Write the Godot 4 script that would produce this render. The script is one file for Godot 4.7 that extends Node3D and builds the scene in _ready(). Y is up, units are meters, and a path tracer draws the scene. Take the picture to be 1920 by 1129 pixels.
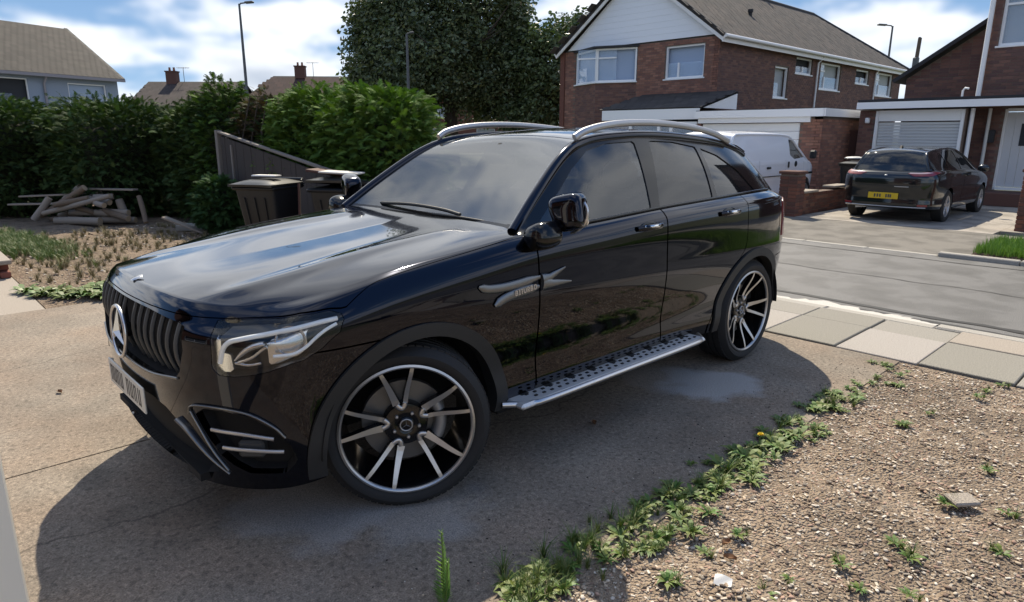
extends Node3D
# A black SUV on a concrete drive in a suburban street. World axes follow the street: x along the road, y up, z from the road towards the viewer's house; metres.

var M := {}
var rng := RandomNumberGenerator.new()
var taken := {}

func _ready() -> void:
	rng.seed = 7
	var cam := Camera3D.new()
	cam.name = "camera"
	cam.transform = Transform3D(Basis(Vector3(0.6872, 0.003, -0.7265).normalized(), Vector3(-0.177, 0.9706, -0.1634).normalized(), Vector3(0.7047, 0.2408, 0.6675).normalized()).orthonormalized(), Vector3(3.115, 1.5835, 1.539))
	cam.fov = 48.61
	cam.near = 0.05
	cam.far = 600.0
	add_child(cam)
	cam.current = true
	var env := Environment.new()
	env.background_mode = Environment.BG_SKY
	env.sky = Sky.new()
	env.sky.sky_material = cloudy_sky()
	env.tonemap_mode = Environment.TONE_MAPPER_LINEAR
	env.tonemap_exposure = 1.36
	env.sdfgi_enabled = true
	env.ssao_enabled = true
	env.ssil_enabled = true
	var we := WorldEnvironment.new()
	we.name = "environment"
	we.environment = env
	add_child(we)
	var sun := DirectionalLight3D.new()
	sun.name = "sun"
	sun.light_color = Color(1.0, 0.95, 0.86)
	sun.light_energy = 1.6
	sun.light_angular_distance = 0.5
	sun.shadow_enabled = true
	sun.basis = Basis.looking_at(Vector3(0.645, -1.0, 0.54), Vector3.UP)
	add_child(sun)
	make_materials()
	build_ground()
	build_houses()
	build_street()
	build_trees()
	build_suv()
	build_vehicles()
	build_garden()
	build_small_things()

# ---------------------------------------------------------------- sky
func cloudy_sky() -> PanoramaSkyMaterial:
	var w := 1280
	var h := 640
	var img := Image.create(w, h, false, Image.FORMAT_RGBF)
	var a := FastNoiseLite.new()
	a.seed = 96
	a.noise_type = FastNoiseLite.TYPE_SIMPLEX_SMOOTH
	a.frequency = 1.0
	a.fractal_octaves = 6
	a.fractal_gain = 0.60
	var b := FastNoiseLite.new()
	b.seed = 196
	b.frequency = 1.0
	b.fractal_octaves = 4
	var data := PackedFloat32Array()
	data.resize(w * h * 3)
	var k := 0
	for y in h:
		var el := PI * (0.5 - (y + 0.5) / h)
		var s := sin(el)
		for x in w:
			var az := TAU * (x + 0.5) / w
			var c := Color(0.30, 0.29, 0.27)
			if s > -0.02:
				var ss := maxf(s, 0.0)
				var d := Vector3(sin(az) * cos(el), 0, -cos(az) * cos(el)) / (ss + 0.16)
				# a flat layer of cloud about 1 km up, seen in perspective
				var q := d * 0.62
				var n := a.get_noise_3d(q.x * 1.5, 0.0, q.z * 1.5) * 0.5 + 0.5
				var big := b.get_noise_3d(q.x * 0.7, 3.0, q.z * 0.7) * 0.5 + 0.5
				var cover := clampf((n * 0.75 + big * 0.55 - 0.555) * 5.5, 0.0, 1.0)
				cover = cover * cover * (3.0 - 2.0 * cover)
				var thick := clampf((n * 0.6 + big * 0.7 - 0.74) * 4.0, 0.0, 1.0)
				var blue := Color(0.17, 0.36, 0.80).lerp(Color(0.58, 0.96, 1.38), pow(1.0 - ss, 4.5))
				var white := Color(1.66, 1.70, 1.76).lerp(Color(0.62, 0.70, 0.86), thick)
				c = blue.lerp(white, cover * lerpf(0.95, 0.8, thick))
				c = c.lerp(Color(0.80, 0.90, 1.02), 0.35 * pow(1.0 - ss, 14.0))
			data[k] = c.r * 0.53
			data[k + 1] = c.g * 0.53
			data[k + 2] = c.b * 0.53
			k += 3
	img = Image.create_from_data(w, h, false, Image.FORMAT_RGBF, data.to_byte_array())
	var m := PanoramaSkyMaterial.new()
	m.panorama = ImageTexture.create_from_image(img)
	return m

# ---------------------------------------------------------------- mesh building
class MB:
	var v := PackedVector3Array()
	var n := PackedVector3Array()
	var c := PackedColorArray()
	var uv := PackedVector2Array()
	var col := Color(1, 1, 1)
	var T := Transform3D()

	func t3(a: Vector3, b: Vector3, d: Vector3, na: Vector3, nb: Vector3, nd: Vector3) -> void:
		a = T * a
		b = T * b
		d = T * d
		na = (T.basis * na).normalized()
		nb = (T.basis * nb).normalized()
		nd = (T.basis * nd).normalized()
		if (b - a).cross(d - a).dot(na + nb + nd) > 0.0:
			v.append_array([a, d, b])
			n.append_array([na, nd, nb])
		else:
			v.append_array([a, b, d])
			n.append_array([na, nb, nd])
		c.append_array([col, col, col])

	func flat(a: Vector3, b: Vector3, d: Vector3, out: Vector3) -> void:
		var m := (b - a).cross(d - a)
		if m.length_squared() < 1e-18:
			return
		m = m.normalized()
		if m.dot(out) < 0.0:
			m = -m
		t3(a, b, d, m, m, m)

	func quad(a: Vector3, b: Vector3, d: Vector3, e: Vector3, out: Vector3) -> void:
		flat(a, b, d, out)
		flat(a, d, e, out)

	func box(at: Vector3, size: Vector3, basis := Basis(), bevel := 0.0) -> void:
		var hs := size * 0.5
		var r := minf(bevel, minf(hs.x, minf(hs.y, hs.z)) * 0.9)
		for ax in 3:
			for sg in [-1.0, 1.0]:
				var u := (ax + 1) % 3
				var w := (ax + 2) % 3
				var ps := []
				for q in [[-1, -1], [1, -1], [1, 1], [-1, 1]]:
					var p := Vector3()
					p[ax] = sg * hs[ax]
					p[u] = q[0] * (hs[u] - r)
					p[w] = q[1] * (hs[w] - r)
					ps.append(at + basis * p)
				var nn := Vector3()
				nn[ax] = sg
				quad(ps[0], ps[1], ps[2], ps[3], basis * nn)
		if r <= 0.0:
			return
		for ax in 3:
			var u := (ax + 1) % 3
			var w := (ax + 2) % 3
			for su in [-1.0, 1.0]:
				for sw in [-1.0, 1.0]:
					var ps := []
					for q in [[-1, 0], [1, 0], [1, 1], [-1, 1]]:
						var p := Vector3()
						p[ax] = q[0] * (hs[ax] - r)
						p[u] = su * (hs[u] - (r if q[1] == 1 else 0.0))
						p[w] = sw * (hs[w] - (0.0 if q[1] == 1 else r))
						ps.append(at + basis * p)
					var nn := Vector3()
					nn[u] = su
					nn[w] = sw
					quad(ps[0], ps[1], ps[2], ps[3], basis * nn)
		for sx in [-1.0, 1.0]:
			for sy in [-1.0, 1.0]:
				for sz in [-1.0, 1.0]:
					var s := Vector3(sx, sy, sz)
					flat(at + basis * (s * (hs - Vector3(0, r, r))), at + basis * (s * (hs - Vector3(r, 0, r))), at + basis * (s * (hs - Vector3(r, r, 0))), basis * s)

	func bar(a: Vector3, b: Vector3, w: float, h: float, up := Vector3.UP, bevel := 0.0) -> void:
		var z := (b - a).normalized()
		var x := up.cross(z)
		if x.length() < 0.01:
			x = Vector3.RIGHT.cross(z)
		x = x.normalized()
		box((a + b) * 0.5, Vector3(w, h, (b - a).length()), Basis(x, z.cross(x), z), bevel)

	func tube(path: PackedVector3Array, rad, sides := 8, caps := true, squash := 1.0, up := Vector3.UP) -> void:
		var np := path.size()
		var rings := []
		var dirs := []
		var prev := Vector3.ZERO
		for i in np:
			var z := (path[mini(i + 1, np - 1)] - path[maxi(i - 1, 0)]).normalized()
			var x: Vector3
			if prev == Vector3.ZERO:
				x = up.cross(z)
				if x.length() < 0.05:
					x = Vector3.RIGHT.cross(z)
			else:
				x = prev - z * prev.dot(z)
			x = x.normalized()
			prev = x
			var y := z.cross(x)
			var r: float = rad[i] if rad is PackedFloat32Array or rad is Array else rad
			var ring := []
			var dd := []
			for k in sides:
				var t := TAU * k / sides
				ring.append(path[i] + x * cos(t) * r + y * sin(t) * r * squash)
				dd.append((x * cos(t) * squash + y * sin(t)).normalized())
			rings.append(ring)
			dirs.append(dd)
		for i in np - 1:
			for k in sides:
				var j := (k + 1) % sides
				t3(rings[i][k], rings[i + 1][k], rings[i + 1][j], dirs[i][k], dirs[i + 1][k], dirs[i + 1][j])
				t3(rings[i][k], rings[i + 1][j], rings[i][j], dirs[i][k], dirs[i + 1][j], dirs[i][j])
		if caps:
			for e in [0, np - 1]:
				var z := (path[1] - path[0]) * -1.0 if e == 0 else path[np - 1] - path[np - 2]
				for k in range(1, sides - 1):
					flat(rings[e][0], rings[e][k], rings[e][k + 1], z)

	# profile points (radius, height along the axis y of B), turned about that axis
	func lathe(prof: PackedVector2Array, at: Vector3, B := Basis(), sides := 32, smooth_deg := 35.0, from := 0.0, to := TAU) -> void:
		var np := prof.size()
		var ns := []
		for i in np - 1:
			var d := prof[i + 1] - prof[i]
			ns.append(Vector2(d.y, -d.x).normalized())
		for i in np - 1:
			var n0: Vector2 = ns[i]
			var n1: Vector2 = ns[i]
			if i > 0 and ns[i - 1].dot(ns[i]) > cos(deg_to_rad(smooth_deg)):
				n0 = (ns[i - 1] + ns[i]).normalized()
			if i < np - 2 and ns[i + 1].dot(ns[i]) > cos(deg_to_rad(smooth_deg)):
				n1 = (ns[i + 1] + ns[i]).normalized()
			for k in sides:
				var t0 := from + (to - from) * k / sides
				var t1 := from + (to - from) * (k + 1) / sides
				var e0 := Vector3(cos(t0), 0, sin(t0))
				var e1 := Vector3(cos(t1), 0, sin(t1))
				var a := at + B * (e0 * prof[i].x + Vector3(0, prof[i].y, 0))
				var b := at + B * (e0 * prof[i + 1].x + Vector3(0, prof[i + 1].y, 0))
				var d := at + B * (e1 * prof[i + 1].x + Vector3(0, prof[i + 1].y, 0))
				var e := at + B * (e1 * prof[i].x + Vector3(0, prof[i].y, 0))
				var na := B * (e0 * n0.x + Vector3(0, n0.y, 0))
				var nb := B * (e0 * n1.x + Vector3(0, n1.y, 0))
				var nd := B * (e1 * n1.x + Vector3(0, n1.y, 0))
				var ne := B * (e1 * n0.x + Vector3(0, n0.y, 0))
				if prof[i + 1].x > 1e-6:
					t3(a, b, d, na, nb, nd)
				if prof[i].x > 1e-6:
					t3(a, d, e, na, nd, ne)

	# a flat outline in the x-y plane of X, given depth along its z
	func prism(poly: PackedVector2Array, depth: float, X := Transform3D()) -> void:
		var idx := Geometry2D.triangulate_polygon(poly)
		var zf := X.basis.z
		for k in range(0, idx.size(), 3):
			var p := []
			for m in 3:
				p.append(Vector3(poly[idx[k + m]].x, poly[idx[k + m]].y, 0))
			flat(X * (p[0] + Vector3(0, 0, depth)), X * (p[1] + Vector3(0, 0, depth)), X * (p[2] + Vector3(0, 0, depth)), zf)
			flat(X * p[0], X * p[1], X * p[2], -zf)
		var cw := Geometry2D.is_polygon_clockwise(poly)
		for i in poly.size():
			var a := poly[i]
			var b := poly[(i + 1) % poly.size()]
			var o := Vector2(b.y - a.y, a.x - b.x)
			if cw:
				o = -o
			quad(X * Vector3(a.x, a.y, 0), X * Vector3(b.x, b.y, 0), X * Vector3(b.x, b.y, depth), X * Vector3(a.x, a.y, depth), X.basis * Vector3(o.x, o.y, 0))

	func ellipsoid(at: Vector3, r: Vector3, B := Basis(), nu := 16, nv := 10, wob: FastNoiseLite = null, amt := 0.0) -> void:
		var ps := []
		var nn := []
		for i in nv + 1:
			var ph := PI * i / nv
			for k in nu + 1:
				var t := TAU * (k % nu) / nu
				var e := Vector3(sin(ph) * cos(t), cos(ph), sin(ph) * sin(t))
				var f := 1.0
				if wob:
					f += wob.get_noise_3dv(e * 3.0 + at) * amt
				ps.append(at + B * (e * r * f))
				nn.append(B * (e / r).normalized())
		for i in nv:
			for k in nu:
				var a := i * (nu + 1) + k
				var b := a + nu + 1
				t3(ps[a], ps[b], ps[b + 1], nn[a], nn[b], nn[b + 1])
				t3(ps[a], ps[b + 1], ps[a + 1], nn[a], nn[b + 1], nn[a + 1])

	# a box with swollen, rounded faces: e = 1 ellipsoid, smaller = squarer
	func rounded(at: Vector3, r: Vector3, B := Basis(), e := 0.6, nu := 28, nv := 18, taper := Vector3.ZERO) -> void:
		var ps := []
		var nn := []
		for i in nv + 1:
			var ph := PI * i / nv - PI / 2
			for k in nu + 1:
				var t := TAU * (k % nu) / nu
				var c := signf(cos(ph)) * pow(absf(cos(ph)), e)
				var q := Vector3(c * signf(cos(t)) * pow(absf(cos(t)), e), signf(sin(ph)) * pow(absf(sin(ph)), e), c * signf(sin(t)) * pow(absf(sin(t)), e))
				var f := 1.0 + taper.x * q.x + taper.y * q.y + taper.z * q.z
				var g := Vector3(pow(absf(q.x), 2.0 / e - 1.0) * signf(q.x), pow(absf(q.y), 2.0 / e - 1.0) * signf(q.y), pow(absf(q.z), 2.0 / e - 1.0) * signf(q.z))
				ps.append(at + B * (q * r * f))
				nn.append(B * (g / r).normalized())
		for i in nv:
			for k in nu:
				var a := i * (nu + 1) + k
				var b := a + nu + 1
				t3(ps[a], ps[b], ps[b + 1], nn[a], nn[b], nn[b + 1])
				t3(ps[a], ps[b + 1], ps[a + 1], nn[a], nn[b + 1], nn[a + 1])

	func mesh() -> ArrayMesh:
		var arr := []
		arr.resize(Mesh.ARRAY_MAX)
		arr[Mesh.ARRAY_VERTEX] = v
		arr[Mesh.ARRAY_NORMAL] = n
		arr[Mesh.ARRAY_COLOR] = c
		if uv.size() == v.size():
			arr[Mesh.ARRAY_TEX_UV] = uv
		var m := ArrayMesh.new()
		if v.size() > 0:
			m.add_surface_from_arrays(Mesh.PRIMITIVE_TRIANGLES, arr)
		return m

func numbered(called: String, parent: Node) -> String:
	var key := str(parent.get_instance_id()) + called
	var k: int = taken.get(key, 0)
	taken[key] = k + 1
	return called if k == 0 else "%s_%03d" % [called, k]

func tag(o: Node, label := "", category := "", group := "", kind := "") -> Node:
	if label:
		o.set_meta("label", label)
	if category:
		o.set_meta("category", category)
	if group:
		o.set_meta("group", group)
	if kind:
		o.set_meta("kind", kind)
	return o

func put(called: String, mesh: Mesh, mat: Material, parent: Node = null, X := Transform3D()) -> MeshInstance3D:
	if parent == null:
		parent = self
	var o := MeshInstance3D.new()
	o.name = numbered(called, parent)
	o.mesh = mesh
	o.material_override = mat
	o.transform = X
	parent.add_child(o, true)
	return o

func obj(called: String, mb: MB, mat: Material, parent: Node = null, X := Transform3D()) -> MeshInstance3D:
	return put(called, mb.mesh(), mat, parent, X)

func thing(called: String, label: String, category: String, at := Vector3.ZERO, turn := 0.0, group := "") -> Node3D:
	var o := Node3D.new()
	o.name = numbered(called, self)
	o.position = at
	o.rotation.y = turn
	add_child(o, true)
	tag(o, label, category, group)
	return o

func copy_of(root: Node3D, at: Vector3, turn: float, label: String, group := "") -> Node3D:
	var base := String(root.name)
	if base.length() > 4 and base[-4] == "_" and base.right(3).is_valid_int():
		base = base.left(-4)
	var r: Node3D = root.duplicate()
	r.name = numbered(base, self)
	add_child(r, true)
	r.position = at
	r.rotation.y = turn
	r.set_meta("label", label)
	if group:
		r.set_meta("group", group)
	return r

func scatter(called: String, mesh: Mesh, mat: Material, xs: Array, parent: Node = null, cols: Array = []) -> MultiMeshInstance3D:
	if parent == null:
		parent = self
	var mm := MultiMesh.new()
	mm.transform_format = MultiMesh.TRANSFORM_3D
	mm.use_colors = cols.size() > 0
	mm.mesh = mesh
	mm.instance_count = xs.size()
	for i in xs.size():
		mm.set_instance_transform(i, xs[i])
		if cols.size():
			mm.set_instance_color(i, cols[i])
	var o := MultiMeshInstance3D.new()
	o.name = numbered(called, parent)
	o.multimesh = mm
	o.material_override = mat
	parent.add_child(o, true)
	o.set_meta("kind", "stuff")
	return o

# ---------------------------------------------------------------- materials
func lin(r: float, g: float, b: float, a := 1.0) -> Color:
	var c := Color(r, g, b).linear_to_srgb()
	c.a = a
	return c

func mat(called: String, r: float, g: float, b: float, rough := 0.7, metal := 0.0) -> StandardMaterial3D:
	var m := StandardMaterial3D.new()
	m.resource_name = called
	m.albedo_color = lin(r, g, b)
	m.roughness = rough
	m.metallic = metal
	M[called] = m
	return m

func noise_tex(seed_: int, freq: float, ramp: Array, octaves := 5, size := 512, kind := FastNoiseLite.TYPE_SIMPLEX_SMOOTH, cell := false) -> NoiseTexture2D:
	var f := FastNoiseLite.new()
	f.seed = seed_
	f.frequency = freq
	f.noise_type = FastNoiseLite.TYPE_CELLULAR if cell else kind
	f.fractal_octaves = octaves
	if cell:
		f.fractal_type = FastNoiseLite.FRACTAL_NONE
	var t := NoiseTexture2D.new()
	t.width = size
	t.height = size
	t.seamless = true
	t.noise = f
	if ramp.size():
		var g := Gradient.new()
		var off := PackedFloat32Array()
		var cs := PackedColorArray()
		for r in ramp:
			off.append(r[0])
			cs.append(lin(r[1], r[2], r[3]))
		g.offsets = off
		g.colors = cs
		t.color_ramp = g
	return t

func grain(m: StandardMaterial3D, tex: Texture2D, scale: float, bump: Texture2D = null, depth := 0.3) -> StandardMaterial3D:
	m.albedo_texture = tex
	m.albedo_color = Color(1, 1, 1)
	m.uv1_triplanar = true
	m.uv1_world_triplanar = true
	m.uv1_scale = Vector3.ONE * scale
	if bump:
		m.heightmap_enabled = true
		m.heightmap_texture = bump
		m.heightmap_scale = depth
	return m

func tinted(called: String, tex: Texture2D, scale: float, r: float, g: float, b: float, rough: float, bump: Texture2D = null, depth := 0.3) -> StandardMaterial3D:
	var m := mat(called, r, g, b, rough)
	grain(m, tex, scale, bump, depth)
	m.albedo_color = lin(r, g, b)
	return m

func glass(called: String, r: float, g: float, b: float, alpha: float) -> StandardMaterial3D:
	var m := mat(called, r, g, b, 0.02)
	m.albedo_color.a = alpha
	m.transparency = BaseMaterial3D.TRANSPARENCY_ALPHA
	m.metallic_specular = 0.6
	return m

func make_materials() -> void:
	var paint := mat("black_paint", 0.004, 0.006, 0.016, 0.10, 1.0)
	paint.clearcoat_enabled = true
	paint.clearcoat = 0.75
	paint.clearcoat_roughness = 0.02
	paint.metallic_specular = 0.16
	var p2 := mat("dark_paint", 0.010, 0.013, 0.016, 0.2, 0.4)
	p2.clearcoat_enabled = true
	p2.clearcoat = 1.0
	p2.clearcoat_roughness = 0.04
	var p3 := mat("van_paint", 0.80, 0.82, 0.87, 0.35)
	p3.clearcoat_enabled = true
	p3.clearcoat = 0.8
	p3.clearcoat_roughness = 0.1
	mat("gloss_black", 0.006, 0.006, 0.007, 0.12)
	mat("black_plastic", 0.016, 0.017, 0.018, 0.55)
	mat("trim_grey", 0.045, 0.048, 0.052, 0.5)
	mat("dark_void", 0.006, 0.006, 0.007, 0.9)
	mat("rubber", 0.014, 0.014, 0.015, 0.75)
	mat("silver", 0.62, 0.62, 0.63, 0.28, 0.95)
	mat("satin_silver", 0.50, 0.50, 0.51, 0.42, 0.85)
	mat("alloy_face", 0.55, 0.54, 0.53, 0.36, 0.9)
	mat("chrome", 0.82, 0.82, 0.83, 0.08, 1.0)
	mat("dark_chrome", 0.20, 0.20, 0.20, 0.30, 0.9)
	mat("lamp_silver", 0.62, 0.62, 0.61, 0.22, 0.9)
	mat("lamp_dark", 0.035, 0.035, 0.036, 0.25, 0.2)
	mat("light_guide", 0.82, 0.84, 0.83, 0.2)
	mat("louvre_grey", 0.22, 0.225, 0.23, 0.35, 0.8)
	mat("step_metal", 0.72, 0.72, 0.72, 0.5, 0.6)
	mat("cast_iron", 0.16, 0.155, 0.15, 0.5, 0.7)
	mat("caliper", 0.30, 0.30, 0.30, 0.45, 0.5)
	mat("seat_leather", 0.05, 0.052, 0.055, 0.6)
	mat("dash", 0.012, 0.013, 0.015, 0.8)
	mat("plate_white", 0.62, 0.62, 0.58, 0.4)
	mat("plate_yellow", 0.62, 0.42, 0.02, 0.4)
	mat("plate_ink", 0.06, 0.06, 0.06, 0.5)
	var tl := mat("tail_red", 0.22, 0.012, 0.02, 0.12)
	tl.clearcoat_enabled = true
	mat("tail_clear", 0.55, 0.42, 0.44, 0.15)
	glass("clear_glass", 0.02, 0.028, 0.032, 0.45)
	glass("screen_glass", 0.012, 0.018, 0.02, 0.74)
	for k in ["screen_glass", "clear_glass"]:
		M[k].clearcoat_enabled = true
		M[k].clearcoat = 1.0
		M[k].clearcoat_roughness = 0.01
	M["screen_glass"].metallic_specular = 0.95
	M["clear_glass"].metallic_specular = 0.9
	glass("tint_glass", 0.012, 0.013, 0.015, 0.86)
	glass("lens_glass", 0.05, 0.05, 0.05, 0.02)
	make_ground_materials()

# ---------------------------------------------------------------- smooth sheet-metal surfaces and their panels
class Surf:
	var p := PackedVector3Array()
	var n := PackedVector3Array()
	var w := PackedVector2Array()
	var t := PackedInt32Array()

func sheet(f: Callable, us: PackedFloat32Array, vs: PackedFloat32Array, inside: Vector3) -> Surf:
	var s := Surf.new()
	var nu := us.size()
	var nv := vs.size()
	for u in us:
		for v in vs:
			s.p.append(f.call(u, v))
			s.w.append(Vector2(u, v))
	for i in nu:
		for k in nv:
			var du := s.p[mini(i + 1, nu - 1) * nv + k] - s.p[maxi(i - 1, 0) * nv + k]
			var dv := s.p[i * nv + mini(k + 1, nv - 1)] - s.p[i * nv + maxi(k - 1, 0)]
			var q := du.cross(dv)
			if q.length_squared() < 1e-16:
				q = s.p[i * nv + k] - inside
			q = q.normalized()
			if q.dot(s.p[i * nv + k] - inside) < 0.0:
				q = -q
			s.n.append(q)
	for i in nu - 1:
		for k in nv - 1:
			var a := i * nv + k
			s.t.append_array([a, a + nv, a + nv + 1, a, a + nv + 1, a + 1])
	return s

func span(a: float, b: float, n: int) -> PackedFloat32Array:
	var r := PackedFloat32Array()
	for i in n + 1:
		r.append(lerpf(a, b, float(i) / n))
	return r

func keep(s: Surf, f: Callable) -> Surf:
	var val := PackedFloat32Array()
	val.resize(s.p.size())
	for i in s.p.size():
		val[i] = f.call(s.p[i], s.w[i])
	var o := Surf.new()
	var whole := {}
	var cut := {}
	for k in range(0, s.t.size(), 3):
		var out := PackedInt32Array()
		var any := false
		for e in 3:
			if val[s.t[k + e]] > 0.0:
				any = true
		if not any:
			continue
		for e in 3:
			var a := s.t[k + e]
			var b := s.t[k + (e + 1) % 3]
			if val[a] > 0.0:
				if not whole.has(a):
					whole[a] = o.p.size()
					o.p.append(s.p[a])
					o.n.append(s.n[a])
					o.w.append(s.w[a])
				out.append(whole[a])
			if (val[a] > 0.0) != (val[b] > 0.0):
				var key := mini(a, b) * 4194304 + maxi(a, b)
				if not cut.has(key):
					cut[key] = o.p.size()
					var x := val[a] / (val[a] - val[b])
					o.p.append(s.p[a].lerp(s.p[b], x))
					o.n.append(s.n[a].lerp(s.n[b], x).normalized())
					o.w.append(s.w[a].lerp(s.w[b], x))
				out.append(cut[key])
		for e in range(1, out.size() - 1):
			o.t.append_array([out[0], out[e], out[e + 1]])
	return o

func inside_poly(q: Vector2, poly: PackedVector2Array) -> float:
	var best := 1e9
	var ins := false
	var m := poly.size()
	for i in m:
		var a := poly[i]
		var b := poly[(i + 1) % m]
		var ab := b - a
		var t := clampf((q - a).dot(ab) / maxf(ab.length_squared(), 1e-9), 0.0, 1.0)
		best = minf(best, q.distance_squared_to(a + ab * t))
		if (a.y > q.y) != (b.y > q.y) and q.x < (b.x - a.x) * (q.y - a.y) / (b.y - a.y) + a.x:
			ins = not ins
	return sqrt(best) if ins else -sqrt(best)

func lay(mb: MB, s: Surf, off := 0.0, thick := 0.012, flip := false) -> void:
	var edges := {}
	var sx := -1.0 if flip else 1.0
	var mir := Vector3(sx, 1, 1)
	for k in range(0, s.t.size(), 3):
		var q := []
		var nn := []
		for e in 3:
			var i := s.t[k + e]
			q.append((s.p[i] + s.n[i] * off) * mir)
			nn.append(s.n[i] * mir)
			if thick > 0.0:
				var j := s.t[k + (e + 1) % 3]
				var key := mini(i, j) * 4194304 + maxi(i, j)
				edges[key] = edges.get(key, 0) + 1
		mb.t3(q[0], q[1], q[2], nn[0], nn[1], nn[2])
	if thick <= 0.0:
		return
	for k in range(0, s.t.size(), 3):
		for e in 3:
			var i := s.t[k + e]
			var j := s.t[k + (e + 1) % 3]
			var o := s.t[k + (e + 2) % 3]
			if edges[mini(i, j) * 4194304 + maxi(i, j)] == 1:
				if absf(s.p[i].x) < 1e-4 and absf(s.p[j].x) < 1e-4:
					continue
				var a := (s.p[i] + s.n[i] * off) * mir
				var b := (s.p[j] + s.n[j] * off) * mir
				var out := ((s.p[i] + s.p[j]) * 0.5 - s.p[o]) * mir
				mb.quad(a, b, b - s.n[j] * mir * thick, a - s.n[i] * mir * thick, out)

func catmull(t: float) -> PackedFloat32Array:
	var t2 := t * t
	var t3 := t2 * t
	return PackedFloat32Array([-0.5 * t + t2 - 0.5 * t3, 1.0 - 2.5 * t2 + 1.5 * t3, 0.5 * t + 2.0 * t2 - 1.5 * t3, -0.5 * t2 + 0.5 * t3])

# smooth curve through points; x runs 0 .. size-1
func curve_at(c: PackedVector3Array, x: float) -> Vector3:
	var m := c.size()
	var i := clampi(int(floor(x)), 0, m - 2)
	var w := catmull(x - i)
	var a := c[i - 1] if i > 0 else c[0] * 2.0 - c[1]
	var b := c[i + 2] if i + 2 < m else c[m - 1] * 2.0 - c[m - 2]
	return a * w[0] + c[i] * w[1] + c[i + 1] * w[2] + b * w[3]

func smooth_path(c: PackedVector3Array, per := 6) -> PackedVector3Array:
	var r := PackedVector3Array()
	for k in (c.size() - 1) * per + 1:
		r.append(curve_at(c, float(k) / per))
	return r

func line_at(poly: Array, x: float) -> float:
	if x <= poly[0][0]:
		return poly[0][1]
	for i in poly.size() - 1:
		if x <= poly[i + 1][0]:
			return lerpf(poly[i][1], poly[i + 1][1], (x - poly[i][0]) / (poly[i + 1][0] - poly[i][0]))
	return poly[-1][1]

func V2(a: Array) -> PackedVector2Array:
	var r := PackedVector2Array()
	for i in range(0, a.size(), 2):
		r.append(Vector2(a[i], a[i + 1]))
	return r

func V3(a: Array) -> PackedVector3Array:
	var r := PackedVector3Array()
	for i in range(0, a.size(), 3):
		r.append(Vector3(a[i], a[i + 1], a[i + 2]))
	return r

# A car's lower body: plan outline stations from the nose round the left side to the tail, rows from the sill up to the crest.
class Body:
	var cp := []
	var nc := 0
	var nr := 9
	func ctrl(i: int, k: int) -> Vector3:
		var f := 1.0
		if i < 0:
			i = -i
			f = -1.0
		elif i >= nc:
			i = 2 * nc - 2 - i
			f = -1.0
		var q: Vector3
		if k < 0:
			q = cp[i][0] * 2.0 - cp[i][1]
		elif k >= nr:
			q = cp[i][nr - 1] * 2.0 - cp[i][nr - 2]
		else:
			q = cp[i][k]
		return Vector3(q.x * f, q.y, q.z)
	func w4(t: float) -> PackedFloat32Array:
		var t2 := t * t
		var t3 := t2 * t
		return PackedFloat32Array([-0.5 * t + t2 - 0.5 * t3, 1.0 - 2.5 * t2 + 1.5 * t3, 0.5 * t + 2.0 * t2 - 1.5 * t3, -0.5 * t2 + 0.5 * t3])
	func at(u: float, v: float) -> Vector3:
		var i := clampi(int(floor(u)), 0, nc - 2)
		var k := clampi(int(floor(v)), 0, nr - 2)
		var wu := w4(u - i)
		var wv := w4(v - k)
		var r := Vector3()
		for a in 4:
			var q := Vector3()
			for b in 4:
				q += ctrl(i - 1 + a, k - 1 + b) * wv[b]
			r += q * wu[a]
		if u <= 0.0:
			r.x = 0.0
		return r
	func nrm(u: float, v: float) -> Vector3:
		var du := at(minf(u + 0.05, nc - 1), v) - at(maxf(u - 0.05, 0.0), v)
		var dv := at(u, minf(v + 0.05, nr - 1)) - at(u, maxf(v - 0.05, 0.0))
		var q := du.cross(dv).normalized()
		var p := at(u, v)
		return q if q.dot(p - Vector3(0, p.y, -1.4)) > 0.0 else -q

# stations: xo, zo, crest x, y, z, bottom y, bottom inset; side: fractions for the shoulder rows
func make_body(st: Array, front: int, mid_z: float, ys: Array, shoulder: Array) -> Body:
	var b := Body.new()
	b.nc = st.size()
	for j in st.size():
		var s: Array = st[j]
		var a := Vector2(st[j - 1][0], st[j - 1][1]) if j > 0 else Vector2(-st[1][0], st[1][1])
		var d := Vector2(st[j + 1][0], st[j + 1][1]) if j < st.size() - 1 else Vector2(-st[j - 1][0], st[j - 1][1])
		var t := (d - a).normalized()
		var nn := Vector2(-t.y, t.x)
		if nn.dot(Vector2(s[0], s[1] - mid_z)) < 0.0:
			nn = -nn
		var nose := j < front
		var ins := [s[6], 0.018, 0.026 if j > front else 0.008, 0.010 if j > front else 0.0, 0.0, 0.004]
		var hs := [s[5], ys[0], ys[1], ys[2], minf(ys[3], s[3] - 0.18), ys[5] if nose else minf(ys[4], s[3] - 0.13)]
		var row := []
		for k in 6:
			row.append(Vector3(s[0] - nn.x * ins[k], hs[k], s[1] - nn.y * ins[k]))
		for q in ([[shoulder[2], 0.40], [shoulder[3], 0.70]] if nose else [[shoulder[0], 0.17], [shoulder[1], 0.52]]):
			row.append(Vector3(lerpf(s[0], s[2], q[1]), s[3] - q[0], lerpf(s[1], s[4], q[1])))
		row.append(Vector3(s[2], s[3], s[4]))
		b.cp.append(row)
	return b

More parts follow.
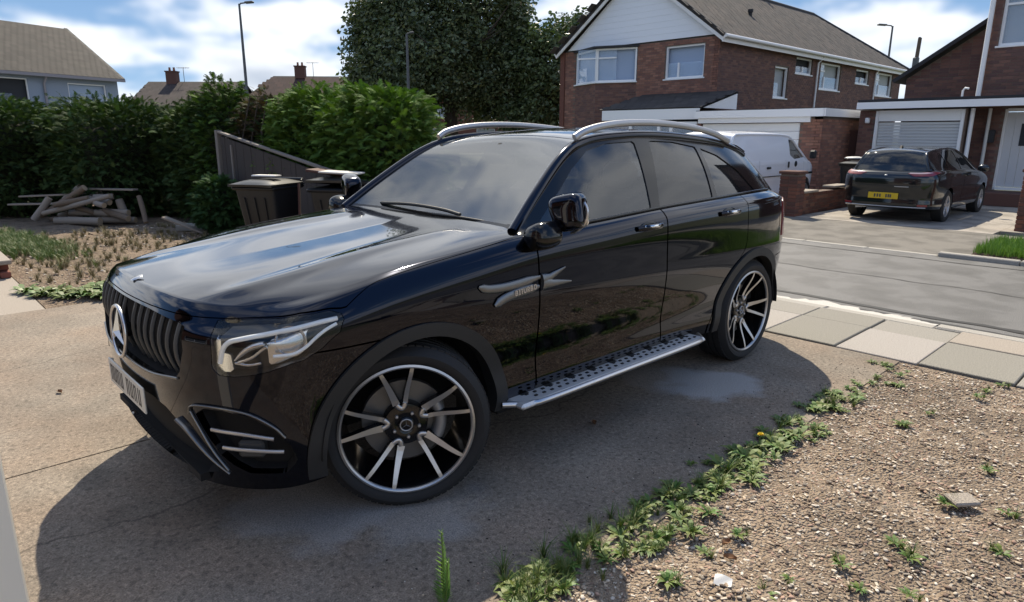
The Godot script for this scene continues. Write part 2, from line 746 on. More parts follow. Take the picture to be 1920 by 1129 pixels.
# glazed cabin over a body: rail = left roof edge from the screen's foot to the tail, mid = centre line with the same count
func cap_at(rail: PackedVector3Array, mid: PackedVector3Array, u: float, w: float) -> Vector3:
	var r := curve_at(rail, u)
	var m := curve_at(mid, u)
	var k := 1.0 - w * w
	return Vector3(r.x * w, lerpf(r.y, m.y, k), lerpf(r.z, m.z, k))

# ---------------------------------------------------------------- the black SUV
func wheel_parts(parent: Node3D, at: Vector3, side: float, steer: float, R := 0.368, rim := 0.294, spoke_turn := -8.0) -> void:
	var w := Node3D.new()
	w.name = numbered("wheel", parent)
	w.transform = Transform3D(Basis(Vector3.UP, steer), at)
	parent.add_child(w, true)
	# wheel space: x outward (side), y up; B turns the lathe axis y onto x*side
	var B := Basis(Vector3(0, 0, -side), Vector3(side, 0, 0), Vector3(0, -1, 0))
	if B.determinant() < 0:
		B = Basis(Vector3(0, 0, side), Vector3(side, 0, 0), Vector3(0, -1, 0))
	var t := MB.new()
	var hw := 0.128
	t.lathe(V2([rim - 0.022, -hw + 0.02, rim + 0.01, -hw, R - 0.035, -hw - 0.004, R - 0.008, -hw + 0.022, R, -hw + 0.045, R, -0.052, R - 0.008, -0.050, R - 0.008, -0.040, R, -0.038, R, -0.006, R - 0.008, -0.004, R - 0.008, 0.006, R, 0.008, R, 0.040, R - 0.008, 0.042, R - 0.008, 0.052, R, 0.054, R, hw - 0.045, R - 0.008, hw - 0.022, R - 0.035, hw + 0.004, R - 0.055, hw + 0.003, rim + 0.006, hw - 0.004, rim - 0.004, hw - 0.012, rim - 0.02, hw - 0.03]), Vector3.ZERO, B, 72, 40.0)
	# shoulder tread blocks
	for k in 72:
		var a := TAU * k / 72.0
		for e in [-1.0, 1.0]:
			var d := Vector3(0, cos(a), sin(a))
			t.box(d * (R - 0.012) + Vector3(e * (hw - 0.042), 0, 0), Vector3(0.022, 0.026, 0.024), Basis(Vector3.RIGHT, d, Vector3.RIGHT.cross(d)).rotated(Vector3(0, 0, 1), 0.0))
	obj("tyre", t, M["rubber"], w)
	var r := MB.new()
	r.lathe(V2([rim - 0.004, hw - 0.010, rim - 0.001, hw - 0.002, rim - 0.010, hw + 0.002, rim - 0.017, hw - 0.002, rim - 0.019, hw - 0.012]), Vector3.ZERO, B, 96, 50.0)
	obj("rim_lip", r, M["alloy_face"], w)
	var d := MB.new()
	d.lathe(V2([rim - 0.019, hw - 0.012, rim - 0.030, 0.03, rim - 0.040, -hw + 0.02]), Vector3.ZERO, B, 64, 60.0)
	d.lathe(V2([0.0, 0.060, 0.030, 0.060, 0.036, 0.064, 0.064, 0.066, 0.092, 0.060, 0.098, 0.045, 0.098, 0.0]), Vector3.ZERO, B, 40, 30.0)
	for k in 5:
		var f := MB.new()
		var mid := deg_to_rad(spoke_turn + 72.0 * k)
		# each spoke pair is a V whose foot lies by the hub
		var outer := PackedVector2Array()
		for s in [-1.0, 1.0]:
			var pts := PackedVector3Array()
			var ws := PackedFloat32Array()
			for q in 9:
				var x := q / 8.0
				var rad := lerpf(0.100, rim - 0.014, x)
				var spread: float = deg_to_rad(13.8) * s * (0.80 + 0.20 * x) - deg_to_rad(3.0) * (1.0 - x) * (1.0 - x)
				var lx := lerpf(0.064, hw - 0.002, smoothstep(0.0, 1.0, x * 0.85 + 0.08))
				var an: float = mid + spread
				pts.append(Vector3(lx * side, cos(an) * rad, -side * sin(an) * rad))
				ws.append(lerpf(0.0165 if s < 0 else 0.0105, 0.0080, pow(x, 0.8)))
			for q in 8:
				var a := pts[q]
				var b := pts[q + 1]
				var z := (b - a).normalized()
				var up := Vector3(side, 0, 0)
				up = (up - z * up.dot(z)).normalized()
				var xx := up.cross(z)
				var wa := ws[q]
				var wb := ws[q + 1]
				f.quad(a + xx * wa, a - xx * wa, b - xx * wb, b + xx * wb, up)
				var dn := up * -0.028
				for e in [-1.0, 1.0]:
					d.quad(a + xx * wa * e, b + xx * wb * e, b + xx * wb * e * 1.25 + dn, a + xx * wa * e * 1.25 + dn, xx * e)
				d.quad(a + xx * wa + dn, a - xx * wa + dn, b - xx * wb + dn, b + xx * wb + dn, -up)
			outer.append(Vector2(ws[0], 0))
			if s > 0:
				# the rounded foot that joins the two arms
				var foot := PackedVector3Array()
				for q in 7:
					var an2 := mid + deg_to_rad(lerpf(-11.0, 11.0, q / 6.0) - 3.0)
					var rr := 0.100 - 0.022 * pow(sin(PI * q / 6.0), 0.7)
					foot.append(Vector3(0.0655 * side, cos(an2) * rr, -side * sin(an2) * rr))
				f.tube(foot, 0.0125, 6, true, 0.6, Vector3(side, 0, 0))
		obj("spoke", f, M["alloy_face"], w)
	obj("rim_barrel", d, M["gloss_black"], w)
	var c := MB.new()
	c.lathe(V2([0.0, 0.070, 0.030, 0.069, 0.034, 0.066]), Vector3.ZERO, B, 28, 30.0)
	obj("centre_cap", c, M["gloss_black"], w)
	var e2 := MB.new()
	star_shape(e2, Transform3D(Basis(Vector3(0, 0, -side), Vector3.UP, Vector3(side, 0, 0)), Vector3(0.071 * side, 0, 0)), 0.026, 0.0032, 0.004)
	obj("centre_emblem", e2, M["satin_silver"], w)
	var b2 := MB.new()
	for k in 5:
		var an := deg_to_rad(spoke_turn + 36.0 + 72.0 * k)
		b2.lathe(V2([0.0, 0.012, 0.006, 0.011, 0.0085, 0.006, 0.0085, 0.0]), Vector3(0.064 * side, cos(an) * 0.057, -side * sin(an) * 0.057), B, 10)
	obj("wheel_bolts", b2, M["satin_silver"], w)
	var k2 := MB.new()
	k2.lathe(V2([0.07, 0.0, 0.185, 0.0, 0.187, -0.004, 0.187, -0.03, 0.07, -0.03]), Vector3(0.012 * side, 0, 0), B, 48)
	obj("brake_disc", k2, M["cast_iron"], w)
	var k3 := MB.new()
	var arc := PackedVector3Array()
	for q in 9:
		var an := deg_to_rad(lerpf(56.0, 118.0, q / 8.0)) if at.z > -1.0 else deg_to_rad(lerpf(-56.0, -110.0, q / 8.0))
		arc.append(Vector3(0.03 * side, cos(an) * 0.155, -side * sin(an) * 0.155))
	k3.tube(arc, 0.040, 10, true, 0.7)
	obj("brake_caliper", k3, M["caliper"], w)

func star_shape(mb: MB, X: Transform3D, r: float, th: float, depth: float) -> void:
	var ring := PackedVector3Array()
	for k in 41:
		var a := TAU * k / 40.0
		ring.append(X * Vector3(sin(a) * r, cos(a) * r, 0))
	mb.tube(ring, th, 8, false)
	for k in 3:
		var a := TAU * k / 3.0
		var d := Vector3(sin(a), cos(a), 0)
		var s := Vector3(cos(a), -sin(a), 0)
		var tip := d * r * 0.97
		var b0 := s * r * 0.085 + d * r * 0.05
		var b1 := -s * r * 0.085 + d * r * 0.05
		var top := Vector3(0, 0, depth)
		mb.flat(X * b0, X * tip, X * (top), X.basis * (s + Vector3(0, 0, 1)))
		mb.flat(X * b1, X * tip, X * (top), X.basis * (-s + Vector3(0, 0, 1)))
		mb.flat(X * b0, X * tip, X * b1, X.basis * Vector3(0, 0, -1))

func build_suv() -> void:
	var car := thing("suv", "glossy black SUV parked on the concrete drive", "SUV", Vector3.ZERO)
	var st := [[0, .872, 0, .985, .800, .25, .05], [.30, .860, .30, .985, .787, .25, .05], [.52, .825, .50, .975, .750, .25, .05], [.68, .760, .63, .965, .665, .25, .05], [.80, .665, .72, .965, .545, .25, .05], [.885, .54, .79, .985, .405, .26, .04], [.925, .36, .83, 1.015, .25, .28, .035], [.940, .10, .85, 1.055, .02, .30, .035], [.945, -.30, .86, 1.09, -.32, .31, .035], [.945, -.72, .865, 1.125, -.70, .31, .035], [.945, -1.25, .865, 1.15, -1.25, .31, .035], [.945, -1.80, .865, 1.175, -1.80, .31, .035], [.948, -2.30, .86, 1.19, -2.30, .31, .035], [.952, -2.70, .85, 1.20, -2.70, .31, .035], [.938, -3.05, .83, 1.205, -3.02, .31, .035], [.895, -3.33, .785, 1.20, -3.28, .31, .04], [.81, -3.54, .70, 1.19, -3.45, .31, .05], [.66, -3.69, .53, 1.18, -3.57, .31, .05], [.38, -3.76, .30, 1.18, -3.62, .31, .05], [0, -3.78, 0, 1.18, -3.63, .31, .05]]
	var body := make_body(st, 5, -1.4, [.40, .52, .66, .80, .90, .865], [.085, .028, .06, .022])
	var S := sheet(body.at, span(0, 19, 19 * 10), span(0, 8, 8 * 7), Vector3(0, .7, -1.4))
	# ---- bonnet patch between the two crests, the nose and the screen
	var uc := 4.0
	var ue := 8.97
	var spine := V3([0, .985, .800, 0, 1.012, .60, 0, 1.038, .30, 0, 1.075, -.05, 0, 1.112, -.38, 0, 1.15, -.70])
	var cowl := func(x: float) -> Vector3:
		var e := body.at(ue, 8.0)
		return Vector3(e.x * x, lerpf(1.15, e.y, pow(x, 7.0)), e.z)
	var spine_at := func(b: float) -> Vector3: return curve_at(spine, (1.0 - b) * 5.0)
	var hood := func(x: float, b: float) -> Vector3:
		# x: 0 centre .. 1 edge, b: 0 screen .. 1 nose
		var F := body.at(x * uc, 8.0)
		var K: Vector3 = cowl.call(x)
		var E := body.at(ue + (uc - ue) * b, 8.0)
		var C: Vector3 = spine_at.call(b)
		var p := K.lerp(F, b) + C.lerp(E, x) - (K0(cowl).lerp(body.at(0, 8.0), b).lerp(K1(cowl).lerp(body.at(uc, 8.0), b), x))
		# two power creases
		var ridge := 0.010 * exp(-pow((x - 0.56) / 0.085, 2.0)) * smoothstep(0.0, 0.25, b) * (1.0 - smoothstep(0.80, 1.0, b))
		var bow := 0.003 * sin(PI * clampf(x, 0, 1)) * sin(PI * b)
		return p + Vector3(0, ridge + bow, 0)
	var H := sheet(hood, span(0, 1, 40), span(0, 1, 48), Vector3(0, .2, -.1))
	for i in H.p.size():
		if H.w[i].x < 0.001:
			H.n[i] = Vector3(0, H.n[i].y, H.n[i].z).normalized()
	# share normals along the crest so that the skin rolls over it
	var crest_n := func(u: float) -> Vector3:
		var nb := body.nrm(u, 7.9)
		var x := clampf(u / uc, 0.0, 1.0)
		var b := 1.0 if u <= uc else (ue - u) / (ue - uc)
		var q: Vector3 = hood.call(x, b)
		var q1: Vector3 = hood.call(clampf(x - 0.04, 0, 1), b) if u > uc else hood.call(x, b - 0.03)
		var t := body.at(minf(u + 0.05, 19), 8.0) - body.at(maxf(u - 0.05, 0), 8.0)
		var nh := (q1 - q).cross(t).normalized()
		if nh.y < 0:
			nh = -nh
		return (nb + nh * 1.3).normalized()
	for i in H.p.size():
		var x := H.w[i].x
		var b := H.w[i].y
		if x > 0.999 and b < 0.999:
			H.n[i] = crest_n.call(ue + (uc - ue) * b)
		elif b > 0.999:
			H.n[i] = crest_n.call(x * uc)
	for i in S.p.size():
		if S.w[i].y > 7.999 and S.w[i].x < ue:
			S.n[i] = crest_n.call(S.w[i].x)
	# ---- panel outlines in the body's own (station, row) space
	var g := 0.011
	var hoodline := [[0.0, 6.18], [1.0, 6.20], [2.1, 6.42], [3.0, 6.60], [4.3, 6.66], [5.1, 6.72], [5.75, 6.52], [6.08, 6.25], [6.55, 7.28], [7.7, 7.65], [8.5, 7.9], [8.9, 8.05]]
	var head := V2([3.09, 5.98, 3.10, 6.48, 4.28, 6.55, 5.08, 6.60, 5.77, 6.38, 6.0, 6.0, 6.08, 5.42, 6.02, 4.72, 5.64, 4.11, 5.30, 3.84, 4.47, 3.64, 3.68, 3.55, 3.28, 3.57, 3.12, 3.77, 3.16, 4.65])
	var grille := V2([-0.5, 5.96, 1.0, 5.94, 2.05, 5.80, 2.30, 5.60, 2.30, 4.15, 2.12, 3.40, 1.92, 3.16, 1.0, 3.0, -0.5, 3.0])
	var low := V2([-0.5, 2.18, 0.9, 2.28, 1.40, 2.16, 1.72, 1.90, 2.05, 1.60, 2.54, 0.88, 2.88, 0.46, 2.2, 0.28, -0.5, 0.26])
	var vent := V2([2.42, 2.30, 2.70, 2.50, 3.30, 2.50, 3.97, 2.36, 4.50, 1.98, 4.87, 1.38, 5.01, 0.80, 4.70, 0.48, 3.71, 0.50, 3.30, 0.72, 3.0, 1.0, 2.62, 1.80])
	var arch_f := func(p: Vector3, _w: Vector2) -> float: return (sqrt(pow((p.z - 0.0) / 0.437, 2) + pow((p.y - .36) / 0.418, 2)) - 1.0)
	var arch_r := func(p: Vector3, _w: Vector2) -> float: return (sqrt(pow((p.z + 2.873) / 0.437, 2) + pow((p.y - .36) / 0.418, 2)) - 1.0)
	var arches := func(p: Vector3, w: Vector2) -> float: return minf(arch_f.call(p, w), arch_r.call(p, w))
	var cutS := keep(S, arches)
	var nose_half := keep(cutS, func(_p, w): return 9.2 - w.x)
	var bonnet := MB.new()
	var strip := keep(nose_half, func(_p, w): return w.y - line_at(hoodline, w.x) - 0.05)
	strip = keep(strip, func(_p, w): return ue - w.x)
	for m in [false, true]:
		lay(bonnet, H, 0.0, 0.0, m)
		lay(bonnet, strip, 0.0, 0.015, m)
	obj("bonnet", bonnet, M["black_paint"], car)
	var bump := keep(nose_half, func(_p, w): return line_at(hoodline, w.x) - w.y - (0.04 if w.x > 2.0 else 0.04))
	bump = keep(bump, func(_p, w): return maxf(3.97 - w.y, 5.0 - w.x))
	bump = keep(bump, func(_p, w): return 7.2 - w.x)
	bump = keep(bump, func(_p, w): return -inside_poly(w, head) - 0.03)
	bump = keep(bump, func(_p, w): return -inside_poly(w, grille))
	bump = keep(bump, func(_p, w): return -inside_poly(w, low))
	bump = keep(bump, func(_p, w): return -inside_poly(w, vent))
	bump = keep(bump, func(p, _w): return p.z + 0.05)
	var mb := MB.new()
	lay(mb, bump, 0, 0.03)
	lay(mb, bump, 0, 0.03, true)
	obj("front_bumper", mb, M["black_paint"], car)
	# dark linings behind the openings
	var lining := MB.new()
	for q in [grille, low, vent]:
		var hole := keep(S, func(_p, w): return inside_poly(w, q))
		for m in [false, true]:
			lay(lining, hole, -0.10 if q == grille else -0.07, 0.0, m)
			var rim_ := MB.new()
			lay(rim_, hole, 0.0, 0.11, m)
			# only the walls of the opening
			var keepfrom := hole.t.size()
			for k in range(keepfrom, rim_.v.size(), 3):
				lining.t3(rim_.v[k], rim_.v[k + 1], rim_.v[k + 2], rim_.n[k], rim_.n[k + 1], rim_.n[k + 2])
	obj("intake_lining", lining, M["dark_void"], car)
	for m in [false, true]:
		var f := MB.new()
		var fen := keep(nose_half, func(_p, w): return line_at(hoodline, w.x) - w.y - 0.04)
		fen = keep(fen, func(_p, w): return 8.96 - g - w.x)
		fen = keep(fen, func(_p, w): return maxf(w.y - 4.03, w.x - 7.2))
		fen = keep(fen, func(_p, w): return w.x - 5.0)
		fen = keep(fen, func(_p, w): return -inside_poly(w, head) - 0.03)
		lay(f, fen, 0, 0.015, m)
		obj("front_wing", f, M["black_paint"], car)
	# ---- doors, quarters, tail
	var rear_edge := [[0.75, 12.05], [1.6, 12.16], [2.6, 12.42], [3.6, 12.72], [4.3, 12.95], [5.0, 13.05], [8.0, 13.06]]
	for m in [false, true]:
		var d1 := keep(cutS, func(_p, w): return minf(w.x - 8.96 - g, 10.95 - g - w.x))
		d1 = keep(d1, func(_p, w): return w.y - 0.80)
		var mb1 := MB.new()
		lay(mb1, d1, 0, 0.02, m)
		obj("front_door", mb1, M["black_paint"], car)
		var d2 := keep(cutS, func(_p, w): return minf(w.x - 10.95 - g, line_at(rear_edge, w.y) - g - w.x))
		d2 = keep(d2, func(_p, w): return w.y - 0.80)
		var mb2 := MB.new()
		lay(mb2, d2, 0, 0.02, m)
		obj("rear_door", mb2, M["black_paint"], car)
		var sill := keep(cutS, func(_p, w): return minf(minf(w.x - 8.96 - g, 12.6 - w.x), 0.76 - w.y))
		var mb3 := MB.new()
		lay(mb3, sill, -0.006, 0.05, m)
		obj("sill", mb3, M["gloss_black"], car)
		var q := keep(cutS, func(_p, w): return minf(w.x - line_at(rear_edge, w.y) - g, 16.6 - w.x))
		q = keep(q, func(_p, w): return maxf(w.y - 3.5, 14.6 - w.x))
		var mb4 := MB.new()
		lay(mb4, q, 0, 0.02, m)
		obj("rear_quarter", mb4, M["black_paint"], car)
	var tail := MB.new()
	var rb := MB.new()
	for m in [false, true]:
		lay(tail, keep(S, func(_p, w): return minf(w.x - 16.6 - g, w.y - 3.5)), 0, 0.02, m)
		lay(rb, keep(keep(cutS, func(_p, w): return minf(w.x - 14.6 - g, 3.46 - w.y)), arch_r), 0, 0.02, m)
	obj("tailgate", tail, M["black_paint"], car)
	obj("rear_bumper", rb, M["black_paint"], car)
	var rl := V2([15.1, 4.7, 17.6, 4.55, 17.6, 5.6, 16.2, 6.3, 15.2, 6.1])
	for m in [false, true]:
		var mb5 := MB.new()
		lay(mb5, keep(S, func(_p, w): return inside_poly(w, rl)), 0.006, 0.01, m)
		obj("tail_lamp", mb5, M["tail_red"], car)
	# ---- arch cladding
	for m in [false, true]:
		for zc in [0.0, -2.873]:
			var ring := keep(S, func(p, _w): return sqrt(pow((p.z - zc) / 0.430, 2) + pow((p.y - .36) / 0.412, 2)) - 1.0)
			ring = keep(ring, func(p, _w): return 1.0 - sqrt(pow((p.z - zc) / 0.500, 2) + pow((p.y - .36) / 0.470, 2)))
			ring = keep(ring, func(p, _w): return p.y - 0.285)
			ring = keep(ring, func(_p, w): return w.x - 3.0)
			var mb6 := MB.new()
			lay(mb6, ring, 0.012, 0.07, m)
			obj("arch_trim", mb6, M["black_plastic"], car)
			var liner := MB.new()
			var arcs := PackedVector3Array()
			for k in 25:
				var a := PI * k / 24.0
				arcs.append(Vector3(0, .36 + 0.44 * sin(a), zc + 0.455 * cos(a)))
			var sx := -1.0 if m else 1.0
			for k in 24:
				var a0 := arcs[k]
				var a1 := arcs[k + 1]
				var n0 := Vector3(0, .36, zc) - a0
				var n1 := Vector3(0, .36, zc) - a1
				liner.t3(a0 + Vector3(.50 * sx, 0, 0), a1 + Vector3(.50 * sx, 0, 0), a1 + Vector3(.915 * sx, 0, 0), n0, n1, n1)
				liner.t3(a0 + Vector3(.50 * sx, 0, 0), a1 + Vector3(.915 * sx, 0, 0), a0 + Vector3(.915 * sx, 0, 0), n0, n1, n0)
				liner.flat(Vector3(.50 * sx, .3, zc), a0 + Vector3(.50 * sx, 0, 0), a1 + Vector3(.50 * sx, 0, 0), Vector3(sx, 0, 0))
			obj("wheel_well", liner, M["dark_void"], car)
	var under := MB.new()
	under.box(Vector3(0, .30, -1.44), Vector3(1.70, .10, 1.86))
	under.box(Vector3(0, .31, -1.44), Vector3(.98, .09, 4.3))
	under.box(Vector3(0, .285, .62), Vector3(1.15, .03, .36))
	obj("underbody", under, M["dark_void"], car)
	suv_cabin(car, body)
	suv_front(car, body, S, head)
	suv_trim(car, body)
	for z in [0.0, -2.873]:
		for sx in [1.0, -1.0]:
			wheel_parts(car, Vector3(0.80 * sx, 0.366, z), sx, deg_to_rad(-28.0) if z > -1.0 else 0.0, 0.368, 0.294, -8.0 if z > -1.0 else 22.0)

func K0(c: Callable) -> Vector3:
	return c.call(0.0)

func K1(c: Callable) -> Vector3:
	return c.call(1.0)

func suv_cabin(car: Node3D, body: Body) -> void:
	var rail := V3([.800, 1.135, -.66, .725, 1.315, -.905, .645, 1.485, -1.175, .600, 1.560, -1.40, .598, 1.590, -1.70, .598, 1.597, -2.05, .592, 1.580, -2.45, .583, 1.543, -2.87, .572, 1.468, -3.22, .65, 1.315, -3.395, .71, 1.185, -3.50])
	var mid := V3([0, 1.128, -.745, 0, 1.320, -1.00, 0, 1.500, -1.25, 0, 1.590, -1.43, 0, 1.628, -1.75, 0, 1.640, -2.10, 0, 1.628, -2.50, 0, 1.594, -2.92, 0, 1.530, -3.27, 0, 1.36, -3.48, 0, 1.19, -3.63])
	var cap := func(u: float, w: float) -> Vector3: return cap_at(rail, mid, u, w)
	var C := sheet(cap, span(0, 10, 100), span(-1, 1, 36), Vector3(0, .6, -2.0))
	# windscreen with its dark border
	var ws := func(u0: float, u1: float, w1: float) -> Callable:
		return func(_p: Vector3, w: Vector2) -> float: return minf(minf(w.x - u0, u1 - w.x) * 0.3, w1 - absf(w.y))
	var scr := MB.new()
	lay(scr, keep(C, ws.call(0.12, 2.93, 0.955)), 0.0, 0.0)
	obj("windscreen", scr, M["screen_glass"], car)
	var fr := MB.new()
	var border := keep(keep(C, ws.call(0.0, 2.97, 0.975)), func(p, w): return -ws.call(0.12, 2.93, 0.955).call(p, w))
	lay(fr, border, 0.001, 0.01)
	obj("windscreen_border", fr, M["gloss_black"], car)
	var roof := MB.new()
	lay(roof, keep(C, func(_p, w): return minf(w.x - 2.985, 8.12 - w.x)), 0.0, 0.02)
	obj("roof", roof, M["black_paint"], car)
	var rg := MB.new()
	lay(rg, keep(C, ws.call(8.2, 9.7, 0.86)), 0.0, 0.0)
	obj("rear_window", rg, M["tint_glass"], car)
	var rf := MB.new()
	lay(rf, keep(keep(C, func(_p, w): return w.x - 8.13), func(p, w): return -ws.call(8.2, 9.7, 0.86).call(p, w)), 0.0, 0.01)
	obj("rear_window_border", rf, M["gloss_black"], car)
	var sp := MB.new()
	var spoil := keep(C, func(_p, w): return minf(w.x - 7.75, 8.14 - w.x))
	lay(sp, spoil, 0.028, 0.03)
	obj("roof_spoiler", sp, M["black_paint"], car)
	# side: from belt to roof edge
	var belt_u := func(x: float) -> float: return lerpf(8.78, 16.0, x)
	var side := func(x: float, t: float) -> Vector3:
		var a := body.at(belt_u.call(x), 8.0)
		var b := curve_at(rail, x * 10.0)
		var p := a.lerp(b, t)
		p.x += 0.016 * sin(PI * t) * sin(PI * x)
		return p
	# even the sides out so that lines of constant x stay near upright
	var side2 := func(x: float, t: float) -> Vector3:
		var bx := pow(x, 0.80) if x < 0.5 else x
		var a := body.at(lerpf(8.80, 16.0, clampf((curve_at(rail, x * 10.0).z + 0.62) / -2.9, 0.0, 1.0)), 8.0)
		var b := curve_at(rail, x * 10.0)
		var p := a.lerp(b, t)
		p.x += 0.018 * sin(PI * t) * sin(PI * x)
		return p
	var G := sheet(side2, span(0, 1, 110), span(0, 1, 30), Vector3(0, .9, -2.0))
	var w_front := V2([-.795, 1.160, -1.03, 1.305, -1.195, 1.415, -1.385, 1.508, -1.565, 1.542, -1.815, 1.553, -1.700, 1.172, -1.45, 1.163, -1.10, 1.150])
	var w_rear := V2([-1.965, 1.555, -2.215, 1.548, -2.470, 1.515, -2.385, 1.192, -2.10, 1.187, -1.785, 1.178])
	var w_q := V2([-2.520, 1.505, -2.70, 1.458, -2.875, 1.350, -3.00, 1.205, -2.72, 1.202, -2.440, 1.195])
	var zy := func(p: Vector3) -> Vector2: return Vector2(p.z, p.y)
	for m in [false, true]:
		var f := MB.new()
		var frame := G
		for q in [w_front, w_rear, w_q]:
			frame = keep(frame, func(p, _w): return -inside_poly(Vector2(p.z, p.y), q) - 0.001)
		lay(f, frame, 0.0, 0.012, m)
		obj("side_frame", f, M["gloss_black"], car)
		var k := 0
		for q in [w_front, w_rear, w_q]:
			var wm := MB.new()
			lay(wm, keep(G, func(p, _w): return inside_poly(Vector2(p.z, p.y), q) + 0.004), -0.006, 0.0, m)
			obj(["front_side_window", "rear_side_window", "quarter_window"][k], wm, M["clear_glass" if k == 0 else "tint_glass"], car)
			k += 1
		var sx := -1.0 if m else 1.0
		# A-pillar and cant rail: a painted tube along the edge where side and roof meet
		var pil := PackedVector3Array()
		for i in 55:
			var q := curve_at(rail, 0.02 + i * 0.15)
			pil.append(Vector3((q.x - 0.006) * sx, q.y - 0.010, q.z))
		var pt := MB.new()
		pt.tube(pil, 0.030, 12, true)
		obj("roof_edge", pt, M["black_paint"], car)
		var rr := V3([.612, 1.565, -1.30, .622, 1.602, -1.38, .628, 1.634, -1.55, .630, 1.652, -1.80, .630, 1.652, -2.10, .624, 1.632, -2.45, .614, 1.594, -2.75, .600, 1.540, -2.98])
		var rp := PackedVector3Array()
		for q in smooth_path(rr, 5):
			rp.append(Vector3(q.x * sx, q.y + 0.008, q.z))
		var rm := MB.new()
		rm.tube(rp, 0.0165, 10, true, 1.25)
		obj("roof_rail", rm, M["satin_silver"], car)
		var bl := MB.new()
		var bp := PackedVector3Array()
		for i in 40:
			var q := body.at(lerpf(8.97, 14.9, i / 39.0), 8.0)
			bp.append(Vector3((q.x + 0.002) * sx, q.y + 0.004, q.z))
		bl.tube(bp, 0.008, 8, true)
		obj("belt_trim", bl, M["gloss_black"], car)
	# wipers and scuttle
	var sc := MB.new()
	sc.box(Vector3(0, 1.105, -.735), Vector3(1.52, .03, .16), Basis(Vector3.RIGHT, 0.25))
	obj("scuttle", sc, M["black_plastic"], car)
	var wp := MB.new()
	wp.tube(smooth_path(V3([-.50, 1.172, -.755, -.20, 1.185, -.765, .10, 1.180, -.762, .28, 1.165, -.755]), 5), 0.010, 6)
	obj("wiper", wp, M["black_plastic"], car)
	var wp2 := MB.new()
	wp2.tube(smooth_path(V3([.05, 1.150, -.745, .3, 1.152, -.745, .55, 1.146, -.745]), 5), 0.008, 6)
	obj("wiper", wp2, M["black_plastic"], car)
	# interior
	var tub := MB.new()
	tub.box(Vector3(0, .42, -2.0), Vector3(1.56, .04, 3.0))
	tub.box(Vector3(.79, .75, -2.0), Vector3(.03, .70, 3.0))
	tub.box(Vector3(-.79, .75, -2.0), Vector3(.03, .70, 3.0))
	tub.box(Vector3(0, .80, -3.42), Vector3(1.40, .70, .04))
	obj("cabin_floor", tub, M["dark_void"], car)
	var da := MB.new()
	da.box(Vector3(0, .95, -.90), Vector3(1.50, .30, .46), Basis(Vector3.RIGHT, 0.08), 0.06)
	da.box(Vector3(-.37, 1.10, -.98), Vector3(.36, .07, .26), Basis(), 0.03)
	da.box(Vector3(0, .70, -1.35), Vector3(.26, .40, .9), Basis(), 0.05)
	obj("dashboard", da, M["dash"], car)
	var whl := MB.new()
	var ringp := PackedVector3Array()
	for i in 33:
		var a := TAU * i / 32.0
		ringp.append(Vector3(-.37 + 0.19 * cos(a), 1.02 + 0.175 * sin(a), -1.20 - 0.07 * sin(a)))
	whl.tube(ringp, 0.014, 8, false)
	whl.box(Vector3(-.37, 1.02, -1.18), Vector3(.13, .11, .04), Basis(Vector3.RIGHT, -0.4), 0.02)
	whl.box(Vector3(-.37, 1.02, -1.19), Vector3(.36, .035, .02), Basis(Vector3.RIGHT, -0.4))
	obj("steering_wheel", whl, M["dash"], car)
	for x in [-.37, .37]:
		var se := MB.new()
		se.box(Vector3(x, .60, -1.62), Vector3(.52, .20, .52), Basis(Vector3.RIGHT, -0.1), 0.07)
		se.box(Vector3(x, .95, -1.93), Vector3(.50, .62, .17), Basis(Vector3.RIGHT, -0.25), 0.07)
		se.box(Vector3(x, 1.33, -2.03), Vector3(.27, .18, .11), Basis(Vector3.RIGHT, -0.2), 0.045)
		obj("front_seat", se, M["seat_leather"], car)
	var be := MB.new()
	be.box(Vector3(0, .62, -2.55), Vector3(1.30, .20, .52), Basis(), 0.07)
	be.box(Vector3(0, .95, -2.85), Vector3(1.30, .60, .17), Basis(Vector3.RIGHT, -0.3), 0.07)
	for x in [-.42, 0.0, .42]:
		be.box(Vector3(x, 1.27, -2.95), Vector3(.24, .13, .09), Basis(Vector3.RIGHT, -0.2), 0.04)
	obj("rear_bench", be, M["seat_leather"], car)
	var rv := MB.new()
	rv.box(Vector3(0, 1.445, -1.30), Vector3(.23, .065, .03), Basis(Vector3.UP, 0.25), 0.012)
	rv.box(Vector3(0, 1.50, -1.32), Vector3(.05, .08, .05), Basis(), 0.012)
	obj("rear_view_mirror", rv, M["black_plastic"], car)
	var fin := MB.new()
	fin.prism(V2([0, 0, .14, 0, .10, .05, .075, .055]), 0.03, Transform3D(Basis(Vector3(0, 0, 1), Vector3.UP, Vector3(-1, 0, 0)), Vector3(.015, 1.545, -3.08)))
	obj("roof_aerial", fin, M["black_paint"], car)

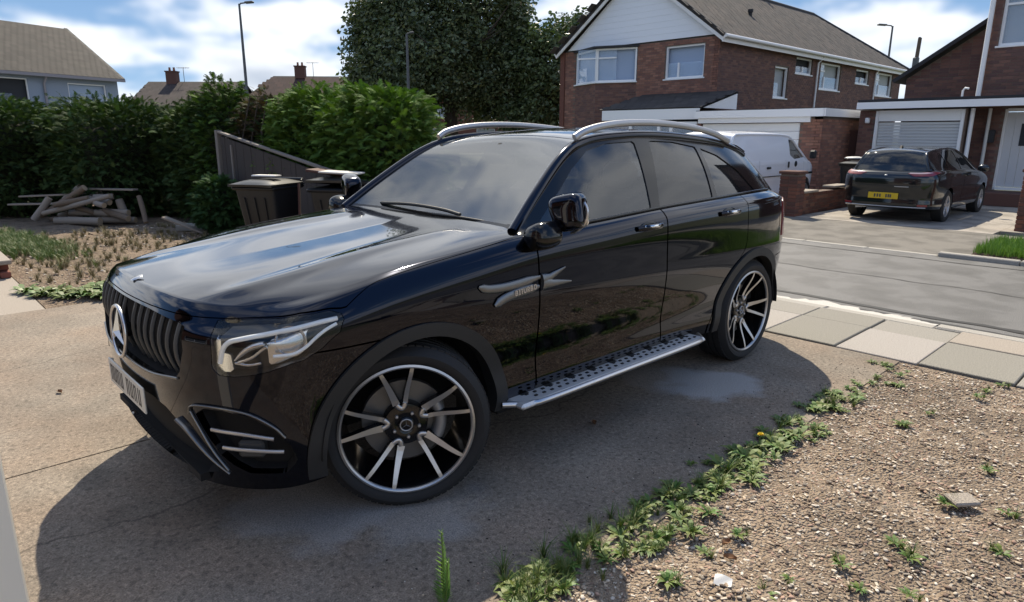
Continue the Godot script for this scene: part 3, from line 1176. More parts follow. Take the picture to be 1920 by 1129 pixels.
func suv_front(car: Node3D, body: Body, S: Surf, head: PackedVector2Array) -> void:
	var on := func(u: float, v: float, off: float, sx: float) -> Vector3:
		var q := body.at(u, v) + body.nrm(u, v) * off
		return Vector3(q.x * sx, q.y, q.z)
	var trail := func(pts: Array, off: float, sx: float, per := 4) -> PackedVector3Array:
		var c := PackedVector3Array()
		for q in pts:
			c.append(Vector3(q[0], q[1], 0))
		var r := PackedVector3Array()
		for q in smooth_path(c, per):
			r.append(on.call(q.x, q.y, off, sx))
		return r
	var hole := keep(S, func(_p, w): return inside_poly(w, head) + 0.02)
	for sx in [1.0, -1.0]:
		var m: bool = sx < 0.0
		var lamp := Node3D.new()
		lamp.name = numbered("headlight", car)
		car.add_child(lamp, true)
		var hz := MB.new()
		lay(hz, hole, -0.085, 0.0, m)
		var wall := MB.new()
		lay(wall, hole, -0.004, 0.082, m)
		for k in range(hole.t.size(), wall.v.size(), 3):
			hz.t3(wall.v[k], wall.v[k + 1], wall.v[k + 2], wall.n[k], wall.n[k + 1], wall.n[k + 2])
		obj("lamp_housing", hz, M["lamp_dark"], lamp)
		var guide := MB.new()
		guide.tube(trail.call([[3.24, 3.89], [3.38, 4.52], [3.64, 5.06], [4.07, 5.50], [4.65, 5.95], [5.15, 6.05], [5.62, 5.98], [5.98, 5.80]], -0.020, sx), 0.0095, 8)
		guide.tube(trail.call([[4.62, 4.05], [5.08, 4.02], [5.37, 4.25], [5.58, 4.65], [5.77, 4.95], [6.0, 5.2]], -0.018, sx), 0.0065, 8)
		obj("light_guide", guide, M["light_guide"], lamp)
		var shelf := MB.new()
		var s1 := keep(S, func(_p, w): return inside_poly(w, V2([3.2, 5.6, 3.4, 6.3, 4.28, 6.45, 5.08, 6.5, 5.7, 6.25, 5.2, 6.2, 4.6, 6.08, 4.07, 5.7, 3.6, 5.25, 3.35, 4.9])))
		lay(shelf, s1, -0.03, 0.01, m)
		obj("lamp_brow", shelf, M["trim_grey"], lamp)
		# main reflector with its lens
		var c0: Vector3 = on.call(5.06, 4.95, -0.040, sx)
		var nn: Vector3 = (on.call(5.06, 4.95, 0.1, sx) - c0).normalized()
		nn = (nn + Vector3(0, -0.1, 0.35)).normalized()
		var xx := Vector3.UP.cross(nn).normalized()
		var B := Basis(xx, nn, xx.cross(nn))
		var ref := MB.new()
		ref.lathe(V2([0.0, -0.040, 0.025, -0.036, 0.046, -0.020, 0.054, 0.002, 0.058, 0.002]), c0, B, 28, 60.0)
		var plate := keep(S, func(_p, w): return inside_poly(w, V2([4.45, 5.75, 5.40, 5.95, 5.46, 4.1, 5.28, 3.90, 4.72, 3.72, 4.45, 3.72])))
		lay(ref, plate, -0.050, 0.02, m)
		obj("reflector", ref, M["lamp_silver"], lamp)
		var bulb := MB.new()
		bulb.ellipsoid(c0 - nn * 0.006, Vector3(0.040, 0.022, 0.040), B, 20, 10)
		obj("projector", bulb, M["lens_glass"], lamp)
		var wedge := MB.new()
		wedge.tube(trail.call([[3.62, 4.0], [3.95, 4.40], [4.42, 4.88]], -0.030, sx), PackedFloat32Array([.008, .012, .016, .020, .022, .022, .022, .022, .02]), 8, true, 0.55)
		wedge.tube(trail.call([[3.70, 3.92], [4.12, 4.12], [4.48, 4.55]], -0.030, sx), 0.007, 8)
		wedge.tube(trail.call([[3.62, 3.90], [3.95, 3.82], [4.29, 3.85]], -0.030, sx), 0.006, 8)
		obj("indicator_reflector", wedge, M["lamp_silver"], lamp)
		var st2 := MB.new()
		lay(st2, keep(S, func(_p, w): return inside_poly(w, V2([3.16, 3.80, 3.3, 3.62, 3.60, 3.62, 3.55, 4.25, 3.42, 4.3, 3.34, 4.2, 3.30, 5.2, 3.20, 5.6, 3.18, 4.6]))), -0.02, 0.015, m)
		obj("lamp_corner", st2, M["lamp_silver"], lamp)
		var lens := MB.new()
		lay(lens, hole, -0.002, 0.0, m)
		obj("lamp_lens", lens, M["lens_glass"], lamp)
		# bumper trim: the A-shaped strut, blades in the side vent
		var tr := MB.new()
		tr.tube(trail.call([[1.82, 1.95], [2.12, 1.68], [2.62, 0.97], [3.12, 0.45]], 0.004, sx), PackedFloat32Array([.018, .0175, .017, .0165, .016, .015, .014, .013, .012, .011, .010, .008, .006]), 8, true, 0.5)
		tr.tube(trail.call([[2.31, 2.36], [2.51, 1.91], [2.82, 1.11], [3.12, 0.56]], 0.004, sx), 0.007, 8, true, 0.6)
		obj("bumper_strut", tr, M["dark_chrome"], car)
		var tr2 := MB.new()
		tr2.tube(trail.call([[2.27, 2.28], [2.34, 2.49], [2.63, 2.58], [3.30, 2.58], [3.97, 2.44], [4.5, 2.08], [4.75, 1.7]], 0.004, sx), 0.008, 8, true, 0.6)
		obj("vent_frame", tr2, M["dark_chrome"], car)
		var b1 := MB.new()
		b1.tube(trail.call([[2.77, 1.83], [3.63, 1.78], [4.45, 1.61]], -0.010, sx), 0.0065, 8, true, 1.3)
		obj("vent_blade", b1, M["satin_silver"], car)
		var b2 := MB.new()
		b2.tube(trail.call([[3.04, 1.22], [3.84, 1.19], [4.68, 1.12]], -0.010, sx), 0.0065, 8, true, 1.3)
		obj("vent_blade", b2, M["satin_silver"], car)
		var lb := MB.new()
		lb.box(on.call(3.75, 1.1, -0.05, sx), Vector3(.10, .07, .05), Basis(Vector3.UP, 0.8 * sx), 0.01)
		obj("vent_bracket", lb, M["trim_grey"], car)
	# chrome edge under the grille
	var ge := MB.new()
	var gp := PackedVector3Array()
	for q in [[-1, 2.05, 3.22], [-1, 1.0, 3.05], [0, 0, 3.04], [1, 1.0, 3.05], [1, 2.05, 3.22]]:
		gp.append(on.call(q[1], q[2], 0.002, 1.0 if q[0] >= 0 else -1.0))
	ge.tube(smooth_path(gp, 6), 0.006, 8)
	obj("grille_edge", ge, M["dark_chrome"], car)
	# upright grille bars
	for k in 15:
		var x := -0.525 + 0.075 * k
		if absf(x) < 0.03:
			continue
		var gb := MB.new()
		var pth := PackedVector3Array()
		for q in 9:
			var y := lerpf(0.675 + absf(x) * 0.03, 0.915 - absf(x) * 0.02, q / 8.0)
			pth.append(Vector3(x, y, 0.815 - 0.10 * x * x + 0.030 * sin(PI * q / 8.0)))
		gb.tube(pth, 0.0085, 8, true, 1.7, Vector3.RIGHT)
		obj("grille_bar", gb, M["trim_grey"], car)
	var em := MB.new()
	star_shape(em, Transform3D(Basis(Vector3.RIGHT, -0.06), Vector3(0, .775, .885)), 0.108, 0.0085, 0.022)
	obj("star_emblem", em, M["silver"], car)
	var eb := MB.new()
	eb.lathe(V2([0.0, 0.0, 0.03, 0.0, 0.03, -0.06]), Vector3(0, .775, .880), Basis(Vector3.RIGHT, PI / 2), 16)
	obj("emblem_post", eb, M["gloss_black"], car)
	var hb := MB.new()
	hb.lathe(V2([0.0, 0.004, 0.022, 0.003, 0.026, 0.0]), Vector3(0, .992, .79), Basis(Vector3.RIGHT, 0.35), 20)
	obj("bonnet_badge", hb, M["silver"], car)
	# number plate
	var pl := MB.new()
	pl.box(Vector3(0, .535, .884), Vector3(.53, .115, .008), Basis(), 0.003)
	var plate_o := obj("number_plate", pl, M["plate_white"], car)
	var ink := MB.new()
	var xs := [-.215, -.165, -.115, -.06, .035, .09, .145, .205]
	for i in xs.size():
		var hgt := 0.075
		ink.box(Vector3(xs[i] - .013, .535, .8885), Vector3(.008, hgt, .002))
		ink.box(Vector3(xs[i] + .013, .535, .8885), Vector3(.008, hgt, .002))
		if i % 2 == 0:
			ink.box(Vector3(xs[i], .566, .8884), Vector3(.026, .009, .0018))
		else:
			ink.box(Vector3(xs[i], .503, .8884), Vector3(.026, .009, .0018))
	obj("plate_marks", ink, M["plate_ink"], plate_o)

func suv_trim(car: Node3D, body: Body) -> void:
	var on := func(u: float, v: float, off: float, sx: float) -> Vector3:
		var q := body.at(u, v) + body.nrm(u, v) * off
		return Vector3(q.x * sx, q.y, q.z)
	for sx in [1.0, -1.0]:
		# running board: a ribbed light metal step
		var rb := MB.new()
		rb.box(Vector3(.965 * sx, .335, -1.32), Vector3(.13, .030, 1.62), Basis(), 0.012)
		var step := obj("running_board", rb, M["step_metal"], car)
		var ed := MB.new()
		ed.tube(smooth_path(V3([.93 * sx, .335, -.47, 1.005 * sx, .335, -.58, 1.026 * sx, .335, -.72, 1.026 * sx, .335, -1.32, 1.026 * sx, .335, -1.95, 1.01 * sx, .335, -2.10, .94 * sx, .335, -2.18]), 6), 0.016, 8)
		obj("step_edge", ed, M["silver"], step)
		var studs := MB.new()
		for k in 26:
			for r in 2:
				studs.box(Vector3((.942 + .038 * r) * sx, .3525, -.62 - .057 * k - .028 * r), Vector3(.015, .006, .020), Basis(), 0.002)
		obj("rubber_studs", studs, M["rubber"], step)
		for k in 9:
			var br := MB.new()
			br.box(Vector3(.91 * sx, .335, -.62 - .175 * k), Vector3(.05, .035, .05))
			obj("step_bracket", br, M["black_plastic"], step)
		# door handles in their scoops
		for q in [[10.62, 6.0], [12.40, 5.92]]:
			var c0: Vector3 = on.call(q[0], q[1], 0.0, sx)
			var sc := MB.new()
			sc.ellipsoid(c0 - Vector3(0.003 * sx, 0.005, 0), Vector3(.006, .043, .098), Basis(), 22, 12)
			obj("handle_scoop", sc, M["gloss_black"], car)
			var hd := MB.new()
			hd.tube(smooth_path(V3([c0.x + .004 * sx, c0.y + .004, c0.z + .112, c0.x + .030 * sx, c0.y + .010, c0.z + .07, c0.x + .036 * sx, c0.y + .010, c0.z, c0.x + .030 * sx, c0.y + .010, c0.z - .07, c0.x + .004 * sx, c0.y + .008, c0.z - .112]), 5), 0.0105, 10, true, 1.6)
			obj("door_handle", hd, M["black_paint"], car)
			var hs := MB.new()
			hs.tube(smooth_path(V3([c0.x + .028 * sx, c0.y + .0145, c0.z + .085, c0.x + .045 * sx, c0.y + .0145, c0.z, c0.x + .028 * sx, c0.y + .0145, c0.z - .085]), 6), 0.0068, 6, true, 1.5)
			obj("handle_strip", hs, M["chrome"], car)
		# wing louvre with its two prongs
		var lv := MB.new()
		var strip := func(pts: Array, w0: float, w1: float) -> void:
			var c := PackedVector3Array()
			for q in pts:
				c.append(Vector3(q[0], q[1], 0))
			var pth := PackedVector3Array()
			for q in smooth_path(c, 5):
				pth.append(on.call(q.x, q.y, 0.006, sx))
			var rad := PackedFloat32Array()
			for i in pth.size():
				var x := float(i) / (pth.size() - 1)
				rad.append(lerpf(w0, w1, x) * (0.35 + 0.65 * minf(1.0, minf(x, 1.0 - x) * 8.0)))
			lv.tube(pth, rad, 8, true, 0.4, Vector3(sx, 0, 0))
		strip.call([[8.04, 5.32], [8.2, 5.16], [8.5, 5.12], [8.96, 5.22]], 0.019, 0.024)
		strip.call([[8.26, 4.36], [8.42, 4.62], [8.65, 4.78], [8.94, 4.86]], 0.023, 0.025)
		obj("wing_louvre", lv, M["louvre_grey"], car)
		var lw := MB.new()
		var strip2 := func(pts: Array, w0: float, w1: float) -> void:
			var pth := PackedVector3Array()
			for q in pts:
				pth.append(on.call(q[0], q[1], 0.006, sx))
			lw.tube(pth, PackedFloat32Array([w0, lerpf(w0, w1, .5), w1]), 8, true, 0.4, Vector3(sx, 0, 0))
		strip2.call([[8.985, 5.08], [9.10, 5.14], [9.32, 5.36]], 0.036, 0.004)
		strip2.call([[8.985, 4.96], [9.14, 4.88], [9.40, 4.80]], 0.036, 0.004)
		obj("door_louvre", lw, M["louvre_grey"], car)
		# badge lettering on the louvre
		var tm := TextMesh.new()
		var sf := SystemFont.new()
		sf.font_names = PackedStringArray(["Droid Sans"])
		sf.font_weight = 700
		tm.font = sf
		tm.text = "BITURBO"
		tm.font_size = 16
		tm.pixel_size = 0.0021
		tm.depth = 0.004
		var bc: Vector3 = on.call(8.72, 4.84, 0.018, sx)
		var bd: Vector3 = (on.call(8.94, 4.90, 0.018, sx) - on.call(8.52, 4.72, 0.018, sx)).normalized() * (1.0 if sx > 0 else -1.0)
		var bn := Vector3(sx, 0, 0)
		var bx := (bd - bn * bd.dot(bn)).normalized()
		put("wing_badge", tm, M["silver"], car, Transform3D(Basis(bx, bn.cross(bx), bn), bc))
		# mirror
		var mi := MB.new()
		mi.rounded(Vector3(1.000 * sx, 1.218, -.835), Vector3(.084, .090, .056), Basis(Vector3.UP, 0.30 * sx) * Basis(Vector3(0, 0, 1), 0.22 * sx), 0.50, 36, 24, Vector3(0, .14, -.05))
		var mirror := obj("door_mirror", mi, M["black_paint"], car)
		var mg := MB.new()
		mg.rounded(Vector3(.998 * sx, 1.218, -.880), Vector3(.070, .074, .018), Basis(Vector3.UP, 0.30 * sx) * Basis(Vector3(0, 0, 1), 0.20 * sx), 0.6, 28, 14)
		obj("mirror_glass", mg, M["chrome"], mirror)
		var ms := MB.new()
		ms.tube(smooth_path(V3([1.00 * sx, 1.312, -.855, 1.045 * sx, 1.30, -.862, 1.085 * sx, 1.25, -.868, 1.078 * sx, 1.19, -.865, 1.045 * sx, 1.148, -.858, 1.00 * sx, 1.130, -.855]), 6), 0.008, 8, true, 0.8)
		obj("mirror_indicator", ms, M["silver"], mirror)
		var mf := MB.new()
		mf.rounded(Vector3(.935 * sx, 1.122, -.728), Vector3(.080, .066, .090), Basis(Vector3(0, 0, 1), 0.35 * sx), 0.75, 26, 16)
		obj("mirror_foot", mf, M["gloss_black"], mirror)

# ---------------------------------------------------------------- the two vehicles across the road
func plain_car(car: Node3D, o: Dictionary) -> Body:
	var body := make_body(o.st, o.front, o.mid_z, o.ys, o.shoulder)
	var n: int = o.st.size() - 1
	var S := sheet(body.at, span(0, n, n * 7), span(0, 8, 32), Vector3(0, .6, o.mid_z))
	var wb: float = o.wb
	var ar: float = o.arch
	var cut := keep(S, func(p, _w): return minf(sqrt(pow(p.z, 2) + pow(p.y - o.hub, 2)) - ar, sqrt(pow(p.z + wb, 2) + pow(p.y - o.hub, 2)) - ar))
	var paint: Material = M[o.paint]
	var sh := MB.new()
	var dl: Array = o.doors
	for m in [false, true]:
		for q in dl:
			var d := MB.new()
			lay(d, keep(cut, func(p, w): return minf(minf(w.x - q[0] - .012, q[1] - .012 - w.x), w.y - .7)), 0.0, .02, m)
			obj("door", d, paint, car)
		var rest := keep(cut, func(p, w): return maxf(maxf(dl[0][0] - .012 - w.x, w.x - dl[-1][1] - .012), .66 - w.y))
		lay(sh, rest, 0.0, .02, m)
	obj("body_shell", sh, paint, car)
	var uh: float = o.bonnet_u
	var bon := func(a: float, w: float) -> Vector3:
		var q := body.at(a * uh, 8.0)
		return Vector3(q.x * w, q.y + o.crown * (1.0 - w * w) * smoothstep(0.0, .4, a), q.z + 0.06 * (1.0 - w * w) * (1.0 - a) * 0.0)
	var bm := MB.new()
	lay(bm, sheet(bon, span(0, 1, 24), span(-1, 1, 20), Vector3(0, 0, -.1)), 0.0, 0.0)
	obj("bonnet", bm, paint, car)
	var rail: PackedVector3Array = o.rail
	var mid: PackedVector3Array = o.mid
	var k := float(rail.size() - 1)
	var C := sheet(func(u: float, w: float) -> Vector3: return cap_at(rail, mid, u, w), span(0, k, int(k) * 8), span(-1, 1, 20), Vector3(0, .6, o.mid_z))
	var piece := func(mt: Material, called: String, f: Callable, off := 0.0) -> void:
		var mb := MB.new()
		lay(mb, keep(C, f), off, 0.0)
		obj(called, mb, mt, car)
	piece.call(M["tint_glass"], "windscreen", func(_p, w): return minf(minf(w.x - .08, o.ws - w.x) * .3, .95 - absf(w.y)))
	piece.call(paint, "roof", func(_p, w): return minf(w.x - o.ws - .01, o.rw0 - w.x))
	if o.rw1 > o.rw0:
		piece.call(M["tint_glass"], "rear_window", func(_p, w): return minf(minf(w.x - o.rw0 - .01, o.rw1 - w.x) * .3, .88 - absf(w.y)))
	piece.call(paint, "rear_frame", func(_p, w): return maxf(w.x - maxf(o.rw1, o.rw0) - .005, minf(w.x - o.rw0, absf(w.y) - .885)))
	var u0: float = o.belt[0]
	var u1: float = o.belt[1]
	var z0 := rail[0].z
	var z1 := rail[rail.size() - 1].z
	var side := func(x: float, t: float) -> Vector3:
		var b := curve_at(rail, x * k)
		var a := body.at(lerpf(u0, u1, clampf((b.z - z0) / (z1 - z0), 0.0, 1.0)), 8.0)
		var p := a.lerp(b, t)
		p.x += o.bulge * sin(PI * t) * sin(PI * x)
		return p
	var G := sheet(side, span(0, 1, 70), span(0, 1, 20), Vector3(0, .8, o.mid_z))
	for m in [false, true]:
		var frame := G
		for q in o.windows:
			frame = keep(frame, func(p, _w): return -inside_poly(Vector2(p.z, p.y), q) - .001)
		var f := MB.new()
		lay(f, frame, 0.0, .012, m)
		obj("side_frame", f, M[o.frame], car)
		for q in o.windows:
			var wm := MB.new()
			lay(wm, keep(G, func(p, _w): return inside_poly(Vector2(p.z, p.y), q) + .004), -.006, 0.0, m)
			obj("side_window", wm, M[o.glass], car)
		var sx := -1.0 if m else 1.0
		var pt := MB.new()
		var pil := PackedVector3Array()
		for i in 41:
			var q := curve_at(rail, i * (k - 0.02) / 40.0)
			pil.append(Vector3((q.x - .004) * sx, q.y - .008, q.z))
		pt.tube(pil, o.pillar, 10)
		obj("roof_edge", pt, paint, car)
	var un := MB.new()
	un.box(Vector3(0, .27, -wb / 2), Vector3(1.5, .10, wb - 2.0 * ar))
	un.box(Vector3(0, .29, -wb / 2), Vector3(.9, .08, wb + 1.0))
	for z in [0.0, -wb]:
		for sx in [-1.0, 1.0]:
			un.box(Vector3(.44 * sx, .55, z), Vector3(.06, .55, ar * 2.0))
			un.box(Vector3(.62 * sx, .30 + ar + .1, z), Vector3(.40, .05, ar * 2.0))
	obj("underbody", un, M["dark_void"], car)
	for z in [0.0, -wb]:
		for sx in [-1.0, 1.0]:
			small_wheel(car, Vector3(o.track * sx, o.hub, z), sx, o.wheel)
	return body

func small_wheel(car: Node3D, at: Vector3, side: float, R: float) -> void:
	var w := Node3D.new()
	w.name = numbered("wheel", car)
	w.position = at
	car.add_child(w, true)
	var B := Basis(Vector3(0, 0, -side), Vector3(side, 0, 0), Vector3(0, -1, 0))
	var t := MB.new()
	t.lathe(V2([R * .62, -.09, R * .9, -.105, R, -.08, R, .08, R * .9, .105, R * .68, .098, R * .64, .08]), Vector3.ZERO, B, 40, 50.0)
	obj("tyre", t, M["rubber"], w)
	var r := MB.new()
	r.lathe(V2([R * .67, .092, R * .62, .085, R * .58, .04]), Vector3.ZERO, B, 40, 50.0)
	r.lathe(V2([0, .075, .05, .075, .06, .06, R * .58, .03, R * .58, -.06]), Vector3.ZERO, B, 24, 20.0)
	for k in 5:
		var a := TAU * k / 5.0
		var d := Vector3(0, cos(a), sin(a))
		r.bar(d * .03 + Vector3(.072 * side, 0, 0), d * R * .63 + Vector3(.082 * side, 0, 0), .055, .02, Vector3(side, 0, 0), .006)
	obj("rim", r, M["satin_silver"], w)

func build_vehicles() -> void:
	# dark hatchback, nose to the roller door
	var car := thing("hatchback", "dark hatchback with a yellow rear number plate parked across the road", "car", Vector3(-1.37, -.03, -15.98), PI)
	var st := [[0, .74, 0, .72, .66, .22, .05], [.45, .70, .42, .74, .61, .22, .05], [.72, .58, .64, .79, .46, .23, .05], [.85, .38, .76, .85, .18, .26, .04], [.875, 0, .80, .90, -.15, .27, .035], [.88, -.6, .80, .93, -.6, .27, .035], [.88, -1.3, .80, .955, -1.3, .27, .035], [.88, -2.0, .795, .98, -2.0, .27, .035], [.885, -2.60, .78, 1.0, -2.56, .27, .035], [.865, -2.98, .74, 1.01, -2.90, .28, .04], [.79, -3.26, .66, 1.0, -3.16, .29, .05], [.55, -3.42, .48, .99, -3.30, .29, .05], [0, -3.47, 0, .99, -3.34, .29, .05]]
	var body := plain_car(car, {"st": st, "front": 3, "mid_z": -1.3, "ys": [.36, .48, .60, .72, .84, .66], "shoulder": [.085, .03, .05, .02], "wb": 2.52, "arch": .36, "hub": .31, "track": .765, "wheel": .31, "paint": "dark_paint", "doors": [[4.95, 6.45], [6.45, 8.0]], "bonnet_u": 4.7, "crown": .05,
		"rail": V3([.76, .93, -.30, .64, 1.20, -.80, .55, 1.34, -1.16, .54, 1.385, -1.55, .545, 1.395, -2.05, .54, 1.365, -2.60, .53, 1.315, -3.02, .60, 1.13, -3.17, .655, .995, -3.21]),
		"mid": V3([0, .93, -.42, 0, 1.22, -.90, 0, 1.38, -1.25, 0, 1.43, -1.6, 0, 1.435, -2.1, 0, 1.412, -2.65, 0, 1.365, -3.08, 0, 1.16, -3.27, 0, .985, -3.34]),
		"ws": 2.0, "rw0": 6.0, "rw1": 7.35, "belt": [4.35, 10.0], "bulge": .015, "windows": [V2([-.62, .965, -.90, 1.20, -1.20, 1.325, -1.52, 1.35, -1.50, .975]), V2([-1.60, 1.352, -2.05, 1.355, -2.42, 1.32, -2.36, 1.0, -1.58, .985]), V2([-2.48, 1.31, -2.72, 1.235, -2.80, 1.05, -2.44, 1.02])], "frame": "dark_paint", "glass": "tint_glass", "pillar": .026})
	var on := func(u: float, v: float, off: float, sx: float) -> Vector3:
		var q := body.at(u, v) + body.nrm(u, v) * off
		return Vector3(q.x * sx, q.y, q.z)
	var S := sheet(body.at, span(9, 12, 60), span(3, 8, 50), Vector3(0, .6, -1.3))
	for m in [false, true]:
		var tl := MB.new()
		lay(tl, keep(S, func(_p, w): return inside_poly(w, V2([9.35, 6.6, 10.2, 5.9, 11.15, 5.85, 11.35, 6.7, 10.6, 7.1, 9.7, 7.2]))), .008, .01, m)
		var lamp := obj("tail_lamp", tl, M["tail_red"], car)
		var tc := MB.new()
		lay(tc, keep(S, func(_p, w): return inside_poly(w, V2([9.9, 6.75, 10.6, 6.55, 11.3, 6.55, 11.3, 6.85, 10.5, 6.95]))), .012, .006, m)
		obj("clear_strip", tc, M["tail_clear"], lamp)
		var sx := -1.0 if m else 1.0
		var mi := MB.new()
		mi.ellipsoid(Vector3(.98 * sx, .99, -.72), Vector3(.11, .075, .07), Basis(), 16, 10)
		obj("door_mirror", mi, M["dark_paint"], car)
		for u in [6.1, 7.7]:
			var hd := MB.new()
			var c0: Vector3 = on.call(u, 5.7, .02, sx)
			hd.bar(c0 + Vector3(0, 0, .09), c0 - Vector3(0, 0, .09), .025, .03, Vector3.UP, .008)
			obj("door_handle", hd, M["dark_paint"], car)
		var rf := MB.new()
		rf.bar(on.call(10.3, 1.0, .006, sx), on.call(10.9, 1.0, .006, sx), .02, .035)
		obj("rear_reflector", rf, M["tail_red"], car)
	var lip := MB.new()
	var lp := PackedVector3Array()
	for i in 21:
		var x := -1.0 + i * .1
		lp.append(on.call(12.0 - 1.6 * absf(x), .55, .012, 1.0 if x >= 0 else -1.0))
	lip.tube(lp, .014, 6, true, .8)
	obj("bumper_strip", lip, M["satin_silver"], car)
	var np := MB.new()
	np.box(Vector3(0, .52, -3.468), Vector3(.53, .115, .014), Basis(), .004)
	np.col = Color(1, 1, 1)
	var pl := obj("number_plate", np, M["plate_yellow"], car)
	var ink := MB.new()
	# marks as blurred as they are in the photograph: two groups of dark strokes
	for x in [-.135, -.10, -.06, .05, .095, .145]:
		ink.box(Vector3(x, .52, -3.476), Vector3(.026, .062, .004))
	obj("plate_marks", ink, M["plate_ink"], pl)
	var bd := MB.new()
	bd.lathe(V2([0, .012, .05, .010, .06, 0]), Vector3(0, .86, -3.44), Basis(Vector3.RIGHT, -PI / 2), 20)
	obj("round_badge", bd, M["satin_silver"], car)
	var gs := MB.new()
	gs.bar(Vector3(-.42, .70, -3.455), Vector3(-.18, .70, -3.475), .02, .014)
	obj("lettering_strip", gs, M["satin_silver"], car)
	var ex := MB.new()
	ex.bar(Vector3(.30, .30, -3.34), Vector3(.52, .27, -3.30), .06, .05)
	obj("exhaust", ex, M["silver"], car)
	var fin := MB.new()
	fin.prism(V2([0, 0, .16, 0, .10, .07, .07, .075]), .04, Transform3D(Basis(Vector3(0, 0, 1), Vector3.UP, Vector3(-1, 0, 0)), Vector3(.02, 1.375, -2.86)))
	obj("roof_aerial", fin, M["black_plastic"], car)
	var wp := MB.new()
	wp.bar(Vector3(-.42, 1.19, -3.17), Vector3(-.02, 1.17, -3.20), .02, .02)
	obj("rear_wiper", wp, M["black_plastic"], car)
	# white panel van
	var van := thing("panel_van", "small white panel van parked behind the low brick wall in front of the garage", "van", Vector3(-4.75, -.03, -14.95), PI)
	var vs := [[0, .74, 0, .98, .52, .25, .05], [.45, .70, .44, .99, .48, .25, .05], [.70, .56, .66, 1.02, .34, .26, .05], [.80, .30, .77, 1.06, .10, .28, .04], [.82, -.2, .80, 1.08, -.25, .28, .03], [.825, -.9, .81, 1.09, -.9, .28, .03], [.825, -1.6, .81, 1.09, -1.6, .28, .03], [.825, -2.4, .81, 1.09, -2.4, .28, .03], [.825, -3.0, .805, 1.09, -3.0, .28, .03], [.80, -3.36, .78, 1.09, -3.33, .30, .03], [.60, -3.45, .59, 1.09, -3.43, .30, .03], [0, -3.46, 0, 1.09, -3.44, .30, .03]]
	var vb := plain_car(van, {"st": vs, "front": 3, "mid_z": -1.4, "ys": [.38, .52, .66, .80, .95, .86], "shoulder": [.09, .03, .05, .02], "wb": 2.60, "arch": .36, "hub": .31, "track": .73, "wheel": .31, "paint": "van_paint", "doors": [[3.95, 5.35], [5.35, 7.0]], "bonnet_u": 3.6, "crown": .05,
		"rail": V3([.76, 1.06, .10, .70, 1.33, -.28, .665, 1.55, -.62, .665, 1.635, -.95, .67, 1.655, -1.4, .67, 1.66, -2.2, .67, 1.655, -3.0, .67, 1.62, -3.34, .69, 1.35, -3.42, .72, 1.09, -3.43]),
		"mid": V3([0, 1.06, .16, 0, 1.36, -.24, 0, 1.60, -.60, 0, 1.70, -.95, 0, 1.72, -1.4, 0, 1.725, -2.2, 0, 1.72, -3.0, 0, 1.67, -3.38, 0, 1.36, -3.44, 0, 1.09, -3.44]),
		"ws": 2.0, "rw0": 7.2, "rw1": 7.2, "belt": [3.4, 10.0], "bulge": .02, "windows": [V2([-.02, 1.14, -.34, 1.40, -.60, 1.52, -.86, 1.55, -.90, 1.20, -.70, 1.10])], "frame": "van_paint", "glass": "clear_glass", "pillar": .03})
	for sx in [-1.0, 1.0]:
		var mi := MB.new()
		mi.box(Vector3(.95 * sx, 1.20, -.02), Vector3(.16, .20, .10), Basis(), .035)
		obj("door_mirror", mi, M["black_plastic"], van)
		var hd := MB.new()
		hd.box(Vector3(.838 * sx, .98, -1.02), Vector3(.03, .14, .05), Basis(), .012)
		hd.box(Vector3(.838 * sx, .93, -1.98), Vector3(.03, .05, .18), Basis(), .012)
		obj("door_handle", hd, M["black_plastic"], van)
		var fc := MB.new()
		fc.lathe(V2([0, .012, .06, .010, .068, 0]), Vector3(.822 * sx, .99, -.62), Basis(Vector3(0, 0, 1), -PI / 2 * sx), 20)
		obj("fuel_cap", fc, M["black_plastic"], van)
		var tr := MB.new()
		tr.bar(Vector3(.832 * sx, .74, -.98), Vector3(.832 * sx, .74, -3.2), .012, .02)
		obj("side_rail", tr, M["trim_grey"], van)
		var sl := MB.new()
		sl.box(Vector3(.35 * sx, .55, -.9), Vector3(.5, .9, .5), Basis(), .06)
		obj("seat", sl, M["dash"], van)

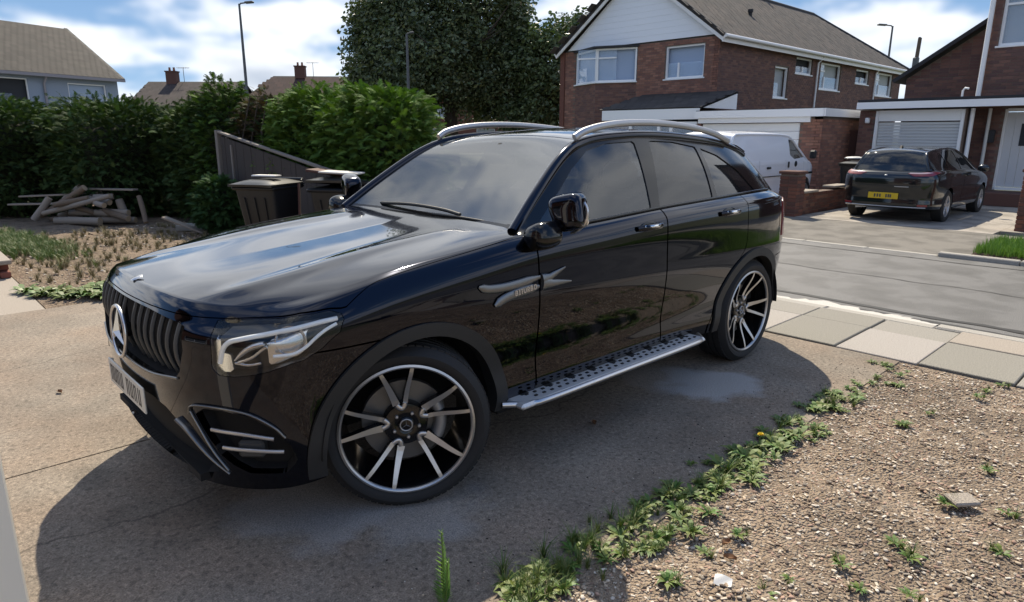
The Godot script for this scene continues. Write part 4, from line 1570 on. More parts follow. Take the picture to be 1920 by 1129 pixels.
# ---------------------------------------------------------------- ground, drive, pavement, road
func make_ground_materials() -> void:
	var fine := noise_tex(3, 0.16, [[0.0, .30, .29, .28], [0.36, .62, .61, .60], [0.5, .74, .735, .73], [0.64, .80, .79, .77], [0.8, 1.0, .97, .92]], 3)
	var bump := noise_tex(4, 0.12, [], 4)
	var blot := noise_tex(9, 0.006, [[0.0, .62, .60, .57], [0.45, .92, .92, .92], [1.0, 1.2, 1.2, 1.2]], 6)
	var patch := noise_tex(61, 0.012, [[0.0, .50, .50, .50], [0.42, .74, .74, .74], [0.50, .80, .80, .80], [0.56, .92, .92, .92], [1.0, 1.0, 1.0, 1.0]], 6)
	var conc := mat("concrete", .30, .255, .215, 0.92)
	conc.albedo_texture = drive_picture()
	conc.albedo_color = Color(1, 1, 1)
	conc.detail_enabled = true
	conc.detail_blend_mode = BaseMaterial3D.BLEND_MODE_MUL
	conc.detail_albedo = fine
	conc.detail_uv_layer = BaseMaterial3D.DETAIL_UV_2
	conc.heightmap_enabled = true
	conc.heightmap_texture = bump
	conc.heightmap_scale = 0.0
	conc.heightmap_enabled = false
	tinted("slab_a", fine, 1.1, .37, .352, .315, 0.92, bump, 0.25)
	tinted("slab_b", fine, 1.1, .315, .302, .265, 0.92, bump, 0.25)
	tinted("slab_c", fine, 1.1, .46, .43, .40, 0.92, bump, 0.2)
	tinted("slab_d", fine, 1.1, .43, .38, .325, 0.92, bump, 0.2)
	tinted("kerb_stone", fine, 1.3, .48, .46, .42, 0.9, bump, 0.4)
	tinted("asphalt", fine, 1.4, .185, .186, .188, 0.62, bump, 0.5)
	tinted("pale_mortar", fine, 1.6, .72, .70, .66, 0.9, bump, 0.5)
	tinted("asphalt_old", fine, 1.2, .26, .245, .22, 0.9, bump, 0.5)
	tinted("far_concrete", fine, 0.9, .50, .46, .41, 0.92, bump, 0.3)
	tinted("soil", noise_tex(21, 0.03, [[0.0, .5, .45, .4], [0.5, 1, 1, 1], [1.0, 1.5, 1.4, 1.25]], 6), 0.7, .115, .080, .054, 1.0, bump, 3.0)
	tinted("dry_soil", noise_tex(22, 0.03, [[0.0, .6, .55, .5], [0.5, 1, 1, 1], [1.0, 1.5, 1.45, 1.3]], 6), 0.9, .34, .265, .195, 1.0, bump, 3.0)
	tinted("garden_earth", noise_tex(23, 0.02, [[0.0, .45, .42, .4], [0.45, .9, .9, .9], [0.6, 1.0, 1.0, 1.0], [1.0, 1.3, 1.25, 1.1]], 6), 0.5, .215, .160, .112, 1.0, bump, 3.0)
	tinted("far_ground", blot, 0.05, .09, .10, .05, 1.0)
	tinted("tar", blot, 1.0, .02, .02, .02, 0.6)
	var chip := mat("chips", 1, 1, 1, 0.9)
	chip.vertex_color_use_as_albedo = true
	var leaf := mat("weed_leaf", 1, 1, 1, 0.55)
	leaf.vertex_color_use_as_albedo = true
	leaf.backlight_enabled = true
	leaf.backlight = lin(.10, .16, .02)
	for k in ["asphalt", "dry_soil", "asphalt_old", "far_concrete"]:
		var q: StandardMaterial3D = M[k] if M.has(k) else null
		if q:
			q.detail_enabled = true
			q.detail_blend_mode = BaseMaterial3D.BLEND_MODE_MUL
			q.detail_albedo = patch
			q.detail_uv_layer = BaseMaterial3D.DETAIL_UV_2
			q.uv2_triplanar = true
			q.uv2_world_triplanar = true
			q.uv2_scale = Vector3.ONE * .21

# large, slow variation of the concrete: worn pale patches, rust-brown tinge, dark oil marks, a drying wash mark
func drive_picture() -> ImageTexture:
	var w := 800
	var h := 1000
	var im := Image.create(w, h, false, Image.FORMAT_RGB8)
	var a := FastNoiseLite.new()
	a.seed = 31
	a.frequency = 0.9
	a.fractal_octaves = 6
	var b := FastNoiseLite.new()
	b.seed = 32
	b.frequency = 2.6
	b.fractal_octaves = 5
	var g := FastNoiseLite.new()
	g.seed = 33
	g.frequency = 1.0
	g.noise_type = FastNoiseLite.TYPE_SIMPLEX
	g.fractal_type = FastNoiseLite.FRACTAL_NONE
	for j in h:
		for i in w:
			var x := lerpf(-4.3, 1.72, (i + 0.5) / w)
			var z := lerpf(-3.66, 3.9, (j + 0.5) / h)
			var n := a.get_noise_2d(x, z)
			var m := b.get_noise_2d(x, z)
			var c := Vector3(.285, .245, .200) * (1.0 + 0.24 * n + 0.16 * m)
			# ruddy streak across the left of the slab
			var red := clampf(0.7 * a.get_noise_2d(x * 1.5 + 30.0, z * 1.5) + 0.25, 0.0, 1.0)
			c = c.lerp(c * Vector3(1.03, .90, .82), red)
			# exposed stones in the worn surface
			var st := b.get_noise_2d(x * 14.0, z * 14.0)
			c *= 1.0 + .11 * st
			if g.get_noise_2d(x * 30.0, z * 30.0) > .62:
				c *= 1.3
			elif g.get_noise_2d(x * 24.0 + 90.0, z * 24.0) > .62:
				c *= .68
			# fine cracks
			for s in [[-2.6, .25, .5], [.35, -.4, .25]]:
				var cr := absf(x - s[0] - .35 * a.get_noise_2d(z * .8, s[1] * 40.0) - s[1] * z * s[2]) 
				if cr < .006 + .004 * m:
					c *= .55
			# pale wash marks
			for s in [[1.02, -2.25, .34, .9], [.75, -2.05, .30, .35], [.55, .28, .42, .55], [.95, .05, .30, .45], [-1.3, -.4, .5, .2]]:
				var d: float = sqrt(pow(x - s[0], 2) + pow(z - s[1], 2)) / s[2] + 0.55 * m
				var k: float = clampf((1.0 - d) * 3.0, 0.0, 1.0) * s[3]
				c = c.lerp(Vector3(.50, .49, .48), k)
			# dark drips of oil
			for s in [[-.35, 1.0, .16], [.3, .8, .3], [-1.9, -1.2, .2], [.1, -1.4, .35]]:
				var d: float = sqrt(pow(x - s[0], 2) + pow(z - s[1], 2)) / s[2] + 0.6 * m
				c = c * (1.0 - 0.28 * clampf((1.0 - d) * 2.0, 0.0, 1.0))
			im.set_pixel(i, j, lin(c.x, c.y, c.z))
	return ImageTexture.create_from_image(im)

func plate_mesh(x0: float, x1: float, z0: float, z1: float, y: float, uvr: Rect2, tile: float, thick := 0.10) -> ArrayMesh:
	var st := SurfaceTool.new()
	st.begin(Mesh.PRIMITIVE_TRIANGLES)
	var q := [Vector3(x0, y, z0), Vector3(x1, y, z0), Vector3(x1, y, z1), Vector3(x0, y, z0), Vector3(x1, y, z1), Vector3(x0, y, z1)]
	for p in q:
		st.set_normal(Vector3.UP)
		st.set_uv(Vector2((p.x - uvr.position.x) / uvr.size.x, (p.z - uvr.position.y) / uvr.size.y))
		st.set_uv2(Vector2(p.x, p.z) * tile)
		st.add_vertex(p)
	var c := [Vector3(x0, y, z0), Vector3(x1, y, z0), Vector3(x1, y, z1), Vector3(x0, y, z1)]
	for k in 4:
		var a: Vector3 = c[k]
		var b: Vector3 = c[(k + 1) % 4]
		var nn := Vector3(0, 1, 0).cross(b - a).normalized() * -1.0
		for p in [a, a - Vector3(0, thick, 0), b - Vector3(0, thick, 0), a, b - Vector3(0, thick, 0), b]:
			st.set_normal(-nn if nn.dot((a + b) * 0.5 - Vector3((x0 + x1) / 2, y, (z0 + z1) / 2)) < 0 else nn)
			st.set_uv(Vector2((p.x - uvr.position.x) / uvr.size.x, (p.z - uvr.position.y) / uvr.size.y))
			st.set_uv2(Vector2(p.x, p.z) * tile)
			st.add_vertex(p)
	return st.commit()

func slab_box(x0: float, x1: float, z0: float, z1: float, top: float, thick: float, bevel := 0.004) -> MB:
	var m := MB.new()
	m.box(Vector3((x0 + x1) / 2, top - thick / 2, (z0 + z1) / 2), Vector3(x1 - x0, thick, z1 - z0), Basis(), bevel)
	return m

func structure(called: String, mb: MB, m: Material) -> MeshInstance3D:
	var o := obj(called, mb, m)
	o.set_meta("kind", "structure")
	return o

func uneven(x0: float, x1: float, z0: float, z1: float, y: float, amp: float, freq: float, step: float, seed_: int) -> MB:
	var f := FastNoiseLite.new()
	f.seed = seed_
	f.frequency = freq
	f.fractal_octaves = 4
	var nx := int(ceil((x1 - x0) / step))
	var nz := int(ceil((z1 - z0) / step))
	var us := span(x0, x1, nx)
	var vs := span(z0, z1, nz)
	var s := sheet(func(u: float, v: float) -> Vector3:
		var edge := minf(minf(u - x0, x1 - u), minf(v - z0, z1 - v))
		return Vector3(u, y + f.get_noise_2d(u, v) * amp * clampf(edge / 0.12, 0.0, 1.0), v), us, vs, Vector3((x0 + x1) / 2, -500, (z0 + z1) / 2))
	var m := MB.new()
	lay(m, s, 0.0, 0.0)
	return m

func build_ground() -> void:
	var g := MB.new()
	g.quad(Vector3(-400, -.16, -400), Vector3(400, -.16, -400), Vector3(400, -.16, 300), Vector3(-400, -.16, 300), Vector3.UP)
	structure("ground", g, M["far_ground"])
	# the drive: two bays of concrete with a joint between them
	var r := Rect2(-4.3, -3.66, 6.02, 7.56)
	var d := put("driveway", plate_mesh(-4.25, -.609, -3.665, 6.0, 0.0, r, 1.35), M["concrete"])
	d.set_meta("kind", "structure")
	var d2 := put("driveway", plate_mesh(-.597, 1.715, -3.665, 6.0, 0.0, r, 1.35), M["concrete"])
	d2.set_meta("kind", "structure")
	var j := MB.new()
	j.quad(Vector3(-.64, -.012, -3.66), Vector3(-.56, -.012, -3.66), Vector3(-.56, -.012, 6), Vector3(-.64, -.012, 6), Vector3.UP)
	structure("drive_joint", j, M["tar"])
	# planted beds either side
	structure("gravel_bed", uneven(1.70, 7.5, -3.67, 5.0, -.006, .035, 1.6, .07, 3), M["dry_soil"])
	structure("garden_soil", uneven(-16.0, -4.24, -3.60, 0.55, -.01, .05, 0.9, .12, 4), M["garden_earth"])
	structure("garden_path", slab_box(-16.0, -4.256, .56, 6.0, -.004, .10), M["slab_d"])
	# pavement of concrete flags
	var pave := Node3D.new()
	pave.name = "pavement"
	pave.set_meta("kind", "structure")
	add_child(pave)
	var base := MB.new()
	base.quad(Vector3(-60, -.022, -4.90), Vector3(60, -.022, -4.90), Vector3(60, -.022, -3.66), Vector3(-60, -.022, -3.66), Vector3.UP)
	obj("bedding", base, M["soil"], pave)
	var names := ["slab_a", "slab_b", "slab_c", "slab_d"]
	var pick := {"1,0": 2, "0,0": 1, "-1,0": 2, "2,0": 1, "2,1": 3, "1,1": 0, "0,1": 1, "-1,1": 0, "3,0": 0, "3,1": 2}
	for i in range(-14, 14):
		var x0 := .668 + .577 * i
		for row in 2:
			var k: int = pick.get("%d,%d" % [i, row], rng.randi() % 4)
			var z0 := -4.430 if row == 0 else -4.842
			var z1 := -3.700 if row == 0 else -4.442
			var mb := slab_box(x0 + .006, x0 + .571, z0, z1, rng.randf_range(-.004, .004), .045, .005)
			obj("paving_slab", mb, M[names[k]], pave, Transform3D(Basis(Vector3(0, 0, 1), rng.randf_range(-.006, .006)), Vector3.ZERO))
	var far_slabs := MB.new()
	for s in [[-60.0, -7.42], [8.75, 60.0]]:
		far_slabs.box(Vector3((s[0] + s[1]) / 2, -.022, -4.27), Vector3(s[1] - s[0], .045, 1.14))
	obj("flags_beyond", far_slabs, M["slab_a"], pave)
	# kerb stones, flush at the crossover
	var kerb := Node3D.new()
	kerb.name = "kerb"
	kerb.set_meta("kind", "structure")
	add_child(kerb)
	for i in range(-9, 10):
		var x0 := 1.62 + .93 * i
		var top := -.006 if x0 < 1.5 else .012
		obj("kerb_stone", slab_box(x0 + .004, x0 + .926, -4.985, -4.848, top, .16, .014), M["kerb_stone"], kerb)
	# worn mortar fillet between kerb and road
	var fil := MB.new()
	var fn := FastNoiseLite.new()
	fn.seed = 8
	fn.frequency = 2.5
	fn.fractal_octaves = 5
	var fs := sheet(func(u: float, v: float) -> Vector3:
		var w := 0.17 + 0.14 * fn.get_noise_2d(u, 0.0) + 0.03 * fn.get_noise_2d(u * 3.0, 9.0)
		return Vector3(u, lerpf(-.010, -.019, v) + 0.004 * fn.get_noise_2d(u * 4.0, v * 8.0), -4.98 - w * v), span(-6.0, 1.6, 150), span(0, 1, 5), Vector3(0, -50, -5))
	lay(fil, fs, 0.0, 0.0)
	structure("kerb_fillet", fil, M["pale_mortar"])
	# road
	structure("road", slab_box(-90, 90, -8.98, -4.98, -.022, .10, 0.0), M["asphalt"])
	# tar seams along the gutter and across the carriageway
	var seam := MB.new()
	var wob := FastNoiseLite.new()
	wob.seed = 15
	wob.frequency = 0.8
	wob.fractal_octaves = 4
	for s in [[-6.0, 9.0, -5.30, .055, .07], [0.9, 7.0, -5.10, .06, .03], [-5.0, 8.0, -8.62, .02, .04], [-5.0, 8.0, -6.9, .012, .10]]:
		var m := 120
		for i in m:
			var xa := lerpf(s[0], s[1], float(i) / m)
			var xb := lerpf(s[0], s[1], float(i + 1) / m)
			var za: float = s[2] + s[4] * wob.get_noise_2d(xa, s[2] * 7.0)
			var zb: float = s[2] + s[4] * wob.get_noise_2d(xb, s[2] * 7.0)
			var wa: float = s[3] * (0.55 + 0.9 * absf(wob.get_noise_2d(xa * 3.0, s[2])))
			var wb: float = s[3] * (0.55 + 0.9 * absf(wob.get_noise_2d(xb * 3.0, s[2])))
			seam.quad(Vector3(xa, -.017, za - wa), Vector3(xb, -.017, zb - wb), Vector3(xb, -.017, zb + wb), Vector3(xa, -.017, za + wa), Vector3.UP)
	structure("road_seams", seam, M["tar"])
	# far side: flush kerb, crossover, verge, pavement and drives
	var fk := Node3D.new()
	fk.name = "far_kerb"
	fk.set_meta("kind", "structure")
	add_child(fk)
	for i in range(-12, 12):
		var x0 := .55 + .93 * i
		obj("kerb_stone", slab_box(x0 + .004, x0 + .926, -9.11, -8.985, -.012 if x0 < .5 else .04, .12, .012), M["kerb_stone"], fk)
	structure("far_pavement", slab_box(-90, 90, -12.1, -9.115, -.016, .1, 0.0), M["asphalt_old"])
	structure("far_drive", slab_box(-2.86, .55, -18.3, -12.105, -.012, .1, 0.0), M["far_concrete"])
	structure("far_drive", slab_box(-8.2, -3.2, -17.0, -12.105, -.012, .1, 0.0), M["far_concrete"])
	structure("far_drive", slab_box(.56, 9.0, -18.3, -12.6, -.008, .1, 0.0), M["far_concrete"])

# ---------------------------------------------------------------- buildings
func wall_board(mb: MB, X: Transform3D, w: float, h: float, holes: Array, thick := 0.22, y0 := 0.0) -> void:
	# X: origin at the wall's lower left seen from outside, x along, y up, z outward
	var xs := [0.0, w]
	var ys := [y0, h]
	for q in holes:
		xs.append_array([q[0], q[2]])
		ys.append_array([q[1], q[3]])
	xs.sort()
	ys.sort()
	for i in xs.size() - 1:
		for j in ys.size() - 1:
			if xs[i + 1] - xs[i] < 1e-4 or ys[j + 1] - ys[j] < 1e-4:
				continue
			var cx: float = (xs[i] + xs[i + 1]) / 2
			var cy: float = (ys[j] + ys[j + 1]) / 2
			var open := false
			for q in holes:
				if cx > q[0] and cx < q[2] and cy > q[1] and cy < q[3]:
					open = true
			if not open:
				mb.box(X * Vector3(cx, cy, -thick / 2), Vector3(xs[i + 1] - xs[i], ys[j + 1] - ys[j], thick), X.basis)

var brick_mesh: ArrayMesh

func brick_wall(parent: Node3D, X: Transform3D, w: float, h: float, holes: Array, tone: Array, skip = null, y0 := 0.0, singly := false) -> void:
	var mb := MB.new()
	wall_board(mb, X, w, h, holes, 0.22, y0)
	obj("wall", mb, M["mortar"], parent)
	if brick_mesh == null:
		var bm := MB.new()
		bm.box(Vector3.ZERO, Vector3(.215, .065, .03), Basis(), 0.004)
		brick_mesh = bm.mesh()
	var xf := []
	var cs := []
	var rows := int((h - y0) / .075)
	for r in rows:
		var y := y0 + (r + 0.5) * .075
		var x := -.1125 if r % 2 == 0 else 0.0
		while x < w:
			var a := maxf(x + .005, 0.0)
			var b := minf(x + .220, w)
			x += .225
			if b - a < .04:
				continue
			var c := (a + b) / 2
			var bad := false
			for q in holes:
				if b > q[0] and a < q[2] and y > q[1] - .03 and y < q[3] + .03:
					if c > q[0] and c < q[2]:
						bad = true
					elif a < q[0]:
						b = minf(b, q[0])
					else:
						a = maxf(a, q[2])
			if bad or b - a < .03 or (skip != null and skip.call(c, y)):
				continue
			c = (a + b) / 2
			xf.append(X * Transform3D(Basis().scaled(Vector3((b - a) / .215, 1, 1)), Vector3(c, y, -.009 + rng.randf_range(-.002, .002))))
			var t := rng.randf()
			var base: Color = tone[rng.randi() % tone.size()]
			cs.append(Color(base.r * lerpf(.88, 1.12, t), base.g * lerpf(.88, 1.12, t), base.b * lerpf(.88, 1.12, t)))
	if singly:
		for i in xf.size():
			var k := rng.randi() % 4
			put("brick", brick_mesh, M["brick_%d" % k], parent, xf[i])
	else:
		scatter("brickwork", brick_mesh, M["brick"], xf, parent, cs)

# a framed window: lights is a list of [x0, y0, x1, y1] in fractions
func window(parent: Node3D, X: Transform3D, w: float, h: float, lights: Array, back := "window_backing", sill := true, frame_mat := "upvc") -> void:
	var win := Node3D.new()
	win.name = numbered("window", parent)
	win.transform = X
	parent.add_child(win, true)
	var f := MB.new()
	f.box(Vector3(w / 2, .03, -.03), Vector3(w, .06, .07))
	f.box(Vector3(w / 2, h - .03, -.03), Vector3(w, .06, .07))
	f.box(Vector3(.03, h / 2, -.03), Vector3(.06, h - .12, .066))
	f.box(Vector3(w - .03, h / 2, -.03), Vector3(.06, h - .12, .066))
	for q in lights:
		if q[0] > 0.01:
			f.box(Vector3(q[0] * w, (q[1] + q[3]) / 2 * h, -.031), Vector3(.06, (q[3] - q[1]) * h - .02, .06))
		if q[1] > 0.01:
			f.box(Vector3((q[0] + q[2]) / 2 * w, q[1] * h, -.032), Vector3((q[2] - q[0]) * w - .02, .05, .058))
	obj("frame", f, M[frame_mat], win)
	for q in lights:
		var p := MB.new()
		p.box(Vector3((q[0] + q[2]) / 2 * w, (q[1] + q[3]) / 2 * h, -.045), Vector3((q[2] - q[0]) * w - .03, (q[3] - q[1]) * h - .03, .008))
		obj("pane", p, M["house_glass"], win)
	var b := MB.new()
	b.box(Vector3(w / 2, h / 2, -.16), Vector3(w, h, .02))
	obj("window_backing", b, M[back], win)
	if sill:
		var s := MB.new()
		s.box(Vector3(w / 2, -.02, .02), Vector3(w + .10, .045, .14), Basis(), .008)
		obj("sill", s, M[frame_mat], win)

# tiles laid in courses on a sloping plane: O lower left corner, along = direction of the eave, up = up the slope
func tiles(parent: Node3D, O: Vector3, along: Vector3, up: Vector3, w: float, l: float, tone: Array, inside = null, tw := .30, gauge := .28) -> void:
	var n := along.cross(up).normalized()
	if n.y < 0:
		n = -n
	var B := Basis(along, n, along.cross(n))
	if B.determinant() < 0:
		B = Basis(-along, n, (-along).cross(n))
	var zup := B.z if B.z.dot(up) > 0 else -B.z
	var tm := MB.new()
	tm.box(Vector3(0, .012, 0), Vector3(tw - .006, .022, gauge + .06), Basis(Vector3.RIGHT, 0.06 if B.z.dot(up) < 0 else -0.06), .005)
	var mesh := tm.mesh()
	var xf := []
	var cs := []
	for r in int(l / gauge):
		for c in int(w / tw) + 1:
			var x := (c + (.5 if r % 2 else 0.0)) * tw
			var y := (r + .5) * gauge
			if x > w or (inside != null and not inside.call(x, y)):
				continue
			xf.append(Transform3D(B, O + along * x + up * y + n * rng.randf_range(.0, .006)))
			var base: Color = tone[rng.randi() % tone.size()]
			var t := rng.randf_range(.8, 1.2)
			cs.append(Color(base.r * t, base.g * t, base.b * t))
	scatter("roof_tiles", mesh, M["tile"], xf, parent, cs)

func slab_poly(parent: Node3D, called: String, pts: Array, m: String, thick := .06) -> MeshInstance3D:
	var mb := MB.new()
	var n: Vector3 = (pts[1] - pts[0]).cross(pts[2] - pts[0]).normalized()
	if n.y < 0 or (absf(n.y) < 0.01 and n.z < 0):
		n = -n
	var ctr := Vector3.ZERO
	for p in pts:
		ctr += p / pts.size()
	for i in range(1, pts.size() - 1):
		mb.flat(pts[0], pts[i], pts[i + 1], n)
		mb.flat(pts[0] - n * thick, pts[i] - n * thick, pts[i + 1] - n * thick, -n)
	for i in pts.size():
		var a: Vector3 = pts[i]
		var b: Vector3 = pts[(i + 1) % pts.size()]
		mb.quad(a, b, b - n * thick, a - n * thick, (a + b) / 2 - ctr)
	return obj(called, mb, M[m], parent)

func chimney(parent: Node3D, at: Vector3, w: float, h: float) -> void:
	var mb := MB.new()
	mb.box(at + Vector3(0, h / 2, 0), Vector3(w, h, w * .8))
	mb.box(at + Vector3(0, h + .04, 0), Vector3(w + .12, .10, w * .8 + .12))
	var c := obj("chimney", mb, M["brick_2"], parent)
	for k in [-1.0, 1.0]:
		var p := MB.new()
		p.lathe(V2([.11, 0, .09, .32, .11, .34]), at + Vector3(k * w * .22, h + .08, 0), Basis(), 12)
		obj("chimney_pot", p, M["clay"], c)

func downpipe(parent: Node3D, pts: PackedVector3Array, m := "upvc", r := .035) -> void:
	var mb := MB.new()
	mb.tube(pts, r, 10)
	obj("downpipe", mb, M[m], parent)

func AX(o: Vector3, along: Vector3) -> Transform3D:
	along = along.normalized()
	return Transform3D(Basis(along, Vector3.UP, along.cross(Vector3.UP)), o)

func build_houses() -> void:
	M["mortar"] = tinted("mortar", noise_tex(41, 0.05, [[0, .7, .7, .7], [1, 1.3, 1.3, 1.3]], 4, 256), .8, .17, .125, .10, .95)
	var bk := mat("brick", 1, 1, 1, 0.9)
	bk.vertex_color_use_as_albedo = true
	var tl := mat("tile", 1, 1, 1, 0.85)
	tl.vertex_color_use_as_albedo = true
	mat("brick_0", .190, .075, .047, .9)
	mat("brick_1", .150, .060, .042, .9)
	mat("brick_2", .115, .055, .042, .9)
	mat("brick_3", .215, .100, .065, .9)
	mat("upvc", .88, .88, .88, .35)
	mat("white_board", .86, .88, .92, .5)
	mat("barge_white", .85, .84, .83, .5)
	mat("felt", .030, .030, .033, .8)
	mat("roof_under", .045, .040, .038, .9)
	mat("clay", .24, .10, .06, .8)
	mat("window_backing", .36, .45, .60, .7)  # grey-blue puts the sky reflected in the panes into this backing colour
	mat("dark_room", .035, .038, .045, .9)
	mat("net_curtain", .42, .44, .45, .8)
	mat("garage_white", .82, .82, .81, .5)
	mat("roller_grey", .55, .56, .56, .5)
	mat("door_white", .62, .62, .63, .4)
	mat("red_timber", .095, .045, .036, .8)
	mat("render_grey", .27, .32, .40, .9)
	mat("render_lilac", .30, .28, .30, .9)
	mat("white_plastic", .62, .61, .58, .4)
	var hg := glass("house_glass", .55, .65, .8, .18)
	hg.metallic_specular = 0.7
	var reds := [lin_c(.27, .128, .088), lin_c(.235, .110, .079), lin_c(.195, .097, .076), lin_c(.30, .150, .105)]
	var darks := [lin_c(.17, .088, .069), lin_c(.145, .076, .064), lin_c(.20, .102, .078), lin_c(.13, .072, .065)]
	house_a(reds, darks)
	house_b(reds, darks)
	grey_house()
	far_houses()
	own_house()

func lin_c(r: float, g: float, b: float) -> Color:
	return Color(r, g, b)

func house_a(reds: Array, darks: Array) -> void:
	var h := thing("brick_house", "red brick house with a white boarded gable and V-shaped bay window across the road", "house", Vector3(-12.2, 0, -19.0))
	var P := Vector3(12.2, 0, 19.0)   # street coordinates to the house's own
	var L := -15.56
	var R := -8.87
	# front wall
	var hole := [[-10.92 - L, 3.49, -9.40 - L, 4.56], [-15.0 - L, 3.5, -12.1 - L, 4.70]]
	brick_wall(h, Transform3D(Basis(), P + Vector3(L, 0, -19.0)), R - L, 4.74, hole, reds, func(x, y): return x > .56 and x < 3.46)
	window(h, Transform3D(Basis(), P + Vector3(-10.92, 3.49, -19.06)), 1.52, 1.07, [[0, 0, .33, 1], [.33, 0, 1, 1]])
	# side wall with its upper windows
	var side := AX(P + Vector3(R, 0, -19.0), Vector3(0, 0, -1))
	var wins := [[3.95, 2.97, 5.05, 4.08], [5.6, 3.92, 7.06, 4.51], [7.85, 3.45, 9.9, 4.48], [11.55, 3.86, 13.1, 4.46], [14.05, 3.45, 16.2, 4.48]]
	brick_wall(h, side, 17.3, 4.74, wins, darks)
	var bk := ["net_curtain", "dark_room", "net_curtain", "dark_room", "net_curtain"]
	for i in wins.size():
		var q: Array = wins[i]
		window(h, side * Transform3D(Basis(), Vector3(q[0], q[1], -.06)), q[2] - q[0], q[3] - q[1], [[0, 0, 1, 1]] if i == 0 else ([[0, 0, .5, 1], [.5, 0, 1, 1]] if i in [1, 3] else [[0, 0, .28, .7], [0, .7, .28, 1], [.28, 0, 1, 1]]), bk[i])
	var back := MB.new()
	back.box(P + Vector3(L - .11, 2.37, -27.6), Vector3(.22, 4.74, 17.3))
	back.box(P + Vector3((L + R) / 2, 2.37, -36.2), Vector3(R - L, 4.74, .2))
	obj("rear_wall", back, M["brick_1"], h)
	# V-shaped bay: two brick faces below, two lights above, a post at the apex
	var a := Vector3(-15.0, 0, -19.0)
	var b := Vector3(-13.52, 0, -18.42)
	var c := Vector3(-12.1, 0, -19.0)
	for s in [[a, b], [b, c]]:
		var X := AX(P + s[0], s[1] - s[0])
		var wl: float = s[0].distance_to(s[1])
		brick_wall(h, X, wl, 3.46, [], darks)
		window(h, X * Transform3D(Basis(), Vector3(.02, 3.50, -.02)), wl - .04, 1.16, [[0, 0, 1, 1]] if s[0] == a else [[0, 0, 1, .72], [0, .72, 1, 1]])
	slab_poly(h, "bay_roof", [P + a + Vector3(-.1, 4.74, .05), P + b + Vector3(0, 4.74, .14), P + c + Vector3(.1, 4.74, .05)], "felt", .07)
	# gable boarding: one part per board
	for k in 12:
		var y0 := 4.78 + .20 * k
		var x0 := L + .12 + (y0 - 4.74) / .765
		var x1 := R - .12 - (y0 - 4.74) / .765
		if x1 - x0 < .3:
			break
		var mb := MB.new()
		mb.prism(V2([x0, y0, x1, y0, x1 - .26, y0 + .198, x0 + .26, y0 + .198]), .03, Transform3D(Basis(Vector3.RIGHT, -.02), P + Vector3(0, 0, -18.99 - .0 + (y0 * .02))))
		obj("gable_board", mb, M["white_board"], h)
	var core := MB.new()
	core.prism(V2([L, 4.742, R, 4.742, (L + R) / 2, 7.26]), .1, Transform3D(Basis(), P + Vector3(0, 0, -19.12)))
	obj("gable_core", core, M["roof_under"], h)
	# roof
	var rx := (L + R) / 2
	var ov := .30
	var ey := 4.70
	var ry := 7.34
	var fz := -18.72
	var rt := P + Vector3(rx, ry, fz)
	var re := P + Vector3(rx, ry, -33.2)
	var er := P + Vector3(R + ov, ey, fz)
	var err := P + Vector3(R + ov, ey, -36.6)
	var el := P + Vector3(L - ov, ey, fz)
	var elr := P + Vector3(L - ov, ey, -36.6)
	slab_poly(h, "roof", [er, rt, re, err], "roof_under", .08)
	slab_poly(h, "roof", [el, elr, re, rt], "roof_under", .08)
	slab_poly(h, "roof", [elr, err, re], "roof_under", .08)
	var up := (rt - er).normalized()
	var sl := (rt - er).length()
	var brown := [lin_c(.062, .052, .046), lin_c(.052, .045, .041), lin_c(.072, .058, .050)]
	tiles(h, er + Vector3(0, .02, 0), Vector3(0, 0, -1), up, 17.8, sl, brown, func(x, y): return x < 17.88 - 3.4 * y / sl)
	var up2 := (rt - el).normalized()
	tiles(h, el + Vector3(0, .02, 0), Vector3(0, 0, -1), up2, 17.8, sl, brown, func(x, y): return x < 17.88 - 3.4 * y / sl, .6, .28)
	for s in [[er, rt], [el, rt]]:
		var mb := MB.new()
		mb.bar(s[0] + Vector3(0, -.10, -.03), s[1] + Vector3(0, -.10, -.03), .04, .20)
		obj("barge_board", mb, M["barge_white"], h)
		var vg := MB.new()
		vg.bar(s[0] + Vector3(0, .035, -.04), s[1] + Vector3(0, .035, -.04), .12, .05)
		obj("verge", vg, M["felt"], h)
	var rd := MB.new()
	rd.tube(PackedVector3Array([rt + Vector3(0, .02, 0), re + Vector3(0, .02, 0)]), .10, 10)
	rd.tube(PackedVector3Array([re + Vector3(0, .02, 0), err + Vector3(0, .03, 0)]), .09, 10)
	obj("ridge_tiles", rd, M["felt"], h)
	var gut := MB.new()
	gut.tube(PackedVector3Array([er + Vector3(.04, -.02, .0), err + Vector3(.04, -.02, 0)]), .06, 8)
	gut.bar(er + Vector3(-.06, -.12, 0), err + Vector3(-.06, -.12, 0), .03, .16)
	obj("gutter", gut, M["barge_white"], h)
	for z in [-26.4, -32.7]:
		downpipe(h, P_list(P, [Vector3(R + .28, 4.62, z), Vector3(R + .08, 4.40, z), Vector3(R + .07, 2.0, z), Vector3(R + .07, .05, z)]))
	for q in [[-28.3, 7.36, .35], [-23.5, 5.9, .25]]:
		var fl := MB.new()
		fl.lathe(V2([.07, 0, .07, q[2], .10, q[2] + .02, .10, q[2] + .12, 0, q[2] + .14]), P + Vector3(rx if q[1] > 7 else rx + 1.9, q[1] - .05, q[0]), Basis(), 12)
		obj("roof_flue", fl, M["felt"], h)
	# open porch front with its lean-to roof
	slab_poly(h, "porch_roof", [P + Vector3(-11.75, 2.42, -16.75), P + Vector3(-8.10, 2.42, -16.75), P + Vector3(-8.10, 2.98, -19.0), P + Vector3(-11.75, 2.98, -19.0)], "felt", .06)
